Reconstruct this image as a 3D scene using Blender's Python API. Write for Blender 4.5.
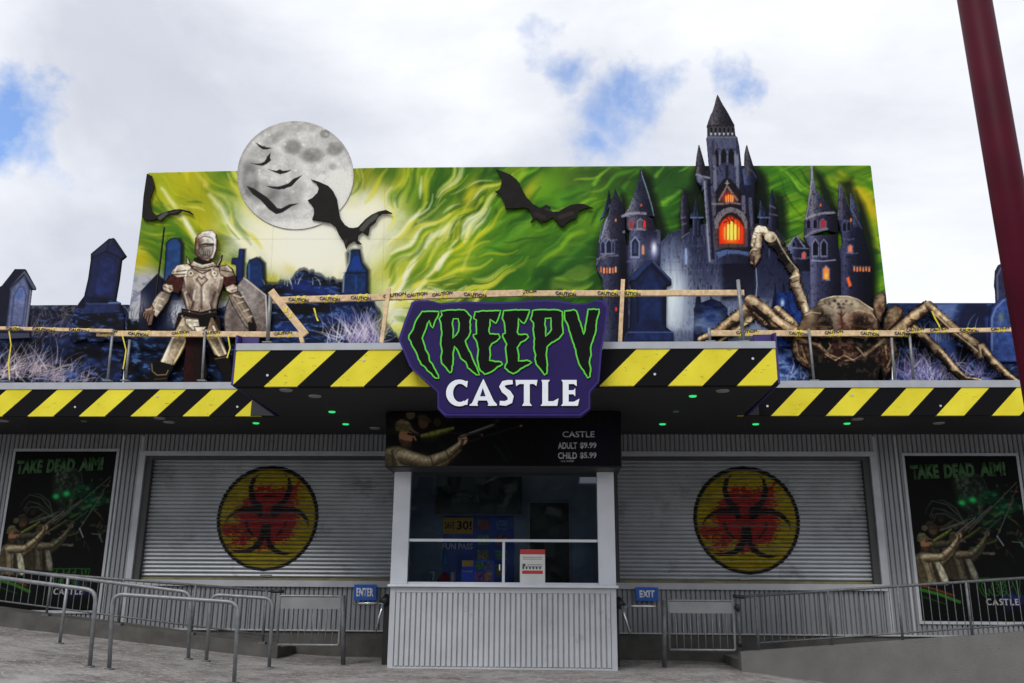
import bpy, bmesh, math, random
import numpy as np
from mathutils import Vector, Matrix
from mathutils.geometry import tessellate_polygon
R = math.radians
for _o in list(bpy.data.objects): bpy.data.objects.remove(_o)
S = bpy.context.scene
# ---------------------------------------------------------------- camera
F = 905.0; PITCH = R(15.5); YAW = R(2.5); ROLL = R(0.42)
W, H = 1024, 683
cam_d = bpy.data.cameras.new('camera'); cam = bpy.data.objects.new('camera', cam_d); S.collection.objects.link(cam)
cam_d.sensor_width = 36; cam_d.lens = F / W * 36; cam_d.clip_start = .1; cam_d.clip_end = 3000
CM = Matrix.Translation((0.55, 0, .98)) @ Matrix.Rotation(YAW, 4, 'Z') @ Matrix.Rotation(R(90) + PITCH, 4, 'X') @ Matrix.Rotation(ROLL, 4, 'Z')
cam.matrix_world = CM; S.camera = cam
# ---------------------------------------------------------------- sky and clouds
SUN_EL, SUN_AZ = 50, 205          # azimuth clockwise from +Y (north): the sun is behind the camera, a little left
w = bpy.data.worlds.new('World'); S.world = w; w.use_nodes = True
nt = w.node_tree; nt.nodes.clear(); N = nt.nodes.new; LK = nt.links.new
sky = N('ShaderNodeTexSky'); sky.sky_type = 'NISHITA'; sky.sun_disc = False
sky.sun_elevation = R(SUN_EL); sky.sun_rotation = R(SUN_AZ)
tc = N('ShaderNodeTexCoord'); mp = N('ShaderNodeMapping'); mp.inputs['Scale'].default_value = (1.0, 1.0, 1.7); mp.inputs['Location'].default_value = (3.1, .4, 1.7)
LK(tc.outputs['Generated'], mp.inputs['Vector'])
def wn(scale, det, rough, dist=0):
    n = N('ShaderNodeTexNoise'); n.inputs['Scale'].default_value = scale; n.inputs['Detail'].default_value = det
    n.inputs['Roughness'].default_value = rough; n.inputs['Distortion'].default_value = dist
    LK(mp.outputs[0], n.inputs['Vector']); return n
def ramp(src, a, b, ca=(0,0,0,1), cb=(1,1,1,1)):
    r = N('ShaderNodeValToRGB'); r.color_ramp.elements[0].position = a; r.color_ramp.elements[1].position = b
    r.color_ramp.elements[0].color = ca; r.color_ramp.elements[1].color = cb; LK(src, r.inputs[0]); return r
n1 = wn(2.3, 9, .56, .35); n2 = wn(1.6, 8, .55, .4); n3 = wn(7.0, 6, .6, .2)
shade = ramp(n2.outputs['Fac'], .38, .60, (5.9, 6.2, 7.0, 1), (8.9, 9.1, 9.5, 1))
fine = ramp(n3.outputs['Fac'], .3, .7, (.95, .95, .96, 1), (1.03, 1.03, 1.03, 1))
mulc = N('ShaderNodeMix'); mulc.data_type = 'RGBA'; mulc.blend_type = 'MULTIPLY'; mulc.inputs['Factor'].default_value = 1
LK(shade.outputs[0], mulc.inputs[6]); LK(fine.outputs[0], mulc.inputs[7])
# openings of blue where the photograph shows them (directions on the sky dome)
def sky_dir(px, py):
    v = Vector(((px - W/2) / F, (H/2 - py) / F, -1)).normalized(); return CM.to_3x3() @ v
wrp = N('ShaderNodeTexNoise'); wrp.inputs['Scale'].default_value = 5.5; wrp.inputs['Detail'].default_value = 8; wrp.inputs['Roughness'].default_value = .62; LK(tc.outputs['Generated'], wrp.inputs['Vector'])
wv = N('ShaderNodeVectorMath'); wv.operation = 'MULTIPLY_ADD'; LK(wrp.outputs['Color'], wv.inputs[0]); wv.inputs[1].default_value = (.24, .24, .24); wv.inputs[2].default_value = (-.12, -.12, -.12)
wd_ = N('ShaderNodeVectorMath'); wd_.operation = 'ADD'; LK(tc.outputs['Generated'], wd_.inputs[0]); LK(wv.outputs[0], wd_.inputs[1])
gap = None
for (px, py, rad, st) in [(-8, 120, .085, 1.2), (22, 95, .05, 1.0), (615, 108, .065, .68), (592, 148, .055, .62), (735, 80, .06, .95), (640, 90, .05, .7), (585, 45, .05, .7), (20, 155, .06, .8), (560, 15, .05, .5)]:
    d = sky_dir(px, py)
    vm = N('ShaderNodeVectorMath'); vm.operation = 'DISTANCE'; LK(wd_.outputs[0], vm.inputs[0]); vm.inputs[1].default_value = d
    mr = N('ShaderNodeMapRange'); mr.interpolation_type = 'SMOOTHSTEP'; mr.inputs['From Min'].default_value = 0; mr.inputs['From Max'].default_value = rad
    mr.inputs['To Min'].default_value = st; mr.inputs['To Max'].default_value = 0; LK(vm.outputs['Value'], mr.inputs[0])
    if gap is None: gap = mr.outputs[0]
    else:
        ad = N('ShaderNodeMath'); ad.operation = 'MAXIMUM'; LK(gap, ad.inputs[0]); LK(mr.outputs[0], ad.inputs[1]); gap = ad.outputs[0]
hole = N('ShaderNodeMath'); hole.operation = 'MULTIPLY_ADD'; LK(n1.outputs['Fac'], hole.inputs[0]); hole.inputs[1].default_value = 1.6; hole.inputs[2].default_value = -.80
g2 = N('ShaderNodeMath'); g2.operation = 'ADD'; LK(gap, g2.inputs[0]); LK(hole.outputs[0], g2.inputs[1])
cov = ramp(g2.outputs[0], .22, .95, (1,1,1,1), (0.08,0.08,0.08,1))
bl = N('ShaderNodeMix'); bl.data_type = 'RGBA'; bl.blend_type = 'MULTIPLY'; bl.inputs['Factor'].default_value = 1; LK(sky.outputs[0], bl.inputs[6]); bl.inputs[7].default_value = (1.45, 1.8, 2.25, 1)
mx = N('ShaderNodeMix'); mx.data_type = 'RGBA'; LK(cov.outputs[0], mx.inputs['Factor']); LK(bl.outputs[2], mx.inputs[6]); LK(mulc.outputs[2], mx.inputs[7])
bg = N('ShaderNodeBackground'); bg.inputs['Strength'].default_value = .10; LK(mx.outputs[2], bg.inputs['Color'])
wo = N('ShaderNodeOutputWorld'); LK(bg.outputs[0], wo.inputs[0])
# ---------------------------------------------------------------- sun behind thin cloud
sd = bpy.data.lights.new('sun', 'SUN'); sd.energy = 1.6; sd.angle = R(20); sd.color = (1, .97, .93)
sun = bpy.data.objects.new('sun', sd); S.collection.objects.link(sun)
az, el = R(SUN_AZ), R(SUN_EL)
sdir = Vector((math.sin(az) * math.cos(el), math.cos(az) * math.cos(el), math.sin(el)))
sun.rotation_euler = sdir.to_track_quat('Z', 'Y').to_euler(); sun.location = (0, 0, 30)
# ---------------------------------------------------------------- exposure
S.view_settings.view_transform = 'Standard'; S.view_settings.look = 'None'; S.view_settings.gamma = 1; S.view_settings.exposure = 0.18
S.view_settings.use_curve_mapping = False
S.cycles.max_bounces = 6; S.cycles.diffuse_bounces = 3; S.cycles.glossy_bounces = 3; S.cycles.transparent_max_bounces = 8
S.cycles.use_denoising = True
# ---------------------------------------------------------------- helpers
C0 = np.array(CM.translation); M3 = np.array(CM.to_3x3())
def ray(px, py):
    px = np.asarray(px, float); py = np.asarray(py, float)
    v = np.stack([(px - W/2) / F, (H/2 - py) / F, -np.ones_like(px)], -1); return v @ M3.T
def PY(px, py, Y):                 # where the sight line through a pixel meets the upright plane y = Y
    d = ray(px, py); return C0 + d * ((Y - C0[1]) / d[..., 1])[..., None]
def P(px, py, Y): return Vector(PY(px, py, Y))
def PZ(px, py, z):
    d = ray(px, py); return Vector(C0 + d * ((z - C0[2]) / d[2]))
def X(px, py, Y): return P(px, py, Y).x
def Z(px, py, Y): return P(px, py, Y).z
def lin(c): 
    c = np.asarray(c, float); return np.where(c <= .04045, c / 12.92, ((c + .055) / 1.055) ** 2.4)
def zz(pts, ox, oy, s): return [(ox + a / s, oy + b / s) for a, b in pts]
MATS = {}
def mat(name, col, rough=.6, metal=0, var=.12, scale=8, bump=0, bscale=60, spec=.5, dirt=None):
    if name in MATS: return MATS[name]
    m = bpy.data.materials.new(name); m.use_nodes = True; t = m.node_tree; b = t.nodes['Principled BSDF']
    b.inputs['Roughness'].default_value = rough; b.inputs['Metallic'].default_value = metal; b.inputs['Specular IOR Level'].default_value = spec
    g = t.nodes.new('ShaderNodeNewGeometry'); n = t.nodes.new('ShaderNodeTexNoise'); n.inputs['Scale'].default_value = scale; n.inputs['Detail'].default_value = 6
    t.links.new(g.outputs['Position'], n.inputs['Vector'])
    r = t.nodes.new('ShaderNodeValToRGB'); r.color_ramp.elements[0].position = .3; r.color_ramp.elements[1].position = .7
    r.color_ramp.elements[0].color = [c * (1 - var) for c in col] + [1]; r.color_ramp.elements[1].color = [min(1, c * (1 + var)) for c in col] + [1]
    t.links.new(n.outputs['Fac'], r.inputs[0]); out = r.outputs[0]
    if dirt:                        # grime that has its own blotchy shape
        n2 = t.nodes.new('ShaderNodeTexNoise'); n2.inputs['Scale'].default_value = dirt[0]; n2.inputs['Detail'].default_value = 9; n2.inputs['Roughness'].default_value = .7
        t.links.new(g.outputs['Position'], n2.inputs['Vector'])
        r2 = t.nodes.new('ShaderNodeValToRGB'); r2.color_ramp.elements[0].position = dirt[1]; r2.color_ramp.elements[1].position = dirt[1] + .12
        t.links.new(n2.outputs['Fac'], r2.inputs[0])
        mxx = t.nodes.new('ShaderNodeMix'); mxx.data_type = 'RGBA'; t.links.new(r2.outputs[0], mxx.inputs['Factor']); t.links.new(out, mxx.inputs[6]); mxx.inputs[7].default_value = list(dirt[2]) + [1]
        out = mxx.outputs[2]
    t.links.new(out, b.inputs['Base Color'])
    if bump:
        n3 = t.nodes.new('ShaderNodeTexNoise'); n3.inputs['Scale'].default_value = bscale; n3.inputs['Detail'].default_value = 5; t.links.new(g.outputs['Position'], n3.inputs['Vector'])
        bp = t.nodes.new('ShaderNodeBump'); bp.inputs['Strength'].default_value = bump; bp.inputs['Distance'].default_value = .01; t.links.new(n3.outputs['Fac'], bp.inputs['Height']); t.links.new(bp.outputs[0], b.inputs['Normal'])
    MATS[name] = m; return m
def emis(name, col, st):
    m = bpy.data.materials.new(name); m.use_nodes = True; b = m.node_tree.nodes['Principled BSDF']; b.inputs['Base Color'].default_value = (*col, 1)
    b.inputs['Emission Color'].default_value = (*col, 1); b.inputs['Emission Strength'].default_value = st; return m
galv = mat('galvanised_steel', (.22, .23, .24), .5, .4, .22, 14, .15)
galv_old = mat('weathered_galvanised_tube', (.13, .135, .14), .55, .35, .25, 20, .15)
greymetal = mat('grey_painted_sheet', (.50, .52, .55), .45, .15, .07, 3, dirt=(5, .62, (.36, .37, .38)))
trimm = mat('grey_trim', (.42, .435, .46), .5, .1, .1, 4)
whitem = mat('white_aluminium', (.72, .75, .80), .4, 0, .05, 4)
blackm = mat('black_paint', (.012, .012, .013), .5, 0, .2, 6)
soffm = mat('soffit_panel', (.016, .016, .018), .7, 0, .15, 5)
concrete = mat('concrete', (.155, .150, .144), .9, 0, .12, 3, .6, 60, dirt=(28, .60, (.085, .082, .078)))
concdark = mat('damp_concrete', (.085, .082, .075), .9, 0, .3, 4, .5, 40, dirt=(2.5, .52, (.085, .075, .06)))
purple = mat('purple_acrylic', (.035, .018, .14), .5, 0, .12, 3)
purpside = mat('purple_edge', (.035, .02, .16), .5, 0, .1, 3, spec=.2)
lumber = mat('softwood_lumber', (.70, .50, .29), .75, 0, .25, 18, .3)
flashm = mat('metal_flashing', (.42, .44, .47), .4, .35, .08, 5)
steelshiny = mat('polished_steel', (.62, .63, .64), .22, .9, .05, 5)
maroon = mat('maroon_pole_paint', (.060, .0012, .011), .55, 0, .2, 3, .05, spec=.12)
def tag(o, label=None, cat=None, group=None, kind=None):
    if label: o['label'] = label
    if cat: o['category'] = cat
    if group: o['group'] = group
    if kind: o['kind'] = kind
    return o
def empty(name, loc, label, cat, group=None):
    o = bpy.data.objects.new(name, None); S.collection.objects.link(o); o.location = loc; return tag(o, label, cat, group)
def link(name, me, m, parent=None):
    o = bpy.data.objects.new(name, me); S.collection.objects.link(o)
    if m is not None: me.materials.append(m)
    if parent is not None:
        o.parent = parent
        q = parent; off = Vector((0, 0, 0))
        while q is not None: off += q.location; q = q.parent
        o.location = -off
    return o
class MB:
    def __init__(s): s.v = []; s.f = []; s.sm = []
    def add(s, vs, fs, smooth=False):
        k = len(s.v); s.v += [tuple(p) for p in vs]; s.f += [tuple(i + k for i in f) for f in fs]; s.sm += [smooth] * len(fs); return s
    def box(s, x0, x1, y0, y1, z0, z1):
        v = [(x, y, z) for x in (x0, x1) for y in (y0, y1) for z in (z0, z1)]
        return s.add(v, [(0,1,3,2), (4,6,7,5), (0,4,5,1), (2,3,7,6), (0,2,6,4), (1,5,7,3)])
    def bar(s, a, b, wd, dp, up=(0, 1, 0)):            # rectangular bar between two points; dp measured along up
        a = Vector(a); b = Vector(b); d = (b - a).normalized(); u = Vector(up); u = (u - d * u.dot(d)).normalized(); q = d.cross(u)
        v = [p + q * i * wd / 2 + u * j * dp / 2 for p in (a, b) for i, j in ((-1,-1), (1,-1), (1,1), (-1,1))]
        return s.add(v, [(3,2,1,0), (4,5,6,7), (0,1,5,4), (1,2,6,5), (2,3,7,6), (3,0,4,7)])
    def tube(s, pts, r, n=10, caps=True):
        pts = [Vector(p) for p in pts]; rings = []; L = len(pts); prev = None
        rr = r if isinstance(r, (list, tuple)) else [r] * L
        for i, p in enumerate(pts):
            d = (pts[min(i + 1, L - 1)] - pts[max(i - 1, 0)]).normalized()
            if prev is None: u = d.orthogonal().normalized()
            else: u = (prev - d * prev.dot(d)).normalized()
            prev = u; q = d.cross(u)
            rings.append([p + (u * math.cos(2*math.pi*k/n) + q * math.sin(2*math.pi*k/n)) * rr[i] for k in range(n)])
        fs = [(i*n + k, i*n + (k+1) % n, (i+1)*n + (k+1) % n, (i+1)*n + k) for i in range(L-1) for k in range(n)]
        s.add([p for rg in rings for p in rg], fs, True)
        if caps:
            k = len(s.v) - L*n; s.f.append(tuple(range(k + n - 1, k - 1, -1))); s.f.append(tuple(range(k + (L-1)*n, k + L*n))); s.sm += [False, False]
        return s
    def prism(s, outer, holes, y0, y1, fx=None):       # outline in x,z; front face at y0, back at y1
        loops = [[Vector((a, b, 0)) for a, b in outer]] + [[Vector((a, b, 0)) for a, b in h] for h in holes]
        tris = tessellate_polygon(loops); fl = [p for l in loops for p in l]; n = len(fl)
        v = [(p.x, y0, p.y) for p in fl] + [(p.x, y1, p.y) for p in fl]
        f = []
        for t in tris:
            a, b, c = (fl[i] for i in t)
            if (b - a).cross(c - a).z < 0: t = (t[0], t[2], t[1])
            f.append(tuple(t)); f.append(tuple(i + n for i in reversed(t)))
        k = 0
        for l in loops:
            m = len(l)
            for i in range(m): f.append((k + i, k + n + i, k + n + (i+1) % m, k + (i+1) % m))
            k += m
        return s.add(v, f)
    def build(s, name, m, parent=None, bevel=0):
        me = bpy.data.meshes.new(name); me.from_pydata(s.v, [], s.f); me.update()
        me.polygons.foreach_set('use_smooth', s.sm)
        bm = bmesh.new(); bm.from_mesh(me); bmesh.ops.recalc_face_normals(bm, faces=bm.faces)
        if bevel: bmesh.ops.bevel(bm, geom=bm.edges[:], offset=bevel, segments=1, affect='EDGES')
        bm.to_mesh(me); bm.free(); return link(name, me, m, parent)
def arc_path(pts, r=.12, n=6):       # round the inner corners of a path
    pts = [Vector(p) for p in pts]; out = [pts[0]]
    for i in range(1, len(pts) - 1):
        a, b, c = pts[i-1], pts[i], pts[i+1]; p = b + (a - b).normalized() * r; q = b + (c - b).normalized() * r
        for k in range(n + 1):
            t = k / n; out.append(p * (1-t)**2 + b * 2*t*(1-t) + q * t*t)
    return out + [pts[-1]]
def corr(mb, x0, x1, z0, z1, Y, pitch=.072, dep=.030, phase=0):   # ribbed sheet, ribs upright
    xs = []; k = math.floor((x0 - phase) / pitch)
    pr = [(0, 0), (.17, 0), (.25, .93), (.40, 1), (.80, 1), (.93, .93)]
    pts = [(x0, None)]
    while phase + k * pitch < x1:
        for a, b in pr:
            x = phase + (k + a) * pitch
            if x0 < x < x1: pts.append((x, b))
        k += 1
    pts.append((x1, None)); b0 = pts[1][1] if len(pts) > 2 else 0; pts[0] = (x0, b0); pts[-1] = (x1, pts[-2][1])
    v = []; f = []
    for x, b in pts: v += [(x, Y - b * dep, z0), (x, Y - b * dep, z1)]
    for i in range(len(pts) - 1): f.append((2*i, 2*i+2, 2*i+3, 2*i+1))
    mb.add(v, f)
def text(body, name, m, x0, x1, z0, z1, Y, parent, th=.004, off=0, slant=0, align=None):
    cu = bpy.data.curves.new(name, 'FONT'); cu.body = body; cu.size = 1; cu.offset = off; cu.resolution_u = 3
    o = bpy.data.objects.new(name, cu); S.collection.objects.link(o)
    dg = bpy.context.evaluated_depsgraph_get(); me = bpy.data.meshes.new_from_object(o.evaluated_get(dg)); bpy.data.objects.remove(o); bpy.data.curves.remove(cu)
    n = len(me.vertices); a = np.zeros(n * 3); me.vertices.foreach_get('co', a); a = a.reshape(-1, 3)
    mn, mxv = a[:, :2].min(0), a[:, :2].max(0); u = (a[:, 0] - mn[0]) / (mxv[0] - mn[0]); v = (a[:, 1] - mn[1]) / (mxv[1] - mn[1])
    x = x0 + u * (x1 - x0) ; z = z0 + v * (z1 - z0) + slant * (x - x0)
    me.vertices.foreach_set('co', np.stack([x, np.full(n, Y), z], 1).ravel()); me.name = name; me.materials.clear(); me.update()
    bm = bmesh.new(); bm.from_mesh(me)
    r = bmesh.ops.extrude_face_region(bm, geom=bm.faces[:]); vs = [e for e in r['geom'] if isinstance(e, bmesh.types.BMVert)]
    bmesh.ops.translate(bm, verts=vs, vec=(0, -th, 0)); bmesh.ops.recalc_face_normals(bm, faces=bm.faces); bm.to_mesh(me); bm.free()
    return link(name, me, m, parent)
def vn(x, y, seed):                # value noise
    rng = np.random.RandomState(seed); T = rng.rand(64, 64)
    xi = np.floor(x).astype(int); yi = np.floor(y).astype(int); fx = x - xi; fy = y - yi; fx = fx*fx*(3-2*fx); fy = fy*fy*(3-2*fy)
    a = T[yi % 64, xi % 64]; b = T[yi % 64, (xi+1) % 64]; c = T[(yi+1) % 64, xi % 64]; d = T[(yi+1) % 64, (xi+1) % 64]
    return (a*(1-fx) + b*fx)*(1-fy) + (c*(1-fx) + d*fx)*fy
def fbm(x, y, seed=0, o=4):
    t = 0; a = .5; s = 0
    for k in range(o): t = t + a * vn(x, y, seed + k*7); s += a; a *= .5; x = x*2.03 + 5; y = y*2.03 + 9
    return t / s
def ss(a, b, x): t = np.clip((x - a) / (b - a), 0, 1); return t*t*(3-2*t)
def chaikin(p, n=2):
    for _ in range(n): p = [q for i in range(len(p)) for q in ((.75*p[i][0]+.25*p[(i+1)%len(p)][0], .75*p[i][1]+.25*p[(i+1)%len(p)][1]), (.25*p[i][0]+.75*p[(i+1)%len(p)][0], .25*p[i][1]+.75*p[(i+1)%len(p)][1]))]
    return p
class Canvas:                       # small painting kit for printed artwork; units are pixels of the artwork
    def __init__(s, x0, y0, x1, y1, sc, col=(0, 0, 0), a=0.0):
        s.sc = sc; s.nx = int((x1-x0)*sc) + 1; s.ny = int((y1-y0)*sc) + 1
        s.xs = np.linspace(x0, x1, s.nx); s.ys = np.linspace(y0, y1, s.ny); s.X, s.Y = np.meshgrid(s.xs, s.ys)
        s.c = np.zeros((s.ny, s.nx, 3)) + np.array(col) / 255.; s.a = np.full((s.ny, s.nx), float(a)); s.clip = None
    def win(s, x0, y0, x1, y1):
        i0 = np.searchsorted(s.xs, x0); i1 = np.searchsorted(s.xs, x1); j0 = np.searchsorted(s.ys, y0); j1 = np.searchsorted(s.ys, y1)
        return (slice(j0, j1), slice(i0, i1))
    def put(s, sl, m, col, keep=False):
        if m.size == 0: return
        if s.clip is not None: m = m * s.clip[sl]
        if keep: m = m * s.a[sl]
        c = np.asarray(col, float) / 255.; a0 = s.a[sl]; an = m + a0 * (1 - m)
        s.c[sl] = np.where(an[..., None] > 1e-4, (c * m[..., None] + s.c[sl] * (a0 * (1-m))[..., None]) / np.maximum(an, 1e-4)[..., None], s.c[sl])
        s.a[sl] = an
    def sdf(s, pts, sl):
        x = s.X[sl]; y = s.Y[sl]; d = np.full(x.shape, 1e9); ins = np.zeros(x.shape, bool); n = len(pts)
        for i in range(n):
            ax, ay = pts[i]; bx, by = pts[(i+1) % n]; ex, ey = bx-ax, by-ay; L = ex*ex + ey*ey + 1e-9
            t = np.clip(((x-ax)*ex + (y-ay)*ey) / L, 0, 1); d = np.minimum(d, (x-ax-t*ex)**2 + (y-ay-t*ey)**2)
            cnd = ((ay > y) != (by > y)); xi = ax + (y - ay) * ex / (ey if abs(ey) > 1e-9 else 1e-9); ins ^= cnd & (x < xi)
        return np.where(ins, -1, 1) * np.sqrt(d)
    def poly(s, pts, col, soft=1., al=1., keep=False, grad=None, tex=0, tsc=.35, edge=None, ts=1):
        # grad = (x0,y0,x1,y1,col2); tex = strength of a mottle; edge = (colour, width) of a rim
        p = np.array(pts, float); q = soft + 1; sl = s.win(p[:,0].min()-q, p[:,1].min()-q, p[:,0].max()+q, p[:,1].max()+q)
        if s.X[sl].size == 0: return
        d = s.sdf(pts, sl); m = np.clip(.5 - d / soft, 0, 1) * al
        c = np.zeros(d.shape + (3,)) + np.array(col, float)
        if grad:
            x0, y0, x1, y1, c2 = grad; t = np.clip(((s.X[sl]-x0)*(x1-x0) + (s.Y[sl]-y0)*(y1-y0)) / ((x1-x0)**2 + (y1-y0)**2), 0, 1)[..., None]
            c = c * (1-t) + np.array(c2, float) * t
        if tex: c = c * (1 + tex * (fbm(s.X[sl]*tsc, s.Y[sl]*tsc*ts, 3, 4) - .5)[..., None] * 2)
        if edge: 
            e = np.clip(1 + d / edge[1], 0, 1)[..., None]; c = c * (1-e) + np.array(edge[0], float) * e
        s.put(sl, m, np.clip(c, 0, 255), keep)
    def stroke(s, pts, wd, col, soft=1., al=1., keep=False, rnd=None, tex=0, col2=None):
        p = np.array(pts, float); ws = np.array(wd, float) if hasattr(wd, '__len__') else np.full(len(p), float(wd))
        q = ws.max() + soft + 1; sl = s.win(p[:,0].min()-q, p[:,1].min()-q, p[:,0].max()+q, p[:,1].max()+q); x = s.X[sl]; y = s.Y[sl]
        if x.size == 0: return
        best = np.full(x.shape, 1e9); side = np.zeros(x.shape)
        for i in range(len(p) - 1):
            ax, ay = p[i]; bx, by = p[i+1]; ex, ey = bx-ax, by-ay; L = ex*ex + ey*ey + 1e-9
            t = np.clip(((x-ax)*ex + (y-ay)*ey) / L, 0, 1); d = np.hypot(x-ax-t*ex, y-ay-t*ey); hw = (ws[i]*(1-t) + ws[i+1]*t) / 2
            sg = ((x-ax)*ey - (y-ay)*ex) / math.sqrt(L) / np.maximum(hw, .1); k = (d - hw) < best
            best = np.where(k, d - hw, best); side = np.where(k, sg, side)
        m = np.clip(.5 - best / soft, 0, 1) * al; c = np.zeros(x.shape + (3,)) + np.array(col, float)
        if rnd: # limb modelling: lit edge colour rnd[0] on one side, dark rnd[1] on the other
            t = np.clip(side * .5 + .5, 0, 1)[..., None]; hi = np.exp(-((t - .68) / .2)**2); dk = np.clip(1 - t*2.2, 0, 1) + .6 * np.clip((t-.88)*8, 0, 1)
            c = c * (1-hi) + np.array(rnd[0], float) * hi; c = c * (1-np.clip(dk,0,1)) + np.array(rnd[1], float) * np.clip(dk,0,1)
        if tex: c = c * (1 + tex * (fbm(x*.5, y*.5, 5, 4) - .5)[..., None] * 2)
        s.put(sl, m, np.clip(c, 0, 255), keep)
    def blob(s, cx, cy, rx, ry, col, al=1., keep=False, pw=1., rot=0):
        q = 2.6 * max(rx, ry); sl = s.win(cx - q, cy - q, cx + q, cy + q)
        dx = s.X[sl] - cx; dy = s.Y[sl] - cy; c, n = math.cos(rot), math.sin(rot); u = dx*c + dy*n; v = -dx*n + dy*c
        s.put(sl, np.exp(-((u/rx)**2 + (v/ry)**2)**pw) * al, col, keep)
    def ell(s, cx, cy, rx, ry, col, al=1, keep=False, soft=1.):
        s.poly([(cx + rx*math.cos(t), cy + ry*math.sin(t)) for t in np.linspace(0, 2*math.pi, 28, endpoint=False)], col, soft, al, keep)
    def punch(s, k, mid=.42): s.c = np.clip((s.c - mid) * k + mid, 0, 1)
    def mix(s, m, col, keep=True):
        s.put((slice(None), slice(None)), m, col, keep)
ARTK = .92
def art_material(name, rough=.6, grain=.05):
    if name in MATS: return MATS[name]
    m = bpy.data.materials.new(name); m.use_nodes = True; t = m.node_tree; b = t.nodes['Principled BSDF']; b.inputs['Roughness'].default_value = rough; b.inputs['Specular IOR Level'].default_value = .12
    a = t.nodes.new('ShaderNodeVertexColor'); a.layer_name = 'ink'; g = t.nodes.new('ShaderNodeNewGeometry')
    n = t.nodes.new('ShaderNodeTexNoise'); n.inputs['Scale'].default_value = 90; n.inputs['Detail'].default_value = 3; t.links.new(g.outputs['Position'], n.inputs['Vector'])
    mr = t.nodes.new('ShaderNodeMapRange'); mr.inputs['From Min'].default_value = .3; mr.inputs['From Max'].default_value = .7; mr.inputs['To Min'].default_value = 1 - grain*2; mr.inputs['To Max'].default_value = 1 + grain*2; t.links.new(n.outputs['Fac'], mr.inputs[0])
    x = t.nodes.new('ShaderNodeVectorMath'); x.operation = 'SCALE'; t.links.new(a.outputs[0], x.inputs[0]); t.links.new(mr.outputs[0], x.inputs['Scale']); t.links.new(x.outputs[0], b.inputs['Base Color'])
    MATS[name] = m; return m
def sheet(cv, name, mapf, m, parent, thick=.03, k=ARTK, ydisp=None):
    a = cv.a; ny, nx = a.shape; X_ = cv.X.copy(); Y_ = cv.Y.copy()
    cellm = (a[:-1,:-1] + a[1:,:-1] + a[:-1,1:] + a[1:,1:]) / 4 > .5
    jj, ii = np.nonzero(cellm)
    v00 = jj*nx + ii; quads = np.stack([v00, v00+1, v00+nx+1, v00+nx], 1)
    # boundary vertices slide onto the outline
    gy, gx = np.gradient(a); pad = np.zeros((ny+1, nx+1), int); pad[1:-1, 1:-1] = cellm
    cnt = pad[:-1,:-1] + pad[1:,:-1] + pad[:-1,1:] + pad[1:,1:]; bnd = (cnt > 0) & (cnt < 4) & (a.min() < .5)
    g2 = gx**2 + gy**2; st = np.where(bnd & (g2 > 1e-3), (.5 - a) / np.maximum(g2, 1e-3), 0)
    sx = np.clip(st*gx, -.7, .7) / cv.sc; sy = np.clip(st*gy, -.7, .7) / cv.sc; X_ += sx; Y_ += sy
    used, inv = np.unique(quads.ravel(), return_inverse=True); q = inv.reshape(-1, 4)
    pos = mapf(X_.ravel()[used], Y_.ravel()[used])
    col = lin(np.clip(cv.c.reshape(-1, 3)[used], 0, 1)) * k * np.array([1.0, .985, .90]); n = len(used)
    # rim going back so that the board has a thickness
    e = np.concatenate([q[:, [0,1]], q[:, [1,2]], q[:, [2,3]], q[:, [3,0]]]); key = np.sort(e, 1); kk = key[:,0].astype(np.int64)*n + key[:,1]
    _, first, c_ = np.unique(kk, return_index=True, return_counts=True); be = e[first[c_ == 1]]
    bv, binv = np.unique(be.ravel(), return_inverse=True); be2 = binv.reshape(-1, 2) + n
    back = pos[bv].copy(); back[:, 1] += thick
    side = np.stack([be[:,1], be[:,0], be2[:,0], be2[:,1]], 1)
    pos = np.concatenate([pos, back]); col = np.concatenate([col, col[bv]*.5]); qs = np.concatenate([q, side])
    me = bpy.data.meshes.new(name); me.vertices.add(len(pos)); me.vertices.foreach_set('co', pos.astype(np.float32).ravel())
    me.loops.add(len(qs)*4); me.loops.foreach_set('vertex_index', qs[:, ::-1].astype(np.int32).ravel())
    me.polygons.add(len(qs)); me.polygons.foreach_set('loop_start', np.arange(len(qs), dtype=np.int32)*4)
    try: me.polygons.foreach_set('loop_total', np.full(len(qs), 4, dtype=np.int32))
    except Exception: pass
    me.update(calc_edges=True); at = me.color_attributes.new('ink', 'FLOAT_COLOR', 'POINT')
    at.data.foreach_set('color', np.concatenate([col, np.ones((len(col), 1))], 1).astype(np.float32).ravel())
    return link(name, me, m, parent)
# planes of the place (metres in front of the camera)
YW, YS, YC, YB, YM, YSIGN = 14.2, 12.6, 10.86, 12.6, 12.9, 10.62

ZS = Z(512, 414.3, YS); YC = PZ(512, 385.6, ZS).y; YSIGN = YC - .24              # underside of the canopy
# ================================================================ the ground
def ground_h(x, y):
    x = np.asarray(x, float); y = np.asarray(y, float)
    l = np.logaddexp(0, (-x - 2.9) * 4) / 4 * .10; r = -np.logaddexp(0, (x - 3.0) * 4) / 4 * .13
    s = np.clip(y - 12.2, -2, 2) * .02 + np.minimum(y - 10.4, 0) * .055
    return np.clip(np.clip(l, 0, 1.6) + np.clip(r, -1.4, 0) + s * 1.0 , -1.9, 2.2) - .005
gm = bpy.data.materials.new('brick_pavers'); gm.use_nodes = True; t = gm.node_tree; b = t.nodes['Principled BSDF']; b.inputs['Roughness'].default_value = .85
g = t.nodes.new('ShaderNodeNewGeometry'); br = t.nodes.new('ShaderNodeTexBrick'); mpp = t.nodes.new('ShaderNodeMapping'); t.links.new(g.outputs['Position'], mpp.inputs[0]); mpp.inputs['Rotation'].default_value = (0, 0, R(45))
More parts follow.
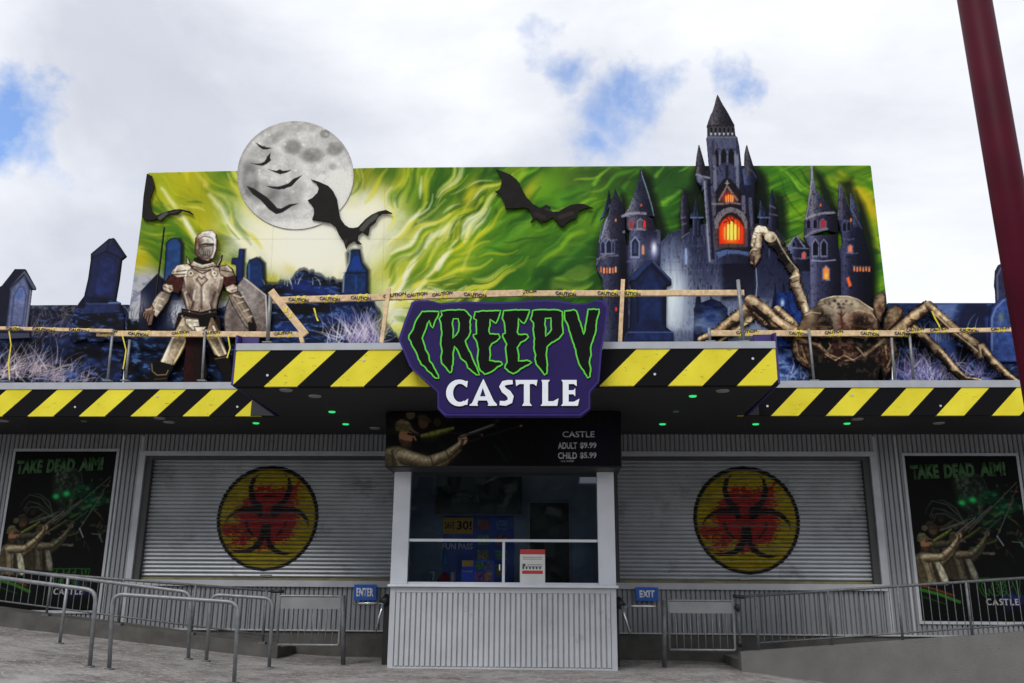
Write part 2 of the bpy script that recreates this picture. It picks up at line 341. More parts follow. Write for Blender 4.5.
t.links.new(mpp.outputs[0], br.inputs['Vector']); br.inputs['Scale'].default_value = 1; br.inputs['Brick Width'].default_value = .22; br.inputs['Row Height'].default_value = .11; br.inputs['Mortar Size'].default_value = .006
br.inputs['Color1'].default_value = (.175, .16, .15, 1); br.inputs['Color2'].default_value = (.215, .20, .19, 1); br.inputs['Mortar'].default_value = (.13, .12, .115, 1)
def gn(sc, det, ro, a, bb, ca, cb, vec=None):
    n = t.nodes.new('ShaderNodeTexNoise'); n.inputs['Scale'].default_value = sc; n.inputs['Detail'].default_value = det; n.inputs['Roughness'].default_value = ro; t.links.new(g.outputs['Position'], n.inputs['Vector'])
    r = t.nodes.new('ShaderNodeValToRGB'); r.color_ramp.elements[0].position = a; r.color_ramp.elements[1].position = bb; r.color_ramp.elements[0].color = ca; r.color_ramp.elements[1].color = cb; t.links.new(n.outputs['Fac'], r.inputs[0]); return r
m1 = t.nodes.new('ShaderNodeMix'); m1.data_type = 'RGBA'; m1.blend_type = 'MULTIPLY'; m1.inputs['Factor'].default_value = 1
t.links.new(br.outputs['Color'], m1.inputs[6]); t.links.new(gn(2.2, 8, .65, .35, .65, (.55, .52, .5, 1), (1.4, 1.38, 1.36, 1)).outputs[0], m1.inputs[7])
m2 = t.nodes.new('ShaderNodeMix'); m2.data_type = 'RGBA'; t.links.new(gn(11, 15, .97, .51, .55, (0,0,0,1), (.8,.8,.8,1)).outputs[0], m2.inputs['Factor']); t.links.new(m1.outputs[2], m2.inputs[6]); m2.inputs[7].default_value = (.70, .69, .68, 1)
m3 = t.nodes.new('ShaderNodeMix'); m3.data_type = 'RGBA'; t.links.new(gn(2.3, 12, .8, .56, .64, (0,0,0,1), (.7,.7,.7,1)).outputs[0], m3.inputs['Factor']); t.links.new(m2.outputs[2], m3.inputs[6]); m3.inputs[7].default_value = (.14, .085, .07, 1)
m4 = t.nodes.new('ShaderNodeMix'); m4.data_type = 'RGBA'; t.links.new(gn(.9, 12, .78, .47, .60, (0,0,0,1), (.62,.62,.62,1)).outputs[0], m4.inputs['Factor']); t.links.new(m3.outputs[2], m4.inputs[6]); m4.inputs[7].default_value = (.40, .39, .38, 1); m3 = m4
t.links.new(m3.outputs[2], b.inputs['Base Color'])
bp = t.nodes.new('ShaderNodeBump'); bp.inputs['Strength'].default_value = .6; bp.inputs['Distance'].default_value = .02; t.links.new(m3.outputs[2], bp.inputs['Height']); t.links.new(bp.outputs[0], b.inputs['Normal'])
gx_ = np.concatenate([[-900, -400, -150, -60, -30, -20], np.arange(-14, 14.01, .25), [20, 30, 60, 150, 400, 900]])
gy_ = np.concatenate([[-900, -300, -100, -40, -20, -10, -5, 0, 4, 6], np.arange(7.5, 16.01, .25), [20, 30, 60, 150, 400, 900]])
GX, GY = np.meshgrid(gx_, gy_); GZ = ground_h(GX, GY) + .012 * (fbm(GX*1.3+50, GY*1.3+50, 2) - .5); nx = len(gx_)
me = bpy.data.meshes.new('ground'); me.from_pydata(np.stack([GX.ravel(), GY.ravel(), GZ.ravel()], 1).tolist(), [], [(j*nx+i, j*nx+i+1, (j+1)*nx+i+1, (j+1)*nx+i) for j in range(len(gy_)-1) for i in range(nx-1)])
me.polygons.foreach_set('use_smooth', [True]*len(me.polygons)); tag(link('ground', me, gm), kind='structure')
def gh(x, y): return float(ground_h(x, y))
# ================================================================ the building
BX0, BX1, BY1 = -11.5, 12.0, 24.0
bld = empty('arcade_building', (0, YW, 0), 'wide low grey ribbed-metal building with hazard-striped canopy behind the ticket booth', 'building')
ZB = .40                                           # bottom of the ribbed sheet
# openings
lx0, lx1 = X(146.5, 456, YW), X(400, 520, YW); rx0, rx1 = X(612, 520, YW), X(869, 458, YW)
zt = Z(300, 455.5, YW); zbl = Z(260, 578, YW)
zt2 = Z(740, 457, YW); zbr = Z(740, 584.5, YW); zbl = zbr = (zbl + zbr) / 2; zt = (zt + zt2) / 2
wallmat = bpy.data.materials.new('ribbed_wall_sheet')
mw = mat('ribbed_wall_sheet_grey', (.25, .26, .275), .5, .2, .08, 2.5, dirt=(3, .60, (.17, .175, .18)))
mb = MB(); PT = .073
corr(mb, BX0, lx0, ZB, ZS, YW, PT); corr(mb, lx0, lx1, zt, ZS, YW, PT); corr(mb, lx0, lx1, ZB, zbl - .10, YW, PT)
corr(mb, lx1, rx0, ZB, ZS, YW, PT); corr(mb, rx0, rx1, zt, ZS, YW, PT); corr(mb, rx0, rx1, ZB, zbl - .10, YW, PT); corr(mb, rx1, BX1, ZB, ZS, YW, PT)
mb.box(BX0, BX0 + .05, YW, BY1, -1, ZS + .3); mb.box(BX1 - .05, BX1, YW, BY1, -2, ZS + .3); mb.box(BX0, BX1, BY1 - .05, BY1, -2, ZS + .3)
for xa, xb in ((lx0, lx1), (rx0, rx1)):           # reveals of the openings
    pass
mb.build('wall', mw, bld)
MB().box(BX0, BX1, YW - .02, YW + .25, -2.2, ZB).build('plinth', concdark, bld)
MB().box(BX0, BX1, YW - .045, YW + .0, ZB - .0, ZB + .02).build('wall_foot_trim', trimm, bld)
rv = mat('dark_reveal', (.05, .05, .052), .6)
def shutter(x0, x1, outer_side):
    fr = MB(); t_ = .095
    fr.box(x0 - t_, x1 + t_, YW - .045, YW + .02, zt, zt + .075)           # head trim
    fr.box(x0 - t_, x0, YW - .045, YW + .02, zbl - .11 if outer_side < 0 else zbl - .11, zt)
    fr.box(x1, x1 + t_, YW - .045, YW + .02, zbl - .11, zt)
    fr.build('shutter_frame', trimm, bld, .004)
    MB().box(x0 - t_ * .2, x1 + t_ * .2, YW - .075, YW + .2, zbl - .105, zbl - .01).build('window_sill', trimm, bld, .005)
    MB().box(x0 + .001, x0 + .10, YW + .001, YW + .2, zbl - .008, zt - .001).box(x1 - .10, x1 - .001, YW + .001, YW + .2, zbl - .008, zt - .001).box(x0 + .101, x1 - .101, YW + .001, YW + .17, zt - .06, zt - .001).build('shutter_guide', rv, bld)
    sm = mat('roller_shutter_slats', (.43, .45, .47), .45, .3, .14, 2, dirt=(2.2, .55, (.28, .29, .30)))
    p = .0615; YY = YW + .115; v = []; f = []
    zs = []; k = 0
    while zbl + k * p < zt - .05:
        for a, d in ((.0, -.018), (.22, -.018), (.23, .012), (.5, .022), (.80, .016), (.97, .008)): zs.append((zbl + .03 + (k + a) * p, d * 1.35))
        k += 1
    for z, d in zs: v += [(x0 + .09, YY - d, z), (x1 - .09, YY - d, z)]
    f = [(2*i, 2*i+1, 2*i+3, 2*i+2) for i in range(len(zs)-1)]
    sh = MB().add(v, f).build('roller_shutter', sm, bld)
    MB().box(x0 + .09, x1 - .09, YY - .035, YY + .01, zbl - .008, zbl + .028).build('bottom_bar', mat('yellowed_bar', (.20, .17, .08), .6, 0, .3, 6), sh)
    h = MB(); xm = (x0 + x1) / 2; h.box(xm - .09, xm + .09, YY - .045, YY - .02, zbl + .045, zbl + .075); h.build('pull_handle', steelshiny, sh)
    zs = np.array(zs); return sh, lambda z: YY - np.interp(z, zs[:, 0], zs[:, 1])
shL, fL = shutter(lx0, lx1, -1); shR, fR = shutter(rx0, rx1, 1)
# biohazard-like emblem sprayed on each shutter
def emblem():
    c = Canvas(-53, -53, 53, 53, 3.2)
    c.ell(0, 0, 51.5, 52, (26, 22, 20)); c.ell(0, .5, 48, 48.5, (172, 152, 22), soft=1.2)
    n = fbm(c.X*.12+9, c.Y*.5+4, 4); n2 = fbm(c.X*.35+3, c.Y*.35+1, 8); rr = np.hypot(c.X, c.Y)
    c.mix(np.clip((n-.5)*3, 0, .5) * (rr < 47.5), (128, 118, 20)); c.mix(np.clip((n2-.62)*6, 0, .6) * (rr < 47.5), (196, 178, 60))
    Z7 = lambda pts: [((a - 357) / 5.254, (b - 355) / 5.254) for a, b in pts]
    red = Z7([(270,200),(300,190),(330,205),(360,190),(400,205),(440,195),(470,200),(515,180),(500,230),(505,290),(480,320),(520,330),(520,380),(500,440),(460,470),(410,480),(385,500),(330,520),(290,460),(240,500),(215,520),(220,490),(150,500),(190,470),(210,440),(150,460),(120,420),(130,390),(190,385),(200,330),(190,310),(230,280),(250,240)])
    d = c.sdf(red, (slice(None), slice(None))) + (fbm(c.X*.45, c.Y*.9, 12) - .5) * 20
    c.mix(np.clip(.5 - d, 0, 1) * .93 * (rr < 47.5), (160, 24, 34)); c.mix(np.clip(.5 - d, 0, 1) * (rr < 47.5) * np.clip((n2-.55)*5, 0, .5), (120, 16, 22))
    K = (30, 22, 22)
    for pl in ([(300,122),(280,150),(268,200),(285,255),(330,298),(305,318),(270,290),(250,250),(243,200),(258,150)],
               [(425,122),(450,150),(452,200),(430,262),(372,300),(395,318),(440,290),(468,250),(476,200),(462,150)],
               [(128,392),(160,350),(200,328),(250,325),(300,335),(308,362),(330,345),(325,310),(290,298),(230,298),(180,318),(145,350)],
               [(578,410),(565,375),(530,345),(480,325),(425,332),(392,362),(372,340),(372,308),(420,298),(490,300),(545,325),(575,365)],
               [(330,390),(378,390),(380,470),(410,510),(450,530),(512,535),(460,547),(410,540),(370,510),(352,460),(330,510),(280,535),(215,538),(175,522),(235,522),(285,505),(322,460)],
               [(240,365),(250,365),(262,410),(292,445),(282,452),(250,420),(238,385)], [(452,368),(462,368),(458,400),(425,445),(402,455),(420,430),(448,400)],
               [(305,250),(340,238),(380,240),(405,255),(380,248),(340,246)]):
        c.poly(Z7(pl), K, .7)
    c.blob(357/5.254 - 68, -2, 8, 6, (60, 14, 18), .5, True)
    streak = fbm(c.X*.05, c.Y*2.2, 31); c.mix(np.clip((streak-.55)*2.5, 0, .35), (60, 58, 52)); return c
em = emblem(); artm = art_material('printed_vinyl')
for sh, fn, (cx, cy, rx_) in ((shL, fL, (267.5, 517.5, 51)), (shR, fR, (746.5, 519.5, 53.5))):
    YE = YW + .09; c0 = P(cx, cy, YE); sx = (X(cx + rx_, cy, YE) - X(cx - rx_, cy, YE)) / 2 / 51.5
    def mp_(u, v, c0=c0, sx=sx, fn=fn):
        z = c0.z - v * sx * 1.0; return np.stack([c0.x + u * sx, fn(z) - .003, z], 1)
    sheet(em, 'painted_emblem', mp_, art_material('painted_on_slats', .5), sh, .001, .72)
# roof slab, soffit and canopies
cx0, cx1 = X(235, 365, YC), X(776.5, 365, YC); zc1 = Z(512, 349.5, YC); zc2 = Z(512, 342.5, YC); zs1 = Z(512, 388.5, YS); zs2 = Z(512, 381.5, YS)
MB().box(BX0, BX1, YS + .06, BY1, ZS + .01, zs1).build('roof', mat('roof_membrane', (.2, .2, .2), .9), bld)
sf = MB().box(BX0, BX1, YS + .05, YW + .3, ZS - .02, ZS + .008)
sf.box(cx0 + .05, cx1 - .05, YC + .05, YS + .048, ZS - .02, ZS + .008)
sof = sf.build('soffit', soffm, bld)
MB().box(cx0 + .02, cx1 - .02, YC + .06, YS + .3, ZS + .012, zc1 - .02).build('canopy_roof', mat('roof_membrane2', (.12, .12, .12), .9), bld)
def hazard(name, x_start, pitch, zbot, height):
    m = bpy.data.materials.new(name); m.use_nodes = True; t = m.node_tree; b = t.nodes['Principled BSDF']; b.inputs['Roughness'].default_value = .5; b.inputs['Specular IOR Level'].default_value = .06
    g = t.nodes.new('ShaderNodeNewGeometry'); sp = t.nodes.new('ShaderNodeSeparateXYZ'); t.links.new(g.outputs['Position'], sp.inputs[0])
    def mth(op, a, b_=None, c=None):
        n = t.nodes.new('ShaderNodeMath'); n.operation = op
        for i, q in enumerate((a, b_, c)):
            if q is None: continue
            if isinstance(q, (int, float)): n.inputs[i].default_value = q
            else: t.links.new(q, n.inputs[i])
        return n.outputs[0]
    zrel = mth('SUBTRACT', sp.outputs[2], zbot); lean = mth('MULTIPLY', zrel, 1.0)
    u = mth('DIVIDE', mth('SUBTRACT', mth('SUBTRACT', sp.outputs[0], x_start), lean), pitch); fr = mth('FRACT', u); st = mth('LESS_THAN', fr, .5)
    n = t.nodes.new('ShaderNodeTexNoise'); n.inputs['Scale'].default_value = 9; n.inputs['Detail'].default_value = 9; n.inputs['Roughness'].default_value = .75; mpn = t.nodes.new('ShaderNodeMapping'); mpn.inputs['Scale'].default_value = (1, 1, 4); t.links.new(g.outputs['Position'], mpn.inputs[0]); t.links.new(mpn.outputs[0], n.inputs['Vector'])
    sc = mth('GREATER_THAN', n.outputs['Fac'], .63); n2 = t.nodes.new('ShaderNodeTexNoise'); n2.inputs['Scale'].default_value = 2.5; n2.inputs['Detail'].default_value = 6; t.links.new(g.outputs['Position'], n2.inputs['Vector'])
    r = t.nodes.new('ShaderNodeValToRGB'); r.color_ramp.elements[0].position = .3; r.color_ramp.elements[1].position = .7; r.color_ramp.elements[0].color = (.72, .62, .035, 1); r.color_ramp.elements[1].color = (.86, .76, .06, 1); t.links.new(n2.outputs['Fac'], r.inputs[0])
    mm = t.nodes.new('ShaderNodeMix'); mm.data_type = 'RGBA'; t.links.new(mth('MULTIPLY', sc, .8), mm.inputs['Factor']); t.links.new(r.outputs[0], mm.inputs[6]); mm.inputs[7].default_value = (.12, .10, .03, 1)
    m2 = t.nodes.new('ShaderNodeMix'); m2.data_type = 'RGBA'; t.links.new(st, m2.inputs['Factor']); m2.inputs[6].default_value = (.007, .007, .008, 1); t.links.new(mm.outputs[2], m2.inputs[7]); t.links.new(m2.outputs[2], b.inputs['Base Color']); return m
hc = hazard('hazard_stripes_centre', X(264.4, 385, YC), (X(737.5, 385, YC) - X(264.4, 385, YC)) / 7, ZS, 1)
hl = hazard('hazard_stripes_side', X(29.3, 413, YS), (X(184.4, 413, YS) - X(29.3, 413, YS)) / 3, ZS, 1)
hr = hazard('hazard_stripes_flank', X(772.7, 413.5, YS), (X(993.4, 413.5, YS) - X(772.7, 413.5, YS)) / 4, ZS, 1)
rl0, rr0 = cx0 - .0, cx1
hxa, hxb = X(277, 405, YS), X(737, 405, YS)
for nm, x0, x1, y, z1, z2, m in (('fascia', BX0, hxa, YS, zs1, zs2, hl), ('fascia', hxb, BX1, YS, zs1, zs2, hr), ('fascia', cx0, cx1, YC, zc1, zc2, hc)):
    fa = MB().box(x0, x1, y, y + .05, ZS - .004 if y == YC else ZS - .022, z1).build(nm, m, bld)
    MB().box(x0 - .004, x1 + .004, y - .012, y + .14, z1, z2).build('flashing', flashm, fa, .003)
    k = x0 + .35
    bo = MB()
    n_ = int((x1 - x0) / 1.19)
    for i in range(n_ + 1):
        xx = x0 + .42 + i * 1.19
        if xx > x1 - .1: break
        zz_ = ZS + (z1 - ZS) * (.72 if i % 2 else .3); tt = [(xx + .016*math.cos(q), zz_ + .016*math.sin(q)) for q in np.linspace(0, 6.283, 10, endpoint=False)]
        o = MB().prism(tt, [], y - .008, y + .001).build('bolt', steelshiny, fa)
for xa, xb, xp in ((252, 276, 240), (758, 738, 771)):
    a, b_ = sorted((X(xa, 405, YS), X(xb, 405, YS))); MB().box(a, b_, YS - .03, YS - .003, ZS - .02, ZS + .2).build('corner_plate', blackm, bld)
# purple cheek boards at both ends of the centre canopy
for s_, xx in ((-1, cx0), (1, cx1)):
    zz0, zzt = ZS, zc2
    prof = [(YC + .0, zz0 + .02), (YS + .02, zz0 - .02), (YS + .02, zzt - .02), (YS - .5, zzt + .10), (YC + 1.05, zzt + .02), (YC + .55, zzt + .20), (YC + .02, zzt + .115 )]
    a, b_ = (xx - .03, xx - .004) if s_ < 0 else (xx + .004, xx + .03)
    v = [(a, p, q) for p, q in prof] + [(b_, p, q) for p, q in prof]; n = len(prof)
    MB().add(v, [tuple(range(n)), tuple(range(2*n-1, n-1, -1))] + [(i, (i+1) % n, n + (i+1) % n, n + i) for i in range(n)]).build('cheek_board', purple, bld)
    sgn = 1 if s_ < 0 else -1
    MB().box(*sorted((xx - .006*s_*-1*-1, xx + sgn*.22)), YC + .15, YC + .19, zc2 - .01, zc2 + .13).build('cheek_return', purple, bld)
greenm = emis('green_pilot_light', (.02, .5, .12), 1.3); offm = mat('white_lamp_trim', (.28, .28, .27), .5); dimg = mat('dim_green_lens', (.10, .22, .13), .5)
def disc_light(px, py, r, m, nm='recessed_light'):
    c = PZ(px, py, ZS - .022); tt = np.linspace(0, 2*math.pi, 20, endpoint=False)
    v = [(c.x + r*math.cos(q), c.y + r*math.sin(q), ZS - .021) for q in tt] + [(c.x + r*.85*math.cos(q), c.y + r*.85*math.sin(q), ZS - .034) for q in tt]
    MB().add(v, [tuple(range(20, 40))] + [(i, (i+1) % 20, 20 + (i+1) % 20, 20 + i) for i in range(20)]).build(nm, m, sof)
for p in ((286, 390), (315, 396), (159.4, 418), (169, 422), (3, 420.7), (722.6, 390.7), (857.6, 419), (938.7, 423), (375, 428)): disc_light(*p, .085, offm)
for p in ((332, 411.7), (256, 423), (345.7, 424), (692.8, 396), (662.5, 424), (755.7, 424), (847, 423.4)): disc_light(*p, .05, greenm)
for p in ((84, 421), (676, 411.4)): disc_light(*p, .045, dimg)
# ================================================================ ticket booth
bx0, bx1 = X(388.5, 630, YB), X(617, 630, YB); ztop = Z(503, 587.5, YB)
booth = empty('ticket_booth', ((bx0 + bx1)/2, YB, 0), 'small ticket booth with ribbed grey counter front and white framed window in the middle', 'ticket booth')
g0 = -.02
cf = MB(); corr(cf, bx0 + .075, bx1 - .075, g0 + .055, ztop - .075, YB + .03, .0705, .036); cf.build('counter_front', mat('counter_ribbed_sheet', (.52, .54, .57), .42, .2, .08, 3, dirt=(4, .60, (.36, .37, .38))), booth)
MB().box(bx0, bx0 + .075, YB, YB + .08, g0, ztop).box(bx1 - .075, bx1, YB, YB + .08, g0, ztop).box(bx0 + .0752, bx1 - .0752, YB + .002, YB + .05, ztop - .075, ztop - .001).box(bx0 + .0752, bx1 - .0752, YB + .002, YB + .05, g0, g0 + .05).build('counter_trim', greymetal, booth, .004)
MB().box(bx0 - .03, bx1 + .03, YB - .05, YB + .5, ztop, ztop + .035).build('counter_top', whitem, booth, .005)
for xa in (bx0 + .01, bx1 - .05): MB().box(xa, xa + .04, YB + .085, YW - .06, g0 - .2, ztop - .002).build('side_wall', mat('booth_side', (.10, .10, .105), .6), booth)
YG = YB + .16
px0, px1 = X(393, 520, YG), X(614.5, 520, YG); pa, pb = X(409.5, 520, YG), X(597.5, 520, YG); zh = Z(503, 462, YG)
MB().box(px0, pa, YG - .03, YG + .12, ztop + .036, zh + .3).build('post', whitem, booth, .004)
MB().box(pb, px1, YG - .03, YG + .12, ztop + .036, zh + .3).build('post', whitem, booth, .004)
zr = Z(503, 540.5, YG); xm_ = X(503.5, 560, YG)
wf = MB().box(pa + .002, pb - .002, YG, YG + .04, zr - .018, zr + .018).box(xm_ - .018, xm_ + .018, YG + .002, YG + .04, ztop + .07, zr - .0185).box(pa + .002, pb - .002, YG, YG + .04, ztop + .036, ztop + .068)
win = wf.build('window_frame', whitem, booth)
gl = bpy.data.materials.new('booth_glass'); gl.use_nodes = True; t = gl.node_tree; t.nodes.clear()
tr = t.nodes.new('ShaderNodeBsdfTransparent'); tr.inputs[0].default_value = (.80, .84, .88, 1); go = t.nodes.new('ShaderNodeBsdfGlossy'); go.inputs['Roughness'].default_value = .02; go.inputs[0].default_value = (.9, .95, 1, 1)
fz = t.nodes.new('ShaderNodeFresnel'); fz.inputs[0].default_value = 1.75; ms = t.nodes.new('ShaderNodeMixShader'); t.links.new(fz.outputs[0], ms.inputs[0]); t.links.new(tr.outputs[0], ms.inputs[1]); t.links.new(go.outputs[0], ms.inputs[2]); ou = t.nodes.new('ShaderNodeOutputMaterial'); t.links.new(ms.outputs[0], ou.inputs[0])
for a, b_, c, d in ((pa, pb, zr + .018, zh + .1), (pa, xm_ - .018, ztop + .068, zr - .018), (xm_ + .018, pb, ztop + .068, zr - .018)):
    MB().box(a + .003, b_ - .003, YG + .018, YG + .024, c + .001, d - .001).build('pane', gl, win)
MB().box(pa + .02, pa + .035, YG - .02, YG, zr - .35, zr - .25).build('latch', blackm, win); MB().box(xm_ - .06, xm_ - .045, YG - .015, YG + .001, zr - .40, zr - .32).build('latch', whitem, win)
inner = mat('booth_interior', (.30, .36, .46), .7, 0, .2, 2)
YI = YW - .12
iw = MB().box(px0 + .01, px0 + .04, YG + .13, YI, ztop - .5, zh + .6).box(px1 - .04, px1 - .01, YG + .13, YI, ztop - .5, zh + .6).box(px0 + .042, px1 - .042, YI - .02, YI, ztop - .5, zh + .6).box(px0 + .042, px1 - .042, YG + .13, YI - .022, zh + .45, zh + .5)
iw.build('inner_wall', inner, booth)
MB().box(px0 + .05, px1 - .05, YG + .13, YI - .05, ztop - .5, ztop - .47).build('inner_floor', blackm, booth)
dx0, dx1 = X(530, 540, YI), X(569, 540, YI); dzt = Z(550, 503, YI)
dr = MB().box(dx0, dx1, YI - .035, YI - .022, ztop - .3, dzt).build('back_door', mat('dark_door', (.006, .006, .007), .5), booth)
MB().box(dx0 - .07, dx0 - .003, YI - .05, YI - .022, ztop - .3, dzt).box(dx1 + .003, dx1 + .05, YI - .05, YI - .022, ztop - .3, dzt).box(dx0 - .07, dx1 + .05, YI - .05, YI - .022, dzt + .002, dzt + .05).build('door_frame', mat('door_trim', (.25, .26, .28), .5), dr)
MB().box(pa + .1, pb - .1, YG + .35, YG + .8, ztop + .02, ztop + .05).build('desk', mat('desk_top', (.06, .06, .07), .5), booth)
# things in the booth
white = mat('white_ink', (.75, .77, .8), .5, 0, .03); gold = mat('gold_ink', (.80, .43, .03), .5, 0, .08); navy = mat('navy_print', (.05, .10, .46), .5, 0, .2, 6); sky_b = mat('bright_blue_ink', (.06, .3, .7), .5)
def plate(name, m, x0, x1, z0, z1, y, th, parent=None): return MB().box(x0, x1, y - th, y, z0, z1).build(name, m, parent)
ax0, ax1, az0, az1 = X(443, 550, YI), X(514, 550, YI), Z(480, 590, YI), Z(480, 516, YI)
pst = empty('pass_poster', (ax0, YI - .03, az0), 'dark blue pass poster with gold price flag on the back wall inside the booth', 'poster')
plate('poster_sheet', navy, ax0, ax1, az0, az1, YI - .024, .012, pst)
plate('price_flag', gold, ax0 + .0, X(473, 530, YI), Z(460, 534, YI), Z(460, 518, YI), YI - .037, .004, pst)
ext = lambda a, b: text
text("30!", 'lettering', blackm, X(457, 525, YI), X(472, 525, YI), Z(460, 530, YI), Z(460, 521, YI), YI - .0412, pst, .003, .03)
text("SAVE", 'lettering', blackm, X(445, 525, YI), X(455, 525, YI), Z(460, 529, YI), Z(460, 522, YI), YI - .0412, pst, .003, .02)
text("FUN PASS", 'lettering', white, X(443, 546, YI), X(473, 546, YI), Z(460, 549.5, YI), Z(460, 543.5, YI), YI - .0375, pst, .003, .02)
rnd = random.Random(4)
for i in range(2):
    for j in range(4):
        a = X(478 + i*18, 530, YI); z = Z(480, 530 + j*15, YI); pc = [(.35,.1,.1), (.1,.3,.2), (.3,.25,.1), (.25,.1,.3), (.1,.2,.45)][(i*4+j) % 5]
        plate('ride_picture', mat('picture_%s' % 'abcdefgh'[(i*4+j)], pc, .5, 0, .7, 25), a, a + .17, z, z + .15, YI - .037, .003, pst)
MB().tube([(X(446, 560, YI), YI - .04, Z(446, 566, YI)), (X(446, 560, YI), YI - .04, Z(446, 553, YI))], [.06, .005], 12).build('drop_logo', sky_b, pst)
imb = empty('inner_price_board', (0, YI - .2, 2), 'faint dark price list high on the back wall inside the booth', 'price board')
YP = YI - .26
plate('board_panel', mat('dark_board', (.010, .012, .02), .4), X(436, 490, YP), X(522, 490, YP), Z(480, 514, YP), Z(480, 462, YP), YP, .02, imb)
fnt = mat('grey_ink', (.14, .15, .18), .5)
text("CASTLE", 'lettering', fnt, X(452, 500, YP), X(481, 500, YP), Z(460, 503, YP), Z(460, 497, YP), YP - .022, imb, .003, .01, .06)
text("ADULT", 'lettering', fnt, X(487, 488, YP), X(498, 488, YP), Z(490, 489, YP), Z(490, 484.5, YP), YP - .022, imb, .003, .01)
text("CHILD", 'lettering', fnt, X(487, 498, YP), X(498, 498, YP), Z(490, 499, YP), Z(490, 494.5, YP), YP - .022, imb, .003, .01)
text("$9.99", 'lettering', fnt, X(501, 488, YP), X(512, 488, YP), Z(490, 489, YP), Z(490, 484.5, YP), YP - .022, imb, .003, .01)
text("$5.99", 'lettering', fnt, X(501, 498, YP), X(512, 498, YP), Z(490, 499, YP), Z(490, 494.5, YP), YP - .022, imb, .003, .01)
YN = YG + .012
nx0, nx1, nz0, nz1 = X(520, 560, YN), X(545, 560, YN), Z(530, 583, YN), Z(530, 549.5, YN)
nt_ = empty('notice_sheet', (nx0, YN, nz0), 'white paper notice with red bands taped behind the right sliding pane of the booth', 'notice')
plate('paper', mat('notice_paper', (.72, .73, .70), .6, 0, .05), nx0, nx1, nz0, nz1, YN, .004, nt_)
redm = mat('red_ink', (.55, .04, .04), .5)
plate('red_band', redm, nx0, nx1, nz1 - .065, nz1 - .001, YN - .0045, .002, nt_); plate('red_band', redm, nx0 + .03, nx1 - .03, nz0 + .12, nz0 + .165, YN - .0045, .002, nt_)
tm = MB()
for i, q in enumerate((.10, .125, .20, .225)): tm.box(nx0 + (.04 if i < 2 else .10), nx1 - .04, YN - .0062, YN - .0045, nz1 - q - .008, nz1 - q)
tm.build('text_lines', mat('grey_text', (.2, .2, .2), .6), nt_)
pg = MB()
for i in range(6): pg.prism([(nx0 + .045 + i*.046 + .014*math.cos(q), nz0 + .20 + .02*math.sin(q)) for q in np.linspace(0, 6.283, 8, endpoint=False)], [], YN - .0062, YN - .0045)
pg.box(nx0 + .035, nx0 + .075, YN - .0062, YN - .0045, nz1 - .23, nz1 - .19); pg.build('pictograms', mat('dark_print', (.06, .09, .1), .6), nt_)
YD = YG + .075
def stand(px0, px1, py0, py1, lab, nm='leaflet_stand', cols=None):
    a, b_, c, d = X(px0, py1, YD), X(px1, py1, YD), ztop + .056, Z(px0, py0, YD)
    e = empty(nm, (a, YD, c), lab, 'display stand'); plate('card', mat('blue_card', (.03, .10, .75), .45, 0, .15, 8), a, b_, c, d, YD, .012, e)
    plate('gold_flag', gold, a + .005, a + (b_-a)*.35, d - (d-c)*.28, d - .004, YD - .0125, .003, e); text("FUN PASS", 'lettering', white, a + .01, a + (b_-a)*.34, c + (d-c)*.46, c + (d-c)*.55, YD - .0125, e, .002, .01)
    for i in range(4): 
        q = a + (b_-a)*(.42 + .28*(i % 2)); z = c + (d-c)*(.10 + .45*(i//2)); plate('picture', mat('stand_picture_%s' % 'abcd'[i], [(.35,.08,.3), (.5,.2,.1), (.1,.3,.1), (.15,.15,.2)][i], .5, 0, .7, 30), q, q + (b_-a)*.24, z, z + (d-c)*.38, YD - .0125, .003, e)
    MB().box(a + .06, a + .1, YD - .06, YD + .02, c - .02, c).box(b_ - .1, b_ - .06, YD - .06, YD + .02, c - .02, c).build('foot', white, e)
stand(461.5, 494, 560, 581, 'small blue card stand inside the lower left pane of the booth')
c = P(453, 575, YD); e = empty('tumbler', (c.x, YD, ztop + .056), 'grey patterned tumbler left of the blue card stand inside the booth', 'cup')
MB().tube([(c.x, YD, ztop + .036), (c.x, YD, ztop + .2)], [.032, .04], 16).build('cup_body', mat('patterned_cup', (.35, .33, .38), .4, 0, .7, 60), e); MB().tube([(c.x, YD, ztop + .2), (c.x, YD, ztop + .215)], .042, 16).build('lid', fnt, e)
c = P(433.5, 575, YD); e = empty('pump_bottle', (c.x, YD, ztop + .036), 'clear hand pump bottle by the left post inside the booth window', 'bottle')
MB().tube([(c.x, YD, ztop + .036), (c.x, YD, ztop + .13), (c.x, YD, ztop + .145)], [.03, .03, .012], 16).build('bottle_body', mat('clear_plastic', (.2, .24, .28), .2), e); MB().tube([(c.x, YD, ztop + .145), (c.x, YD, ztop + .19)], .008, 8).box(c.x - .05, c.x + .01, YD - .008, YD + .008, ztop + .19, ztop + .2).build('pump', white, e)
c = P(444, 575, YD + .1); rb = MB(); 
v = []; 
for j in range(7):
    for i in range(12): 
        th, ph = i*math.pi/6, j*math.pi/12; v.append((c.x + .1*math.cos(th)*math.cos(ph), YD + .1 + .06*math.sin(th)*math.cos(ph), ztop + .05 + .13*math.sin(ph)*(1 + .1*math.cos(3*th))))
f = [(j*12+i, j*12+(i+1)%12, (j+1)*12+(i+1)%12, (j+1)*12+i) for j in range(6) for i in range(12)] + [tuple(range(11, -1, -1))]
tag(rb.add(v, f, True).build('folded_cloth', mat('red_cloth', (.25, .01, .02), .9)), 'dark red cloth bundle between pump bottle and tumbler inside the booth', 'cloth')
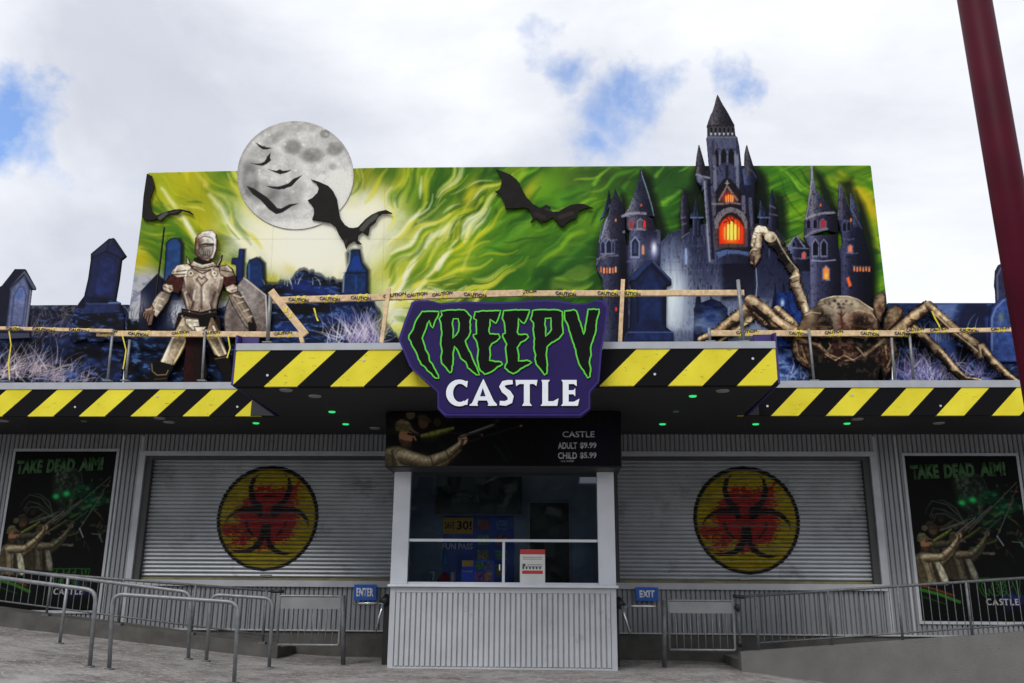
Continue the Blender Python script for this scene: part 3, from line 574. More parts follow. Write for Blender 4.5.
# ================================================================ price sign over the booth window
mx0, mx1 = X(385.5, 440, YB - .35), X(621.5, 440, YB - .35); YQ = YB - .35; mz0, mz1 = Z(503, 467.5, YQ), ZS - .03
msg = empty('price_sign', (0, YQ, mz0), 'long dark price sign box over the booth window with an aiming figure on its left', 'sign')
MB().box(mx0, mx1, YQ, YB + .6, mz0, mz1).build('sign_box', mat('sign_box_black', (.006, .006, .009), .5), msg, .02)
def marksman(c, z, k):
    def P_(pts, col, soft=1.6, al=.95, **q): c.poly(chaikin(z(pts), 2), col, soft, al, tex=.35, tsc=.5, **q)
    def S_(pts, w_, col, hi, dk): c.stroke(z(pts), [q*k for q in w_], col, 1.4, .95, rnd=(hi, dk), tex=.35)
    S_([(84,282),(100,274),(118,262),(134,250)], [4, 6, 5, 3], (84, 90, 40), (140, 146, 70), (22, 24, 12)); c.ell(*z([(84,254)])[0], 3.6*k, 4.6*k, (92, 68, 50), .95, soft=1.5); P_([(70,250),(78,238),(94,240),(100,252),(84,250)], (58, 50, 38))
    c.ell(*z([(62,246)])[0], 3.2*k, 3.6*k, (112, 100, 84), .8, soft=1.6); c.ell(*z([(108,246)])[0], 2.6*k, 3*k, (70, 50, 40), .8, soft=1.6)
    S_([(50,352),(85,352),(120,325),(146,290)], [9, 8, 6, 3.5], (96, 84, 64), (140, 126, 98), (28, 24, 18))
    P_([(2,350),(22,322),(48,312),(74,322),(88,348),(100,395),(99,414),(50,416),(2,408)], (142, 130, 106), edge=((40, 36, 28), 3)); P_([(2,360),(22,335),(40,340),(44,412),(2,410)], (84, 76, 58))
    P_([(70,346),(86,344),(99,412),(80,414)], (190, 186, 170)); P_([(58,344),(68,344),(78,414),(62,414)], (44, 40, 32))
    for q in ([(30,330),(38,400)], [(50,326),(58,398)], [(14,350),(20,404)]): c.stroke(z(q), 1.6*k, (52, 46, 36), 1.4, .6)
    S_([(52,334),(92,332),(124,306),(150,274)], [11, 9, 7, 4.5], (140, 124, 98), (206, 192, 162), (46, 38, 28)); c.stroke(z([(96,318),(102,336)]), 1.0*k, (60, 50, 38), 1, .7); c.stroke(z([(122,298),(130,312)]), .9*k, (60, 50, 38), 1, .7)
    c.ell(*z([(152,266)])[0], 3.2*k, 3.4*k, (214, 172, 138), .95, soft=1.4); c.stroke(z([(146,268),(160,262)]), 1.2*k, (120, 84, 64), 1, .7); c.stroke(z([(148,262),(206,218)]), 2.0*k, (70, 72, 72), 1, .95); c.stroke(z([(150,259),(206,216)]), .7*k, (150, 154, 150), 1, .8); c.stroke(z([(152,268),(148,284)]), 2*k, (50, 44, 40), 1, .8)
    c.ell(*z([(54,292)])[0], 4.9*k, 6.6*k, (164, 122, 92), .97, soft=1.4); P_([(42,300),(52,302),(66,298),(62,314),(46,316)], (72, 52, 38)); c.stroke(z([(58,286),(70,285)]), 1.5*k, (16, 14, 14), .9, .95); c.stroke(z([(68,288),(71,294)]), 1.1*k, (190, 144, 110), 1, .9)
    P_([(35,288),(36,270),(46,259),(60,261),(66,274),(80,282),(60,281),(44,286)], (104, 96, 70), 1.2); c.stroke(z([(60,280),(78,283)]), 1.1*k, (50, 46, 34), 1, .9); c.stroke(z([(42,268),(58,264)]), 1.2*k, (150, 142, 110), 1.2, .7)
def menu_art():
    c = Canvas(386, 405, 621, 468, 2.2, (9, 9, 13), 1)
    n = fbm(c.X*.12, c.Y*.15, 21); c.mix(ss(.45, .8, n) * ss(500, 400, c.X) * .7, (38, 42, 30))
    c.blob(595, 445, 40, 30, (20, 20, 40), .8)
    marksman(c, lambda p: [((a-53)*.58 + 405.4, (b-292)*.50 + 436 + (a-53)*.17) for a, b in p], 1.45)
    z = lambda p: zz(p, 380, 400, 3.938)
    c.stroke(z([(345,165),(560,100)]), 1.0, (58, 58, 58), 1, .8); c.stroke(z([(240,130),(400,135)]), 1.2, (50, 50, 44), 1, .8)
    c.stroke(z([(455,180),(500,240)]), 2.5, (22, 50, 26), 2, .7); c.stroke(z([(440,80),(520,230)]), 2, (16, 32, 18), 2, .7)
    c.blob(521, 426, 1.3, 1.3, (190, 110, 70)); c.blob(482, 435, 1.2, 1.2, (150, 90, 60)); c.blob(497, 421, 3, 2, (30, 90, 30), .7)
    for i, l in enumerate('creepy'): c.stroke([(569 + i*6, 414), (570 + i*6, 424)], 2.4, (24, 24, 20), 1, .8)
    return c
sheet(menu_art(), 'backlit_face', lambda u, v: np.stack([PY(u, v, YQ)[:, 0], np.full(len(u), YQ - .006), np.clip(PY(u, v, YQ)[:, 2], mz0 + .02, mz1 - .01)], 1), art_material('printed_vinyl'), msg, .004, .9)
lg = mat('pale_grey_ink', (.42, .43, .45), .5); YT = YQ - .008
text("CASTLE", 'lettering', lg, X(562.5, 434, YT), X(594.5, 434, YT), Z(580, 437.3, YT), Z(580, 431.2, YT), YT, msg, .004, .012)
text("ADULT", 'lettering', lg, X(558, 446, YT), X(577, 446, YT), Z(580, 449, YT), Z(580, 442.2, YT), YT, msg, .004, .03); text("$9.99", 'lettering', lg, X(580, 446, YT), X(596.5, 446, YT), Z(580, 449, YT), Z(580, 442.2, YT), YT, msg, .004, .03)
text("CHILD", 'lettering', lg, X(558, 456, YT), X(577, 456, YT), Z(580, 459, YT), Z(580, 452.2, YT), YT, msg, .004, .03); text("$5.99", 'lettering', lg, X(580, 456, YT), X(596.5, 456, YT), Z(580, 459, YT), Z(580, 452.2, YT), YT, msg, .004, .03)
text("12 & UNDER", 'lettering', lg, X(561, 461, YT), X(574, 461, YT), Z(580, 462, YT), Z(580, 460.3, YT), YT, msg, .003, .0)
# ================================================================ the big name sign
sg = empty('name_sign', (0, YSIGN, Z(512, 416, YSIGN)), 'big jagged purple name sign with green outlined black letters over the booth', 'sign')
def xz(pts, Y): return [(p.x, p.z) for p in (P(a, b, Y) for a, b in pts)]
outl = [(415.1,300.5),(428,299.8),(440.8,303.2),(452,302.3),(468,301.2),(490,302.4),(512,301.8),(531.6,300.3),(548,299.9),(561,300.8),(575,303.4),(588,303.2),(597,299.6),(604,300.5),(608.5,306),(606,327),(602,350),(599.4,381),(590.2,392),(590.2,408.5),(581,415.5),(444.4,415.4),(437.5,408.5),(437.5,392),(409.6,366.4),(402,348),(398.3,339),(404,322),(411.5,302.5)]
MB().prism(xz(outl, YSIGN), [], YSIGN, YSIGN + .16).build('sign_board', purpside, sg)
cxs, cys = 505, 357; inn = [(cxs + (a-cxs)*.975, cys + (b-cys)*.965) for a, b in outl]
MB().prism(xz(inn, YSIGN), [], YSIGN - .006, YSIGN - .0005).build('sign_face', mat('purple_face', (.018, .010, .085), .55, 0, .15, 2, spec=.15), sg)
A6 = lambda p: zz(p, 395, 295, 5.464); A7 = lambda p: zz(p, 495, 295, 5.461)
LET = [
 (A6([(150,92),(240,92),(238,112),(222,140),(208,182),(196,170),(188,142),(178,160),(165,200),(150,238),(158,262),(168,300),(186,330),(190,362),(205,378),(215,400),(238,440),(240,456),(222,456),(200,432),(178,415),(165,395),(145,382),(128,350),(118,318),(98,285),(88,258),(76,240),(78,222),(100,190),(112,150),(130,120)]), []),
 (A6([(252,90),(300,84),(380,84),(418,122),(410,150),(414,200),(406,225),(385,252),(398,290),(415,320),(425,350),(448,398),(462,438),(445,438),(420,418),(398,400),(388,370),(360,348),(345,310),(325,282),(318,330),(318,380),(308,424),(300,426),(280,400),(256,375),(252,340),(258,310),(250,270),(256,220),(252,160),(242,132),(258,112)]), [A6([(320,132),(345,132),(352,160),(348,200),(335,220),(316,238),(320,190),(314,160)])]),
 (A6([(438,94),(470,90),(578,88),(572,110),(552,158),(540,150),(520,135),(520,170),(514,200),(520,215),(566,215),(575,235),(555,255),(530,268),(518,290),(522,330),(518,360),(580,368),(588,380),(560,395),(530,420),(490,435),(466,415),(458,395),(450,350),(456,300),(448,260),(430,232),(428,220),(446,215),(444,170),(446,140),(430,130),(436,110)]), []),
 (A7([(48,88),(100,84),(188,84),(188,95),(175,130),(160,158),(145,150),(128,130),(128,170),(122,205),(130,218),(175,218),(183,232),(165,250),(140,262),(122,290),(130,330),(128,362),(175,358),(200,372),(180,385),(140,405),(125,420),(100,432),(75,420),(54,400),(57,385),(66,370),(62,330),(58,290),(64,270),(42,228),(44,215),(56,212),(50,150),(40,130),(44,110)]), []),
 (A7([(206,87),(260,82),(345,84),(368,94),(370,130),(368,170),(372,210),(350,240),(310,262),(285,285),(280,330),(285,370),(283,430),(270,438),(250,410),(225,380),(218,350),(222,330),(212,290),(216,240),(208,190),(210,155),(194,135),(202,115)]), [A7([(275,130),(305,128),(308,190),(300,205),(276,228),(278,185),(272,160)])]),
 (A7([(380,90),(430,82),(445,90),(455,120),(470,170),(484,218),(492,190),(500,130),(508,80),(568,80),(568,100),(555,140),(550,200),(535,250),(522,290),(525,330),(515,370),(522,400),(518,448),(505,455),(490,430),(465,390),(450,350),(440,300),(425,260),(410,210),(395,160),(382,140)]), [])]
def jag(pts, amp=.35, seed=1):
    r = random.Random(seed); o = []
    for i in range(len(pts)):
        a = pts[i]; b = pts[(i+1) % len(pts)]; o.append(a); L = math.dist(a, b); n = int(L / 2.6)
        for k in range(1, n): t = k / n; o.append((a[0] + (b[0]-a[0])*t + r.uniform(-amp, amp), a[1] + (b[1]-a[1])*t + r.uniform(-amp, amp)))
    return o
LETJ = [(jag(o, .38, i), [jag(h, .3, i + 9) for h in hs]) for i, (o, hs) in enumerate(LET)]
def ribbon(mb, loop, w_, Y, y0, y1):                # closed outline strip
    L = xz(loop, Y); n = len(L); ring = []
    for i in range(n):
        a = Vector(L[i-1]); b_ = Vector(L[i]); c = Vector(L[(i+1) % n]); d = ((b_-a).normalized() + (c-b_).normalized())
        d = d.normalized() if d.length > 1e-6 else Vector((1, 0)); nn = Vector((-d.y, d.x)); ring.append((b_ + nn*w_/2, b_ - nn*w_/2))
    v = []
    for p, q in ring: v += [(p.x, y0, p.y), (q.x, y0, q.y), (p.x, y1, p.y), (q.x, y1, q.y)]
    f = []
    for i in range(n):
        k, m = 4*i, 4*((i+1) % n); f += [(k, k+1, m+1, m), (k+2, m+2, m+3, k+3), (k, m, m+2, k+2), (k+1, k+3, m+3, m+1)]
    mb.add(v, f)
greeno = mat('bright_green_ink', (.10, .62, .03), .4, 0, .05); blk = mat('black_letter_face', (.004, .004, .005), .6, spec=.1)
for o, hs in LETJ:
    l = MB().prism(xz(o, YSIGN), [xz(h, YSIGN) for h in hs], YSIGN - .016, YSIGN - .0065).build('letter', blk, sg)
    r = MB(); ribbon(r, o, .0175, YSIGN, YSIGN - .020, YSIGN - .0062)
    for h in hs: ribbon(r, h, .0165, YSIGN, YSIGN - .0195, YSIGN - .0062)
    r.build('green_outline', greeno, l)
def rib_poly(c, ws):
    a, b_ = [], []
    for i in range(len(c)):
        p = Vector(c[max(i-1, 0)]); q = Vector(c[min(i+1, len(c)-1)]); d = (q-p).normalized(); n = Vector((-d.y, d.x)); m = Vector(c[i])
        a.append(tuple(m + n*ws[i]/2)); b_.append(tuple(m - n*ws[i]/2))
    return a + b_[::-1]
def ring_c(cx, cy, a0, a1, ro, ri, dx):
    o = [(cx + ro[0]*math.cos(R(t)), cy - ro[1]*math.sin(R(t))) for t in np.linspace(a0, a1, 22)]; i = [(cx + dx + ri[0]*math.cos(R(t)), cy - ri[1]*math.sin(R(t))) for t in np.linspace(a1, a0, 18)]
    return o + i
CAS = [(A6([(399, 472), (394, 508), (378, 496)] + [(356 + 38*math.cos(R(t)), 537 - 50*math.sin(R(t))) for t in np.linspace(58, 302, 16)] + [(380, 582), (401, 568), (396, 602)] + [(352 + 72*math.cos(R(t)), 537 - 73*math.sin(R(t))) for t in np.linspace(298, 62, 22)]), []),
 (A6([(484,460),(540,580),(557,598),(557,607),(506,607),(512,598),(503,578),(456,578),(450,597),(455,607),(408,607),(408,602),(422,592),(440,552),(472,482)]), [A6([(480,508),(496,556),(465,556)])]),
 (A7(rib_poly([(97,478),(72,479),(48,484),(38,502),(50,522),(72,538),(86,558),(82,582),(58,594),(26,592)], [22,26,28,30,32,34,34,30,26,24])), []),
 (A7([(112,466),(232,466),(226,500),(212,488),(190,488),(190,590),(202,607),(148,607),(158,590),(158,488),(135,488),(116,500)]), []),
 (A7([(254,466),(300,466),(290,480),(290,582),(318,582),(347,566),(340,607),(248,607),(258,595),(258,482)]), []),
 (A7([(362,466),(446,466),(446,500),(430,488),(402,488),(402,522),(428,522),(438,510),(438,556),(428,544),(402,544),(402,585),(430,585),(461,568),(452,607),(360,607),(370,595),(370,480)]), [])]
wl = mat('white_letter_face', (.80, .84, .90), .4, 0, .03)
for o, hs in CAS:
    l = MB().prism(xz(o, YSIGN), [xz(h, YSIGN) for h in hs], YSIGN - .022, YSIGN - .0068).build('letter', wl, sg)
    r = MB(); ribbon(r, o, .022, YSIGN, YSIGN - .0125, YSIGN - .0064); r.build('black_outline', blk, l)
# ================================================================ posters on the wall (artwork 101 x 163 units)
def poster_art():
    c = Canvas(0, 0, 101, 163, 3, (5, 6, 6), 1)
    n = fbm(c.X*.08, c.Y*.08, 11); c.mix(ss(.5, .8, n) * .35, (14, 24, 18))
    z = lambda p: [((a - 42 + (b - 57)*.095) / 2.7, (b - 57) / 2.7) for a, b in p]
    def fig(pts, col, e=None, **k): c.poly(chaikin(z(pts), 2), [q*.8 for q in col], 2.2, .92, tex=.9, tsc=.4, edge=e, **k)
    marksman(c, lambda p: z([(70 + (a-53)*.85, 262 + (b-292)*.85) for a, b in p]), .8); c.mix(np.full(c.a.shape, .3), (4, 5, 5)); marksman(c, lambda p: z([(120 + (a-53)*.8, 290 + (b-292)*.85) for a, b in p]), .8); c.mix(np.full(c.a.shape, .35)*(c.Y > 60), (4, 5, 5))
    # skull with glowing eyes
    fig([(140,150),(145,115),(165,100),(195,98),(220,112),(228,150),(215,185),(205,205),(190,222),(160,215),(148,195)], (52, 66, 56), ((16, 22, 18), 5))
    fig([(150,130),(160,108),(185,104),(180,150),(160,160)], (76, 94, 80)); c.stroke(z([(200,104),(222,120),(228,155)]), .8, (70, 84, 74), 1, .8)
    fig([(180,200),(205,195),(198,225),(170,222)], (16, 30, 22)); 
    for ex, ey in ((156,186),(184,178)):
        p = z([(ex, ey)])[0]; c.blob(*p, 5, 4.5, (10, 110, 45), .7); c.blob(*p, 2.4, 2.2, (60, 220, 120), .95)
    for k in range(5): c.stroke(z([(166+k*8, 214+k*0), (165+k*8, 224)]), .7, (60, 80, 66), .7, .7)
    for a, b, r_, col in ((235,175,9,(8,80,50)),(255,205,8,(10,70,40)),(215,240,8,(10,70,40)),(270,190,8,(14,80,60)),(228,215,5,(40,120,60)),(190,240,4,(10,60,30))):
        p = z([(a, b)])[0]; c.blob(*p, r_, r_*.6, col, .6)
    c.mix(ss(.55, .8, fbm(c.X*.3, c.Y*.3, 17)) * np.exp(-(((c.X-76)/18)**2 + ((c.Y-55)/16)**2)) * .8, (40, 130, 80))
    for pts in ([(150,230),(120,190),(85,180),(68,200),(62,215)], [(140,230),(110,205),(85,200),(70,222)], [(145,240),(110,215),(88,215),(78,235)], [(150,235),(140,200),(115,180),(100,178)]):
        c.stroke(z(pts), [4, 3, 2, 1.2, 1][:len(pts)], (34, 40, 36), 1, .9, rnd=((70, 78, 70), (10, 12, 10)))
    r_ = random.Random(15)
    for i in range(70):                             # tangle of claws, gears and guns behind the marksmen
        a, b = r_.uniform(100, 300), r_.uniform(195, 330); L = r_.uniform(8, 34); an = r_.gauss(-.6, .7); w0 = r_.uniform(.6, 2.6)
        if b < 250 and a < 150: continue
        col = r_.choice([(70, 80, 40), (110, 104, 44), (44, 60, 48), (20, 90, 50), (92, 84, 70), (130, 126, 110), (26, 40, 30)]); c.stroke(z([(a, b), (a + L*math.cos(an)*.5 + 2, b + L*math.sin(an)*.5), (a + L*math.cos(an), b + L*math.sin(an) + 3)]), [w0, w0*1.3, w0*.4], col, 1.2, .6)
    for i in range(60): a, b = r_.gauss(245, 28), r_.gauss(190, 26); q = z([(a, b)])[0]; c.blob(*q, r_.uniform(.7, 2.4), r_.uniform(.6, 2), r_.choice([(14, 100, 56), (40, 140, 84), (8, 60, 40), (6, 20, 14)]), .7)
    for ex, ey in ((156,186),(184,178)): c.blob(*z([(ex, ey)])[0], 2.6, 2.4, (50, 210, 110), .9)
    marksman(c, lambda p: z([(44 + (a-53)*.88, 296 + (b-292)*.90) for a, b in p]), .85)
    for pts, w_ in (([(155,265),(300,130)],1.0), ([(150,260),(225,195)],1.6), ([(215,290),(300,140)],.8), ([(110,250),(180,225)],1.0), ([(90,260),(150,240)],2), ([(225,270),(285,175)],.7)): c.stroke(z(pts), w_, (105, 108, 104), .8, .75)
    c.stroke(z([(222,275),(232,300),(228,290)]), 1.2, (190, 190, 200), 1, .8); c.stroke(z([(255,290),(275,292),(282,312)]), 1, (150, 150, 160), 1, .7)
    for a, b in ((295,155),(270,190),(155,252)): p = z([(a, b)])[0]; c.blob(*p, 1.3, 1.1, (190, 90, 70), .8)
    c.stroke([(0, 133), (18, 138), (34, 145)], 3.2, (50, 120, 30), 1.2, .9); c.stroke([(0, 129), (14, 133), (30, 139)], 2.0, (120, 60, 26), 1.2, .9); c.stroke([(2, 140), (22, 147)], 1.5, (24, 80, 24), 1.2, .8)
    c.mix(ss(.5,.7, fbm(c.X*.2, c.Y*.2, 40)) * np.exp(-(((c.X-80)/14)**2 + ((c.Y-140)/14)**2)) * .5, (50, 60, 160)); c.blob(84, 143, 8, 7, (34, 30, 100), .7)
    # the name again, small
    for (o, hs) in LET:
        q = lambda L: [(52 + (a - 408.7) / 190 * 37, 122 + (b - 310) / 70 * 18) for a, b in L]
        c.stroke(q(o) + [q(o)[0]], 1.3, (44, 120, 40), .8, .95); c.poly(q(o), (8, 12, 8), .6)
    for (o, hs) in CAS:
        q = lambda L: [(57 + (a - 445.6) / 134 * 29, 141.5 + (b - 380) / 26 * 6.2) for a, b in L]
        c.poly(q(o), (178, 182, 190), .5)
        for h in hs: c.poly(q(h), (14, 14, 30), .5)
    return c
pa_ = poster_art(); YPO = YW - .055; prot = None
pframe = trimm
for k, (xa, xb, xr) in enumerate(((None, 116.3, None), (904.6, None, None))):
    zt_p = Z(60 if k == 0 else 960, 451.5 if k == 0 else 456, YPO); zb_p = Z(60 if k == 0 else 960, 610 if k == 0 else 621, YPO)
    if k == 0: x1 = X(116.3, 452, YPO); x0 = X(15.7, 452, YPO)
    else: x0 = X(904.8, 457, YPO); x1 = X(1016, 457, YPO)
    if k == 0: e = empty('shooting_poster', (x0, YPO, zb_p), 'dark poster with green skull and marksmen behind the queue rails, left of the left shutter', 'poster', 'framed posters at both ends of the front')
    else: e = empty('shooting_poster', (x0, YPO, zb_p), 'dark poster with green skull and marksmen above the concrete ramp, right of the right shutter', 'poster', 'framed posters at both ends of the front')
    MB().box(x0 - .045, x1 + .045, YPO + .006, YW - .02, zb_p - .05, zb_p - .001).box(x0 - .045, x1 + .045, YPO + .006, YW - .02, zt_p + .001, zt_p + .05).box(x0 - .045, x0 - .001, YPO + .006, YW - .02, zb_p, zt_p).box(x1 + .001, x1 + .045, YPO + .006, YW - .02, zb_p, zt_p).build('frame', trimm, e, .003)
    sheet(pa_, 'poster_print', lambda u, v: np.stack([x0 + u/101*(x1-x0), np.full(len(u), YPO), zt_p - v/163*(zt_p-zb_p)], 1), art_material('poster_print_ink', .6), e, .008, .8)
    dg_ = mat('dull_green_ink', (.022, .085, .02), .6, 0, .5, 30); wdt = x1 - x0; hh = zt_p - zb_p
    for wd, a, b_, up in (('TAKE', .035, .29, .0), ('DEAD', .335, .61, .006), ('AIM!', .655, .89, .012)):
        text(wd, 'lettering', dg_, x0 + wdt*a, x0 + wdt*b_, zt_p - hh*(.150 - up*1.5), zt_p - hh*(.058 - up*1.5), YPO - .001, e, .003, .06, .05)
# corner trims of the wall
def vtrim(px, py, wd=.05):
    x = X(px, py, YW); MB().box(x - wd/2, x + wd/2, YW - .035, YW - .0, ZB, ZS - .05).build('corner_trim', trimm, bld, .003)
vtrim(140.5, 470); vtrim(876, 470); vtrim(122, 460, .03); vtrim(896, 460, .03)
# ================================================================ mural on the roof edge
mural = empty('painted_mural', (0, YM, zs2), 'long painted mural board above the canopy with moon, bats, knight, castle and spider', 'mural')
vin = art_material('printed_vinyl')
def onto(Y): return lambda u, v: PY(u, v, Y)
def streaks(c):
    x, y = c.X, c.Y; sh = c.a.shape
    ang = np.arctan2(y - 330, x - 330); r = np.hypot(x - 330, (y - 330)*1.15)
    wob = fbm(x*.012, y*.02, 51) * 1.2
    s1 = fbm(ang*5.5 + wob*1.5 + 20, r*.010 + 3, 52, 5); s2 = fbm(ang*13 + wob*3 + 20, r*.014 + wob, 53, 4); s3 = fbm(ang*30 + wob*5 + 30, r*.02, 54, 3)
    # right end: streaks fall from upper left to lower right
    u = (x*.42 + y*1.0) ; v = x - y*.4; t1 = fbm(u*.035, v*.006 + wob, 55, 5); t2 = fbm(u*.10, v*.012, 56, 4)
    m = ss(700, 790, x); s1 = s1*(1-m) + t1*m; s2 = s2*(1-m) + t2*m; s3 = s3*(1-m) + fbm(u*.22, v*.02, 57, 3)*m
    G = lambda *q: np.array(q, float)
    base = G(72, 128, 30); out = np.zeros(sh + (3,)) + base
    yl = np.clip(ss(530, 400, x)*.95 + ss(230, 150, x)*.1, 0, 1)
    out = out*(1-yl[..., None]) + G(150, 158, 22)*yl[..., None]
    def mixin(mm, col): nonlocal out; mm = np.clip(mm, 0, 1)[..., None]; out = out*(1-mm) + G(*col)*mm
    mixin(ss(.52, .34, s1) * .85, (34, 72, 28)); mixin(ss(.46, .28, s2) * .75, (26, 62, 24)); mixin(ss(.42, .25, s3) * .45, (24, 60, 22)); mixin(ss(520, 640, x) * ss(.62, .4, s1) * .55, (44, 78, 44))
    mixin(ss(.55, .72, s1) * .7, (134, 178, 30)); mixin(ss(.54, .70, s2) * .6, (160, 192, 40)); mixin(ss(.56, .74, s3) * .45, (196, 210, 84))
    mixin(ss(300, 150, x) * ss(.5, .65, s2) * .6, (190, 178, 24)); mixin(ss(260, 150, x)*ss(.5, .35, s1)*.6, (70, 120, 24))
    def gb(cx, cy, rx, ry, col, al, rot=0, pw=1):
        dx = x-cx; dy = y-cy; cc, nn = math.cos(rot), math.sin(rot); a = dx*cc + dy*nn; b = -dx*nn + dy*cc
        w_ = fbm(x*.05, y*.05, 60) * .9 + .55; mixin(np.exp(-(((a/rx)**2 + (b/ry)**2) * w_)**pw) * al, col)
    # colour masses of the print
    gb(432, 200, 22, 42, (36, 84, 24), .85, .45); gb(462, 175, 30, 12, (60, 110, 26), .6); gb(505, 270, 60, 26, (44, 92, 34), .75, -.5); gb(500, 235, 16, 40, (60,120,30), .5, .8)
    gb(612, 178, 60, 18, (40, 62, 40), .8); gb(680, 200, 60, 30, (52, 100, 34), .6); gb(590, 240, 50, 40, (58, 106, 40), .6); gb(440, 245, 30, 22, (120, 160, 30), .5)
    gb(372, 180, 34, 18, (150, 152, 24), .75, -.3); gb(388, 172, 12, 14, (52, 100, 20), .8, .6); gb(470, 195, 7, 20, (190, 190, 40), .8, .3); gb(530, 190, 6, 16, (190, 180, 40), .85, .7); gb(545, 185, 14, 20, (110, 170, 40), .5, .6)
    gb(855, 195, 8, 36, (196, 176, 24), .9, -.75); gb(868, 205, 10, 26, (190, 170, 24), .75, -.3); gb(800, 190, 44, 10, (52, 110, 30), .6, .5); gb(830, 172, 40, 8, (50, 96, 36), .7); gb(870, 265, 12, 40, (70, 140, 30), .7)
    gb(170, 235, 22, 22, (70, 124, 26), .7, .7); gb(215, 185, 16, 22, (66, 112, 24), .8, -.7); gb(240, 215, 10, 20, (60, 108, 24), .75, -.7); gb(165, 190, 8, 26, (150, 170, 30), .7, -.6); gb(140, 262, 14, 22, (196, 180, 26), .85, -.5); gb(225, 170, 9, 9, (60, 110, 26), .8)
    gb(195, 180, 14, 30, (184, 176, 30), .7, -.7); gb(205, 225, 12, 34, (186, 178, 30), .7, -.6); gb(350, 250, 60, 30, (226, 222, 150), .5)
    # white glow
    gb(318, 232, 74, 40, (238, 236, 222), 1.0, 0, 1.6); gb(300, 262, 52, 30, (238, 236, 224), .95, 0, 1.4); gb(370, 215, 36, 26, (238, 236, 214), .9, -.5, 1.3); gb(395, 290, 22, 34, (236, 236, 200), .85, -.6); gb(392, 318, 20, 20, (240, 240, 225), .9)
    gb(262, 215, 20, 32, (236, 232, 206), .8, -.7); gb(300, 222, 60, 18, (240, 240, 232), .8, 0, 2)
    gb(388, 268, 18, 12, (168, 172, 30), .9, -.5); gb(400, 262, 12, 10, (140, 160, 24), .7, -.5); gb(358, 305, 10, 14, (160, 166, 28), .4); gb(272, 282, 16, 10, (184, 178, 40), .9, .5); gb(290, 270, 10, 6, (196, 186, 70), .7, .6)
    gb(318, 236, 84, 44, (246, 244, 232), .8, 0, 1.5); gb(430, 255, 30, 40, (196, 206, 70), .45, .6); gb(250, 195, 16, 30, (206, 206, 60), .5, -.7)
    # seams between the printed sheets
    c.c[:] = np.clip(out, 0, 255) / 255.; c.a[:] = 1
    W_ = (246, 246, 232)
    def bolt(pts, w_, col=W_, al=.85, soft=2.2, seed=0):
        soft *= 1.4; w_ *= 1.25
        r_ = random.Random(seed); q = []
        for i in range(len(pts)-1):
            for k in range(6): t = k/6; q.append((pts[i][0]*(1-t) + pts[i+1][0]*t + r_.uniform(-.4, .4), pts[i][1]*(1-t) + pts[i+1][1]*t + r_.uniform(-.4, .4)))
        q.append(pts[-1]); n = len(q); c.stroke(q, [w_ * (.25 + .75*k/(n-1)) for k in range(n)], col, soft, al)
    bolt([(162,188),(174,206),(186,222),(196,240),(205,252)], 6, seed=1); bolt([(160,186),(172,204),(180,215)], 10, (214, 208, 110), .5, 6, 2)
    bolt([(210,195),(222,210),(228,222),(240,238),(252,255)], 8, (244, 240, 214), .8, 4, 3); bolt([(228,174),(232,184),(240,192)], 3, (214, 210, 90), .7, 2, 4); bolt([(196,172),(206,184)], 5, (210, 200, 90), .7, 3, 5)
    for i, pts in enumerate([[(450,215),(435,235),(420,252),(408,272),(398,292),(388,310)], [(470,225),(452,246),(440,262),(425,280),(410,300)], [(432,232),(418,252),(404,276),(384,300)], [(452,250),(444,258),(438,268)], [(420,210),(410,226),(400,238)], [(445,200),(430,214),(418,222)], [(470,200),(458,222),(446,240)], [(480,230),(470,250),(462,270)], [(398,268),(384,290),(372,312)]]): 
        bolt(pts, [5,4.5,3.5,6,4,2,2,2,3][i], (244, 244, 214) if i < 4 else (222, 222, 130), .85 if i < 4 else .6, 2.2, 10+i)
    bolt([(612,166),(600,175),(594,184)], 3, (140, 190, 60), .8, 2, 31); bolt([(598,180),(580,190),(560,200)], 8, (96, 160, 46), .6, 6, 32); bolt([(682,190),(672,197),(663,203)], 4, (130, 190, 60), .8, 3, 33); bolt([(664,166),(656,176)], 3, (120,176,56), .7, 2, 34)
    bolt([(540,280),(528,290),(510,302)], 5, (100, 160, 50), .5, 5, 35); bolt([(592,236),(570,256),(556,268)], 4, (96, 160, 50), .55, 5, 36); bolt([(560,205),(540,215),(520,232),(490,250)], 5, (100, 168, 46), .6, 5, 37); bolt([(640,204),(655,190)], 3, (104,160,50), .5, 3, 38)
    bolt([(780,168),(796,182),(815,196),(830,214)], 5, (130, 188, 50), .65, 4, 39); bolt([(786,172),(800,190)], 2.5, (150,205,70), .7, 2, 40); bolt([(840,172),(856,186),(868,202),(876,215)], 7, (206, 182, 36), .6, 4, 41); bolt([(868,215),(878,240)], 4, (150,170,40), .6, 3, 42)
    r_ = random.Random(88)
    for i in range(620):
        a = r_.uniform(142, 882); b = r_.uniform(166, 330)
        if i > 500: a = r_.uniform(372, 480); b = r_.uniform(180, 330)
        if 268 < a < 385 and b > 205 or a > 590 and b > 250: continue
        if a < 740: dx, dy = a - 335, (b - 335)*1.0; L = math.hypot(dx, dy); dx /= L; dy /= L
        else: dx, dy = .78, .62
        ln_ = r_.uniform(14, 60); th = math.atan2(dy, dx); pts = []; qx, qy = a, b
        for t in range(9):
            pts.append((qx, qy)); w1 = math.sin(qx*.061 + qy*.083 + 1) + .8*math.sin(qx*.13 - qy*.11 + 2.2) + .5*math.sin(qx*.023 + qy*.19)
            qx += math.cos(th + .38*w1)*ln_/8; qy += math.sin(th + .38*w1)*ln_/8
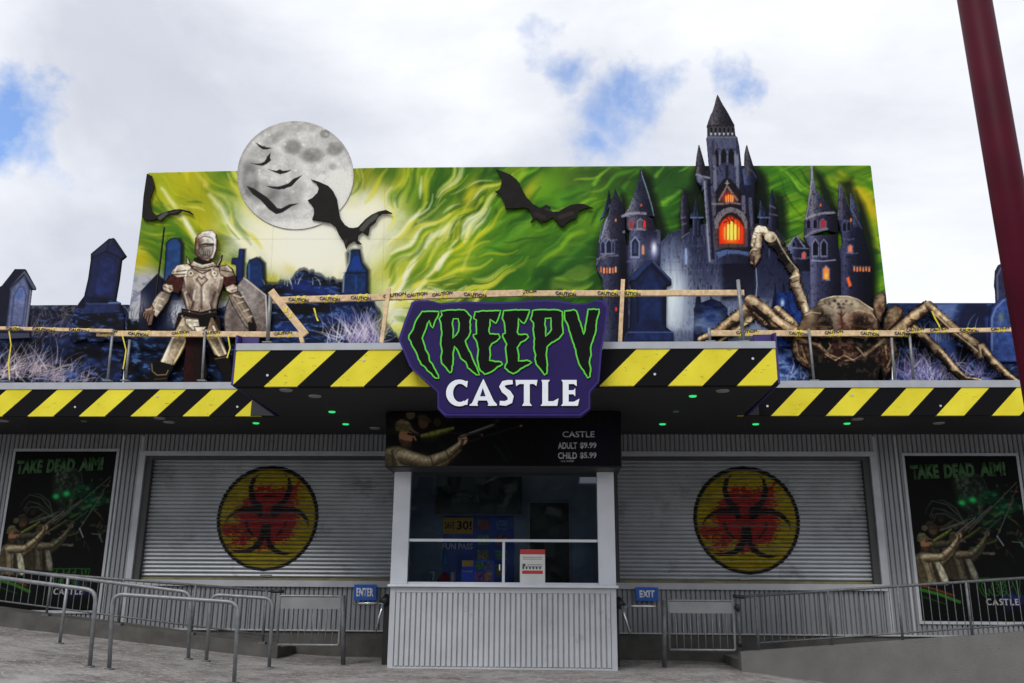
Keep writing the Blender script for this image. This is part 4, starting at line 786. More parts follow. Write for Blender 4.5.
        if a < 250: pal = [(210, 200, 40), (92, 136, 26), (228, 222, 120), (54, 100, 22), (190, 190, 30)]
        elif a < 480: pal = [(236, 232, 120), (216, 212, 40), (250, 250, 222), (230, 226, 80), (96, 140, 26), (248, 246, 200), (56, 100, 22), (214, 206, 60)]
        elif a < 600: pal = [(110, 176, 44), (44, 92, 30), (150, 196, 50), (34, 76, 30)]
        else: pal = [(84, 150, 40), (30, 66, 30), (44, 88, 36), (120, 180, 50)] if a < 830 else [(190, 180, 40), (90, 150, 36), (60, 120, 30)]
        w0 = r_.uniform(.7, 5.5); c.stroke(pts, [w0*q for q in (.1, .5, .8, 1, .95, .75, .5, .3, .1)], r_.choice(pal), 1.1 + w0*.55, r_.uniform(.35, .75))
    for yy in (239.,): c.stroke([(100, yy), (900, yy + .5)], .5, (90, 96, 60), .8, .22)
    for xx in (203., 276., 385.5, 495., 604.): c.stroke([(xx, 168), (xx - (510-xx)*.035, 340)], .4, (90, 96, 60), .8, .2)
def rocks(c, m, seed=70, hi=(72, 104, 158), lo=(6, 9, 18), mid=(22, 38, 72)):
    x, y = c.X, c.Y; a = fbm(x*.055, y*.10, seed, 5); b = fbm(x*.16 + a*4, y*.36 + a*3, seed+1, 5); e = np.abs(fbm(x*.10+a*2, y*.20, seed+2, 4) - .5)*2
    out = np.zeros(x.shape + (3,)) + np.array(mid, float)
    for mm, col in ((ss(.56, .40, a), lo), (ss(.54, .72, b) * .8 * ss(.38, .5, a), hi), (ss(.10, .0, e) * .6, lo), (ss(.66, .8, b)*.4, (120, 150, 215)), (ss(.45, .3, b)*.5, (5, 7, 16))): out = out*(1-mm[..., None]) + np.array(col, float)*mm[..., None]
    c.put((slice(None), slice(None)), m, out)
def grass(c, cx, cy, n, L, seed, cols=((196, 186, 214), (150, 140, 190), (110, 104, 150)), spread=1.2, lean=0, sx=14, w_=1.1):
    r_ = random.Random(seed)
    for i in range(n):
        bx = cx + r_.gauss(0, sx); by = cy + r_.gauss(0, 4); a = -math.pi/2 + r_.gauss(lean, spread*.45); l = L * r_.uniform(.4, 1); bend = r_.uniform(-.7, .7) + lean*.5
        pts = []; 
        px_, py_ = bx, by
        for k in range(6): pts.append((px_, py_)); px_ += math.cos(a)*l/5; py_ += math.sin(a)*l/5; a += bend*.3
        c.stroke(pts, [w_, w_*.9, w_*.8, w_*.6, w_*.4, w_*.2], r_.choice(cols), .8, r_.uniform(.5, .9))
def line(c, pts, col, w_=1, al=.8, soft=1.): c.stroke(pts, w_, col, soft, al)
# --- main printed panel
mc = Canvas(124, 160, 892, 382.5, 1.5)
xx, yy = mc.X, mc.Y; streaks(mc)
# grey-white mist at the lower left, behind the knight
mc.poly([(120,272),(150,268),(200,290),(205,300),(290,290),(380,300),(380,400),(120,400)], (176, 178, 196), 16, .95); mc.mix(np.clip(ss(.45, .7, fbm(xx*.2, yy*.3, 66)) * ss(250, 150, xx)*ss(268,300,yy), 0, .7), (90, 96, 130))
H_ = np.interp(xx, [120,140,165,200,240,262,275,290,299,311,324,341,366,376,388,400,410], [318,322,325,322,296,285,284,281,271,270.5,278,281.5,292,306,326,340,350]) + (fbm(xx*.3, yy*0+3, 67)-.5)*5
hm = np.clip((yy - H_)/1.2 + .5, 0, 1) * np.clip((402 - xx)/4, 0, 1); rocks(mc, hm); mc.mix(hm*np.clip(1-(yy-H_)/5, 0, 1)*.6*ss(.4,.6,fbm(xx*.4, yy*.4, 68)), (110, 140, 205)); mc.mix(np.exp(-((yy-H_+1.2)/1.3)**2)*np.clip((400-xx)/4,0,1)*.6*(xx>255), (10, 14, 20))
mc.blob(316, 290, 26, 7, (44, 72, 170), .55, rot=.15); mc.blob(298, 285, 12, 8, (40, 66, 160), .5); mc.blob(345, 318, 20, 8, (50, 84, 176), .6); mc.blob(285, 330, 16, 10, (40, 70, 160), .5)
# far gravestones behind the knight
def stone(c, pts, col, e=(10, 14, 34), hi=None, sh=3):
    c.poly([(a+sh, b) for a, b in pts], (18, 22, 22), 2.5, .85); c.poly(pts, col, 1, tex=.22, tsc=.25, edge=(e, 1.6))
    if hi: c.stroke(hi, 1.2, (96, 130, 200), 1.4, .75)
stone(mc, [(162,300),(165,262),(166,243),(171,238),(178,238),(181.5,244),(181,262),(178,300)], (40, 72, 124)); mc.blob(171, 285, 7, 9, (130, 160, 210), .6)
stone(mc, [(138,330),(141,291),(157,274),(167,283),(170,300),(172,330)], (16, 24, 52), sh=1)
stone(mc, [(232,258),(238,258),(239,249),(244.5,249),(243.5,263),(243,285),(236,285),(236,265),(231,264)], (26, 44, 100), sh=1.5)
stone(mc, [(246,290),(246.5,267),(249,260),(257,256.8),(263,263),(264,288)], (28, 52, 100), hi=[(249,264),(249,284)])
mc.blob(176, 312, 11, 14, (200, 206, 224), .8); mc.blob(140, 305, 9, 12, (184, 184, 200), .6)
grass(mc, 150, 320, 40, 22, 3, ((70, 66, 80), (36, 34, 44)), .8, 0, 16, .8); grass(mc, 176, 325, 26, 20, 4, ((40, 46, 70),), .8, 0, 8, .7)
grass(mc, 292, 284, 12, 14, 5, ((220, 222, 190),), .5, 0, 12, .8)
# standing tomb in the middle of the left half
mc.poly([(346,253),(352,249),(361,249),(364,262),(370,270),(370,294),(375,300),(350,300)], (14, 18, 18), 4, .8)
tomb = [(342.5,300),(343.2,276),(346,272),(349,264),(349.5,252),(352,249.6),(360,249.4),(361.5,262),(367.5,270.5),(366.8,300)]
mc.poly(tomb, (26, 52, 96), 1, tex=.35, tsc=.3, edge=((8, 14, 40), 2)); mc.poly([(348,270),(354,256),(359,256),(362,270)], (30, 66, 150), 1.2, .8); line(mc, [(344,273),(366,273)], (6, 10, 30), 1.2); line(mc, [(350,252),(349,263),(344,273),(343,292)], (190, 205, 230), 1.3, .8, 1.6); line(mc, [(356,277),(356,292)], (50, 86, 170), 2, .6, 2)
mc.poly([(338,294),(370,294),(374,306),(336,306)], (14, 26, 70), 1.2, .9)
grass(mc, 362, 340, 150, 34, 7, sx=13, spread=1.3); grass(mc, 350, 336, 40, 30, 8, ((214, 210, 232), (230, 228, 240)), 1.3, -.3, 14, .9)
mc.blob(384, 322, 7, 14, (190, 196, 90), .5); 
# castle's night shadow on the print, airbrushed to the right of each tower
def halo(pts, al=.85, soft=7, col=(14, 24, 18)): mc.poly(pts, col, soft, al)
halo([(621,190),(628,200),(628,250),(615,250)]); halo([(641,168),(651,178),(662,215),(668,232),(664,245),(650,240)]); halo([(699,150),(690,190),(700,225),(770,225),(764,180),(752,166),(730,160)], .8, 10); halo([(683,190),(695,192),(702,226),(680,228)], .8)
halo([(774,192),(785,196),(788,225),(786,240),(772,228)]); halo([(756,166),(766,176),(770,215),(755,225)], .85); halo([(813,168),(824,176),(840,212),(842,232),(830,235)]); halo([(840,182),(852,178),(858,205),(850,215)], .8); halo([(856,192),(864,204),(872,232),(877,262),(877,304),(862,300)], .9); halo([(600,225),(592,260),(604,262)], .3)
# foot of the castle, fog and snow
mc.poly([(600,300),(880,300),(884,400),(600,400)], (34, 40, 66), 6, 1); rocks(mc, ss(300, 312, yy)*((xx > 820)), 90)
mc.blob(672, 290, 14, 22, (196, 200, 216), .9); mc.poly([(664,310),(692,312),(700,345),(664,345)], (202, 200, 218), 4, .95); mc.blob(700, 325, 12, 18, (150, 152, 178), .7)
for pts in ([(668,306),(680,322),(690,342)], [(666,318),(676,334)], [(672,322),(684,326),(690,336)]): line(mc, pts, (60, 66, 96), 1.6, .7, 1.6)
mc.poly([(760,336),(800,335),(830,400),(760,400)], (70, 100, 170), 4, .9); rocks(mc, (ss(335, 345, yy)*ss(770, 778, xx)*ss(832, 815, xx))*.8, 95, (170, 190, 230), (20, 30, 70), (84, 110, 176))
grass(mc, 800, 376, 40, 16, 12, ((200, 210, 236), (90, 120, 190)), 1.5, 0, 14, 1)
sheet_mask = np.ones_like(mc.a)
lx = np.interp(yy, [172.8, 303.5, 383], [147.7, 130.2, 120.5]); rx = np.interp(yy, [165.5, 300.7, 383], [870.8, 886.6, 895.5]); ty = np.interp(xx, [140, 380, 640, 880], [172.9, 167.7, 166.0, 165.4])
mc.a = np.clip((xx - lx)*.45 + .5, 0, 1) * np.clip((rx - xx)*.45 + .5, 0, 1) * np.clip((yy - ty)*.45 + .5, 0, 1); mc.punch(1.12)
sheet(mc, 'printed_panel', onto(YM), vin, mural, .06); print('main panel')
# --- lower side panels
lc = Canvas(-34, 302, 133, 382.5, 1.5, (20, 30, 70), 0); x_, y_ = lc.X, lc.Y
full = np.ones_like(lc.a); lc.mix(full, (40, 48, 84), False); rocks(lc, full, 110, (50, 74, 140), (6, 8, 18), (15, 22, 50))
lc.mix(ss(345, 305, y_)*ss(.4, .6, fbm(x_*.1, y_*.15, 111)) * .7, (40, 46, 66)); lc.mix(ss(.5, .66, fbm(x_*.3, y_*.5, 113)) * np.exp(-((y_-308)/9)**2)*.6, (120, 118, 140))
lc.poly([(40,350),(78,308),(92,300),(124,304),(131,310),(131,340),(40,352)], (18, 28, 64), 6, .7)
lc.mix(np.exp(-(((x_-92)/22)**2 + ((y_-320)/8)**2)) * ss(.45, .65, fbm(x_*.35, y_*.45, 117)), (96, 126, 196))
grass(lc, 22, 372, 170, 34, 21, ((196, 184, 196), (150, 138, 160), (226, 216, 222), (110, 98, 124)), 1.6, .5, 22, 1.2); grass(lc, 60, 380, 90, 22, 22, ((150, 140, 170), (190, 182, 200)), 1.5, .4, 18, 1)
grass(lc, 40, 335, 50, 22, 23, ((90, 80, 96), (130, 120, 134)), 1, .5, 12, .9); grass(lc, 124, 330, 30, 18, 24, ((190, 186, 200), (120, 120, 150)), 1, -.3, 8, .9); grass(lc, 60, 318, 26, 14, 25, ((120, 112, 124), (70, 66, 84)), 1.2, 0, 14, .8)
for k in range(46):
    r_ = random.Random(k+500); a, b = r_.uniform(60, 130), r_.uniform(335, 380); lc.blob(a, b, r_.uniform(2, 6), r_.uniform(1.5, 3.5), r_.choice([(44, 70, 150), (30, 50, 116), (70, 96, 170), (8, 12, 30)]), .6)
rxl = np.interp(y_, [303, 383], [130.0, 120.4]); lc.a = np.clip((rxl - x_)*.5 + .5, 0, 1) * np.clip((y_ - np.interp(x_, [-30, 130], [305.6, 304.6]))*.5 + .5, 0, 1)
sheet(lc, 'side_panel', onto(YM + .002), vin, mural, .06)
rc = Canvas(882, 298, 1075, 382.5, 1.5, (20, 30, 70), 0); x_, y_ = rc.X, rc.Y; full = np.ones_like(rc.a)
rocks(rc, full, 130, (110, 140, 200), (8, 11, 24), (30, 46, 92)); rc.mix(ss(345, 300, y_)*.5, (40, 62, 120))
rc.poly([(935,303),(958,303),(950,330),(952,345),(930,340)], (110, 134, 196), 5, .7); rc.poly([(955,340),(960,312),(966,303),(985,306),(992,330),(985,350)], (20, 24, 56), 4, .85); rc.poly([(985,318),(1004,310),(1015,360),(990,360)], (56, 84, 160), 4, .8)
rc.poly([(905,330),(955,340),(958,362),(930,345)], (64, 90, 170), 4, .7)
grass(rc, 920, 378, 170, 36, 31, ((170, 160, 206), (120, 112, 176), (206, 200, 226), (80, 86, 160)), 1.5, 0, 17, 1.2); grass(rc, 972, 376, 70, 26, 32, ((140, 130, 190), (90, 96, 170), (180, 180, 216)), 1.6, 0, 14, 1.1); grass(rc, 940, 340, 30, 24, 33, ((150, 170, 226),), .5, 0, 14, 1)
lxr = np.interp(y_, [300.7, 383], [886.8, 895.7]); rc.a = np.clip((x_ - lxr)*.5+.5, 0, 1) * np.clip((y_ - 303.0)*.5+.5, 0, 1)
sheet(rc, 'side_panel', onto(YM + .002), vin, mural, .06)
# --- the moon
m_ = Canvas(234, 117, 356, 232, 2.0); x_, y_ = m_.X, m_.Y
cxm, cym, rxm, rym = 295.4, 175.2, 58.2, 54.2; m_.a = np.clip((1 - np.hypot((x_-cxm)/rxm, (y_-cym)/rym))*rym*2 + .5, 0, 1)
n = fbm(x_*.045+3, y_*.05+7, 141, 5); n2 = fbm(x_*.16, y_*.18, 143, 4); n3 = fbm(x_*.5, y_*.5, 144, 3)
g_ = 216 + (n2-.5)*60 + (n3-.5)*26; g_ = g_ + ss(285, 345, x_)*ss(160, 185, y_)*44 - ss(262, 236, x_)*18
def dk(cx, cy, rx, ry, am, rot=0, pw=1.6):
    global g_
    dx = x_-cx; dy = y_-cy; c_, s_ = math.cos(rot), math.sin(rot); a = dx*c_ + dy*s_; b = -dx*s_ + dy*c_; q = ((a/rx)**2 + (b/ry)**2) * (.6 + n*.9); g_ = g_ - 1.0*am*ss(.28, .72, np.exp(-(q*(.55 + n2*.9))**1.0) + (n3 - .5)*.3 + (n2-.5)*.55 + (n-.5)*.5)
for q in ((293,147,11,9,62), (312,155,14,9,60), (335,149,10,8,58), (325,134,6,5,60), (275,138,16,6,34,-.5), (262,152,14,8,30), (250,180,10,20,46), (262,192,20,14,48), (284,200,22,12,44,.3), (252,165,12,8,30), (300,190,10,10,20), (333,167,5,4,30), (270,215,20,8,20), (300,128,24,5,18)): dk(*q)
for k in range(40):
    r_ = random.Random(k+77); a, b = r_.uniform(245, 345), r_.uniform(125, 225); s_ = r_.uniform(.5, 1.6); g_ = g_ + 34*np.exp(-(((x_-a)/s_)**2 + ((y_-b)/s_)**2))
g_ = g_ + ss(215, 228, y_)*40*ss(250, 290, x_) ; g_ = g_ - ss(.93, 1.0, np.hypot((x_-cxm)/rxm, (y_-cym)/rym))*26*(y_ < 200)
m_.c = np.clip(np.stack([g_*.985, g_*.985, g_*1.0], -1), 0, 240) / 255.
for pl in ([(125,158),(150,172),(165,180),(205,185),(180,192),(160,192),(140,178)], [(100,258),(130,262),(150,260),(172,250),(180,228),(198,208),(195,232),(200,245),(180,262),(160,272),(130,268)], [(185,288),(225,297),(242,290),(258,297),(300,292),(275,306),(245,313),(215,303)], [(175,370),(230,374),(250,370),(285,358),(310,335),(352,318),(325,345),(300,372),(275,380),(240,388),(205,382)], [(80,370),(120,385),(180,425),(215,460),(232,480),(250,480),(290,460),(336,455),(300,470),(255,500),(225,508),(190,485),(150,440),(110,410)]):
    m_.poly(zz(pl, 230, 110, 4.876), (26, 26, 28), .7)
for a, b, s_ in ((165,183,1.2),(176,252,1.4),(243,300,1.6),(262,378,1.8),(234,492,2.6)): m_.ell(*zz([(a, b)], 230, 110, 4.876)[0], s_, s_*.9, (24, 24, 26)); m_.poly(zz([(a-4, b), (a-3, b-12*s_/2), (a, b-5), (a+5, b-12*s_/2), (a+6, b)], 230, 110, 4.876), (24, 24, 26), .6)
sheet(m_, 'moon_cutout', onto(YM - .016), vin, mural, .014)
# --- bats
def bat(name, pts, x0, y0, x1, y1, lights=(), Y=YM-.045):
    c = Canvas(x0, y0, x1, y1, 2.2); c.poly(pts, (27, 25, 24), .9, tex=.25, tsc=.3)
    for p, w_, col in lights: c.stroke(p, w_, col, 1.6, .6, True)
    return sheet(c, name, onto(Y), vin, mural, .02)
bat('bat_cutout', [(146.8,173.5),(152,176),(154.6,186.4),(150.5,198),(150,205),(152,211),(156.4,215.3),(168,211),(175,209.3),(180.5,209),(190,211.2),(194.4,215.6),(188.5,212.6),(182,210.8),(176.9,214),(166.6,215),(160.7,221.5),(157,219),(150,221),(144.6,220.3),(141.8,217),(143.4,196.6)], 139, 170, 198, 225, [([(160,218),(166,214)], 4, (120, 122, 126)), ([(170,213),(178,211)], 1.5, (80,80,80))])
bat('bat_cutout', [(309.6,178.7),(319.2,181.8),(328.4,185.9),(333,191),(336.6,198.2),(337.5,204),(338.7,210.5),(340,218),(344.9,224.8),(349,227.5),(353,228),(358,227),(365,219.5),(371.5,214.6),(378,211.5),(386,209.8),(393,213.6),(387,213.2),(381.8,213.6),(377,217.5),(375.6,221.8),(370,226),(368,236),(362,231.5),(358,235),(357.5,240),(362.3,244.3),(356.5,243.5),(354,240.2),(349.5,243),(347,246),(346.2,249.5),(344.9,246),(343.8,241.3),(339,235),(335.6,227),(330,222.5),(312,219.7),(313.9,214),(313.7,208.4),(311,204),(307.5,200.2),(312,198),(317.2,193),(318.8,188),(316,183)], 305, 175, 396, 253, [([(362,229),(368,222),(376,216)], 5, (118, 116, 112)), ([(366,218),(380,212)], 1.2, (70, 66, 62)), ([(346,240),(345,246)], 1.5, (90,80,74))])
bat('bat_cutout', [(495.2,168.9),(503,171.5),(510.5,174.6),(516,179),(519.4,182.9),(522,189),(526.3,196.8),(533,204),(539.7,207.6),(542.5,207),(546,204.4),(548.5,206),(550.5,206.5),(550.3,210.5),(553,211.8),(558.7,211.4),(565,207.5),(571.4,204.6),(578,203.6),(584.1,203.8),(590,206.5),(594.3,208.2),(585.4,208.4),(580,211),(577.5,214),(575.9,219),(571,220),(567.6,222.4),(563.2,227.3),(559,225),(556.2,220.9),(552.4,217.3),(549,220),(546,221.6),(543,221.2),(541.6,224.1),(539.7,221),(537,219),(534.6,219),(532.8,222),(530.2,223),(531.5,220.4),(532.7,218),(531.2,213),(528.9,209.5),(524.4,207.6),(514,208.4),(505.4,208.9),(504.1,203.2),(502,198),(499.7,194.3),(494.6,191.5),(498.5,190),(500.3,187.9),(501.2,184),(501.6,179),(499,173)], 492, 165, 598, 230, [([(546,209),(552,211)], 2, (84, 82, 78)), ([(560,217),(572,213)], 4, (66, 58, 50)), ([(536,214),(544,217)], 4, (60, 46, 44))])
# --- left gravestone cutouts
g1 = Canvas(-4, 264, 40, 345, 2.2); A = lambda p: zz(p, 0, 230, 4.41)
g1.poly(A([(0,250),(8,245),(40,205),(65,172),(110,172),(152,250),(150,262),(135,262),(124,350),(112,440),(128,455),(130,475),(-8,480),(-8,250)]), (22, 25, 46), 1, tex=.25, tsc=.3)
g1.poly(A([(45,262),(108,195),(132,262),(112,440),(25,440)]), (96, 106, 148), 1, tex=.2, edge=((40, 46, 80), 2)); g1.poly(A([(60,290),(82,250),(105,248),(118,290),(100,425),(45,425)]), (118, 132, 178), 1.2, grad=(20, 290, 16, 325, (92, 100, 146)), tex=.2, edge=((52, 58, 100), 2)); g1.poly(A([(70,290),(88,255),(104,262),(100,290),(80,310)]), (60, 90, 176), 2, .55)
line(g1, A([(45,258),(108,186),(150,256)]), (96, 100, 122), 2.2, .9); line(g1, A([(38,262),(106,196)]), (12, 14, 30), 1.2, .8); line(g1, A([(134,266),(113,436)]), (150, 152, 176), 1.2, .8); g1.poly(A([(-6,455),(128,455),(130,475),(-6,480)]), (70, 76, 104), 1, .9)
sheet(g1, 'tombstone_cutout', onto(YM - .04), vin, mural, .04)
g2 = Canvas(68, 234, 130, 345, 2.2)
rocks(g2, np.clip(.5 - g2.sdf(A([(300,500),(325,370),(345,325),(372,290),(512,310),(528,322),(545,370),(545,500)]), (slice(None), slice(None)))/1.2, 0, 1), 151, (56, 82, 160), (7, 9, 24), (20, 28, 66))
g2.poly(A([(400,105),(420,88),(480,38),(500,36),(552,112),(550,120),(535,132),(524,220),(508,312),(372,300),(372,285),(388,215),(400,130)]), (26, 33, 72), 1, tex=.25, tsc=.2, edge=((10, 12, 28), 3)); g2.poly(A([(402,112),(482,42),(500,42),(470,95),(440,110)]), (40, 46, 74), 1, .8); g2.poly(A([(440,135),(470,120),(505,135),(492,290),(420,285)]), (32, 44, 100), 1.6, .8, tex=.4, tsc=.2)
line(g2, A([(482,42),(470,92),(404,124)]), (14, 16, 34), 1.5); line(g2, A([(500,40),(550,114)]), (20, 22, 40), 2.4); line(g2, A([(470,95),(535,125)]), (10, 12, 28), 1.6)
g2.poly(A([(385,325),(470,322),(526,318),(528,362),(350,370)]), (34, 46, 92), 1, .9, tex=.3); line(g2, A([(480,322),(526,320)]), (120, 150, 210), 1.6, .8); line(g2, A([(390,326),(520,324)]), (70, 90, 150), 1.2, .6)
for k in range(30): r_ = random.Random(k); g2.blob(r_.uniform(76, 122), r_.uniform(314, 342), r_.uniform(2, 4), r_.uniform(1, 2), r_.choice([(60, 90, 170), (90, 120, 190), (10, 14, 34)]), .6, True)
g2.a *= ss(345, 336, g2.Y + (fbm(g2.X*.3, g2.Y*.3, 5)-.5)*8); sheet(g2, 'tombstone_cutout', onto(YM - .05), vin, mural, .04)
g3 = Canvas(986, 260, 1040, 368, 2.0)
g3.poly([(995,285),(996,270),(999,264.5),(1006,262),(1016,264),(1019,275),(1019,310),(997,310),(996,290)], (44, 50, 84), 1, tex=.3, edge=((24, 26, 50), 2)); g3.stroke([(998,304),(997,276),(1001,268),(1010,265)], 1.6, (112, 118, 146), 1.4, .8)
g3.poly([(990,362),(989.5,320),(992,308),(999,299),(1008,296),(1030,300),(1034,362)], (52, 76, 146), 1, tex=.35, edge=((24, 34, 84), 2)); g3.stroke([(992,350),(992,318),(996,308),(1004,300)], 1.6, (130, 150, 196), 1.6, .8); g3.blob(1001, 318, 3, 6, (150, 166, 120), .5, True)
sheet(g3, 'tombstone_cutout', onto(YM - .04), vin, mural, .04); print('cutouts 1')
# --- the castle
k = Canvas(592, 90, 876, 346, 2.0)
ZA = lambda p: zz(p, 590, 160, 6.83); ZBB = lambda p: zz(p, 680, 90, 6.83); ZC = lambda p: zz(p, 680, 170, 6.83); ZD = lambda p: zz(p, 780, 160, 6.83); ZE = lambda p: zz(p, 590, 240, 6.5)
def wallp(pts, col=(44, 47, 72), x0=None, x1=None, dark=(11, 12, 24), hi=(122, 128, 166), tex=.15, tsc=.5, ts=1.6):
    p = np.array(pts, float); a, b = (p[:,0].min() if x0 is None else x0), (p[:,0].max() if x1 is None else x1)
    q = 2; sl = k.win(p[:,0].min()-q, p[:,1].min()-q, p[:,0].max()+q, p[:,1].max()+q); d = k.sdf(pts, sl); m = np.clip(.5 - d, 0, 1)
    t = np.clip((k.X[sl]-a)/(b-a+1e-6), 0, 1); h = np.exp(-((t-.2)/.16)**2)[..., None]; s_ = np.clip((t-.45)*1.6, 0, 1)[..., None]
    c = np.zeros(d.shape + (3,)) + np.array(col, float); c = c*(1-h*.75) + np.array(hi, float)*h*.75; c = c*(1-s_) + np.array(dark, float)*s_
    n = fbm(k.X[sl]*tsc, k.Y[sl]*tsc*ts, 161, 4); c = c*(1 + tex*2*(n[..., None]-.5)); k.put(sl, m, np.clip(c, 0, 255))
def cone(pts, **kw):
    wallp(pts, kw.get('col', (56, 56, 76)), dark=(18, 18, 30), hi=kw.get('hi', (132, 128, 148)), tex=.32, tsc=.7, ts=1.6)
def win(x, y, w_, h, col=(216, 110, 60), fr=(110, 100, 128)):
    pts = [(x-w_/2, y+h/2), (x-w_/2, y-h*.25), (x, y-h/2), (x+w_/2, y-h*.25), (x+w_/2, y+h/2)]; k.poly([(a+(a-x)*.5, b+(b-y)*.25) for a, b in pts], fr, .9, .75, True); k.poly(pts, col, .8, 1, True)
def rim(pts, w_=1.6, col=(132, 124, 142), al=.85): k.stroke(pts, w_, col, 1.2, al, True)
# hazy body of the castle
body = [(603,346),(603,262),(618,250),(640,240),(661,242.5),(670.5,231.8),(681.5,229.5),(690,229),(704,224),(757,224),(775,226),(787,246.5),(796,246),(809,247),(868,250),(870,300),(873,346)]
k.poly(body, (46, 47, 72), 1.2, tex=.2, tsc=.15)
inb = lambda m: m * k.a
k.mix(ss(330, 235, k.Y) * 0 + np.exp(-(((k.X-715)/95)**2 + ((k.Y-318)/42)**2)) * .75, (124, 128, 154)); k.mix(np.exp(-(((k.X-672)/16)**2 + ((k.Y-285)/34)**2)) * .9, (190, 192, 210)); k.mix(np.exp(-(((k.X-768)/30)**2 + ((k.Y-322)/20)**2)) * .6, (140, 146, 178))
k.mix(np.clip((fbm(k.X*.7, k.Y*.06, 171)-.45)*2, 0, 1)*.35*(k.Y > 232), (20, 22, 42)); k.mix(np.clip((fbm(k.X*.9, k.Y*.10, 172)-.6)*3, 0, 1)*.4*(k.Y > 232), (160, 164, 190))
for yy_ in (246, 262, 270): k.stroke([(661, yy_), (790, yy_+.5)], .8, (90, 92, 118), 1, .35, True)
k.poly([(726,256),(756,256),(756,300),(722,300),(722,262)], (18, 18, 34), 5, .85, True); k.poly([(755,236),(800,240),(800,300),(757,300)], (36, 38, 62), 6, .7, True)
# far-right towers
wallp(ZD([(480,330),(490,290),(565,450),(562,480),(600,600),(620,700),(640,1250),(430,1250),(430,500)]), (30, 30, 50), dark=(12, 12, 22), hi=(56, 58, 84))
cone(ZD([(480,222),(520,300),(560,430),(568,455),(500,460),(478,330)]), hi=(84, 88, 116)); rim(ZD([(482,235),(484,330),(560,470)]), .9, (110, 116, 144), .6)
wallp(ZD([(398,400),(492,405),(500,520),(510,545),(520,640),(600,700),(600,1250),(400,1250),(405,640),(430,560),(425,500)]), (40, 38, 60), dark=(14, 13, 24), hi=(78, 78, 110))
cone(ZD([(408,150),(430,200),(460,300),(500,400),(500,420),(398,402),(402,280)]), col=(46, 44, 62), hi=(90, 86, 104)); rim(ZD([(408,165),(402,300),(399,395)]), .9)
rim(ZD([(398,402),(430,412),(470,415),(500,410)]), 1.4, (96, 94, 120), .7); win(*ZD([(485,408)])[0], 1.6, 4, (220, 120, 40), (40, 30, 40)); 
for a, b in ((440,455),(470,450)): win(*ZD([(a, b)])[0], 3, 9, (22, 22, 36), (84, 84, 112))
rim(ZD([(425,535),(470,545),(505,538)]), 1.5, (90, 88, 116), .7); win(*ZD([(480,605)])[0], 4.5, 8, (216, 128, 96), (96, 90, 120)); rim(ZD([(450,632),(490,640),(530,636)]), 1.4, (104, 100, 124), .7)
G2 = lambda p: zz(p, 780, 240, 4.71)
for i in range(6): win(*G2([(350 + i*14, 134 + (i % 2)*2)])[0], 1.8, 5.5, (206, 120, 76), (60, 50, 70))
rim(G2([(340,120),(380,128),(430,128)]), 1.2, (84, 82, 108), .7); k.poly(G2([(312,180),(325,172),(338,215),(325,222)]), (224, 100, 50), 1.2, 1, True); win(*G2([(330,40)])[0], 3.2, 6, (220, 120, 84))
# gable house
wallp(ZD([(45,595),(110,512),(205,595),(215,620),(215,760),(60,760),(30,620)]), (40, 38, 60)); rim(ZD([(48,592),(110,514),(168,595)]), 1.6, (140, 136, 156)); rim(ZD([(48,598),(200,606)]), 1.3, (120, 118, 140)); win(*ZD([(165,650)])[0], 3.4, 7, (200, 70, 60)); win(*ZD([(95,575)])[0], 3, 5, (24, 22, 36)); rim(G2([(40,82),(100,88),(150,80)]), 1.6, (96, 94, 120)); win(*G2([(112,72)])[0], 3, 6, (206, 84, 74))
# big right tower
wallp(ZD([(165,520),(190,570),(200,590),(205,700),(215,1240),(420,1240),(415,700),(400,600),(395,510)]), (54, 52, 76), dark=(13, 13, 24), hi=(112, 108, 140))
wallp(ZD([(175,400),(300,388),(385,372),(395,420),(395,500),(320,480),(170,525)]), (56, 50, 72), dark=(14, 14, 24), hi=(104, 98, 124))
cone(ZD([(212,40),(222,40),(228,110),(245,200),(300,270),(350,330),(385,365),(300,385),(175,402),(190,330),(205,220),(215,120)]), hi=(132, 122, 136)); rim(ZD([(217,45),(220,110),(203,230),(176,398)]), 1.6, (150, 146, 160), .9)
rim(ZD([(176,402),(230,378),(300,362),(380,360)]), 2.4, (146, 136, 148)); rim(ZD([(170,524),(220,492),(290,474),(320,470)]), 2.6, (128, 120, 136)); win(*ZD([(277,308)])[0], 1.4, 3, (220, 110, 40), (70, 56, 66))
for a in (195, 240): win(*ZD([(a, 435)])[0], 3.4, 9, (24, 22, 38), (100, 96, 124))
win(*ZD([(294,432)])[0], 5, 8.5, (150, 54, 60)); 
for a in (242, 300): win(*ZD([(a, 600)])[0], 5, 15, (22, 20, 36), (126, 122, 150))
rim(G2([(150,96),(200,100),(260,94)]), 1.3, (150, 146, 170)); win(*G2([(217,155)])[0], 5.5, 13, (226, 130, 60), (124, 118, 150)); k.blob(*G2([(218,168)])[0], 1.5, 3, (255, 200, 110), .7, True); k.stroke(G2([(200,205),(205,260)]), 8, (60, 58, 88), 3, .5, True)
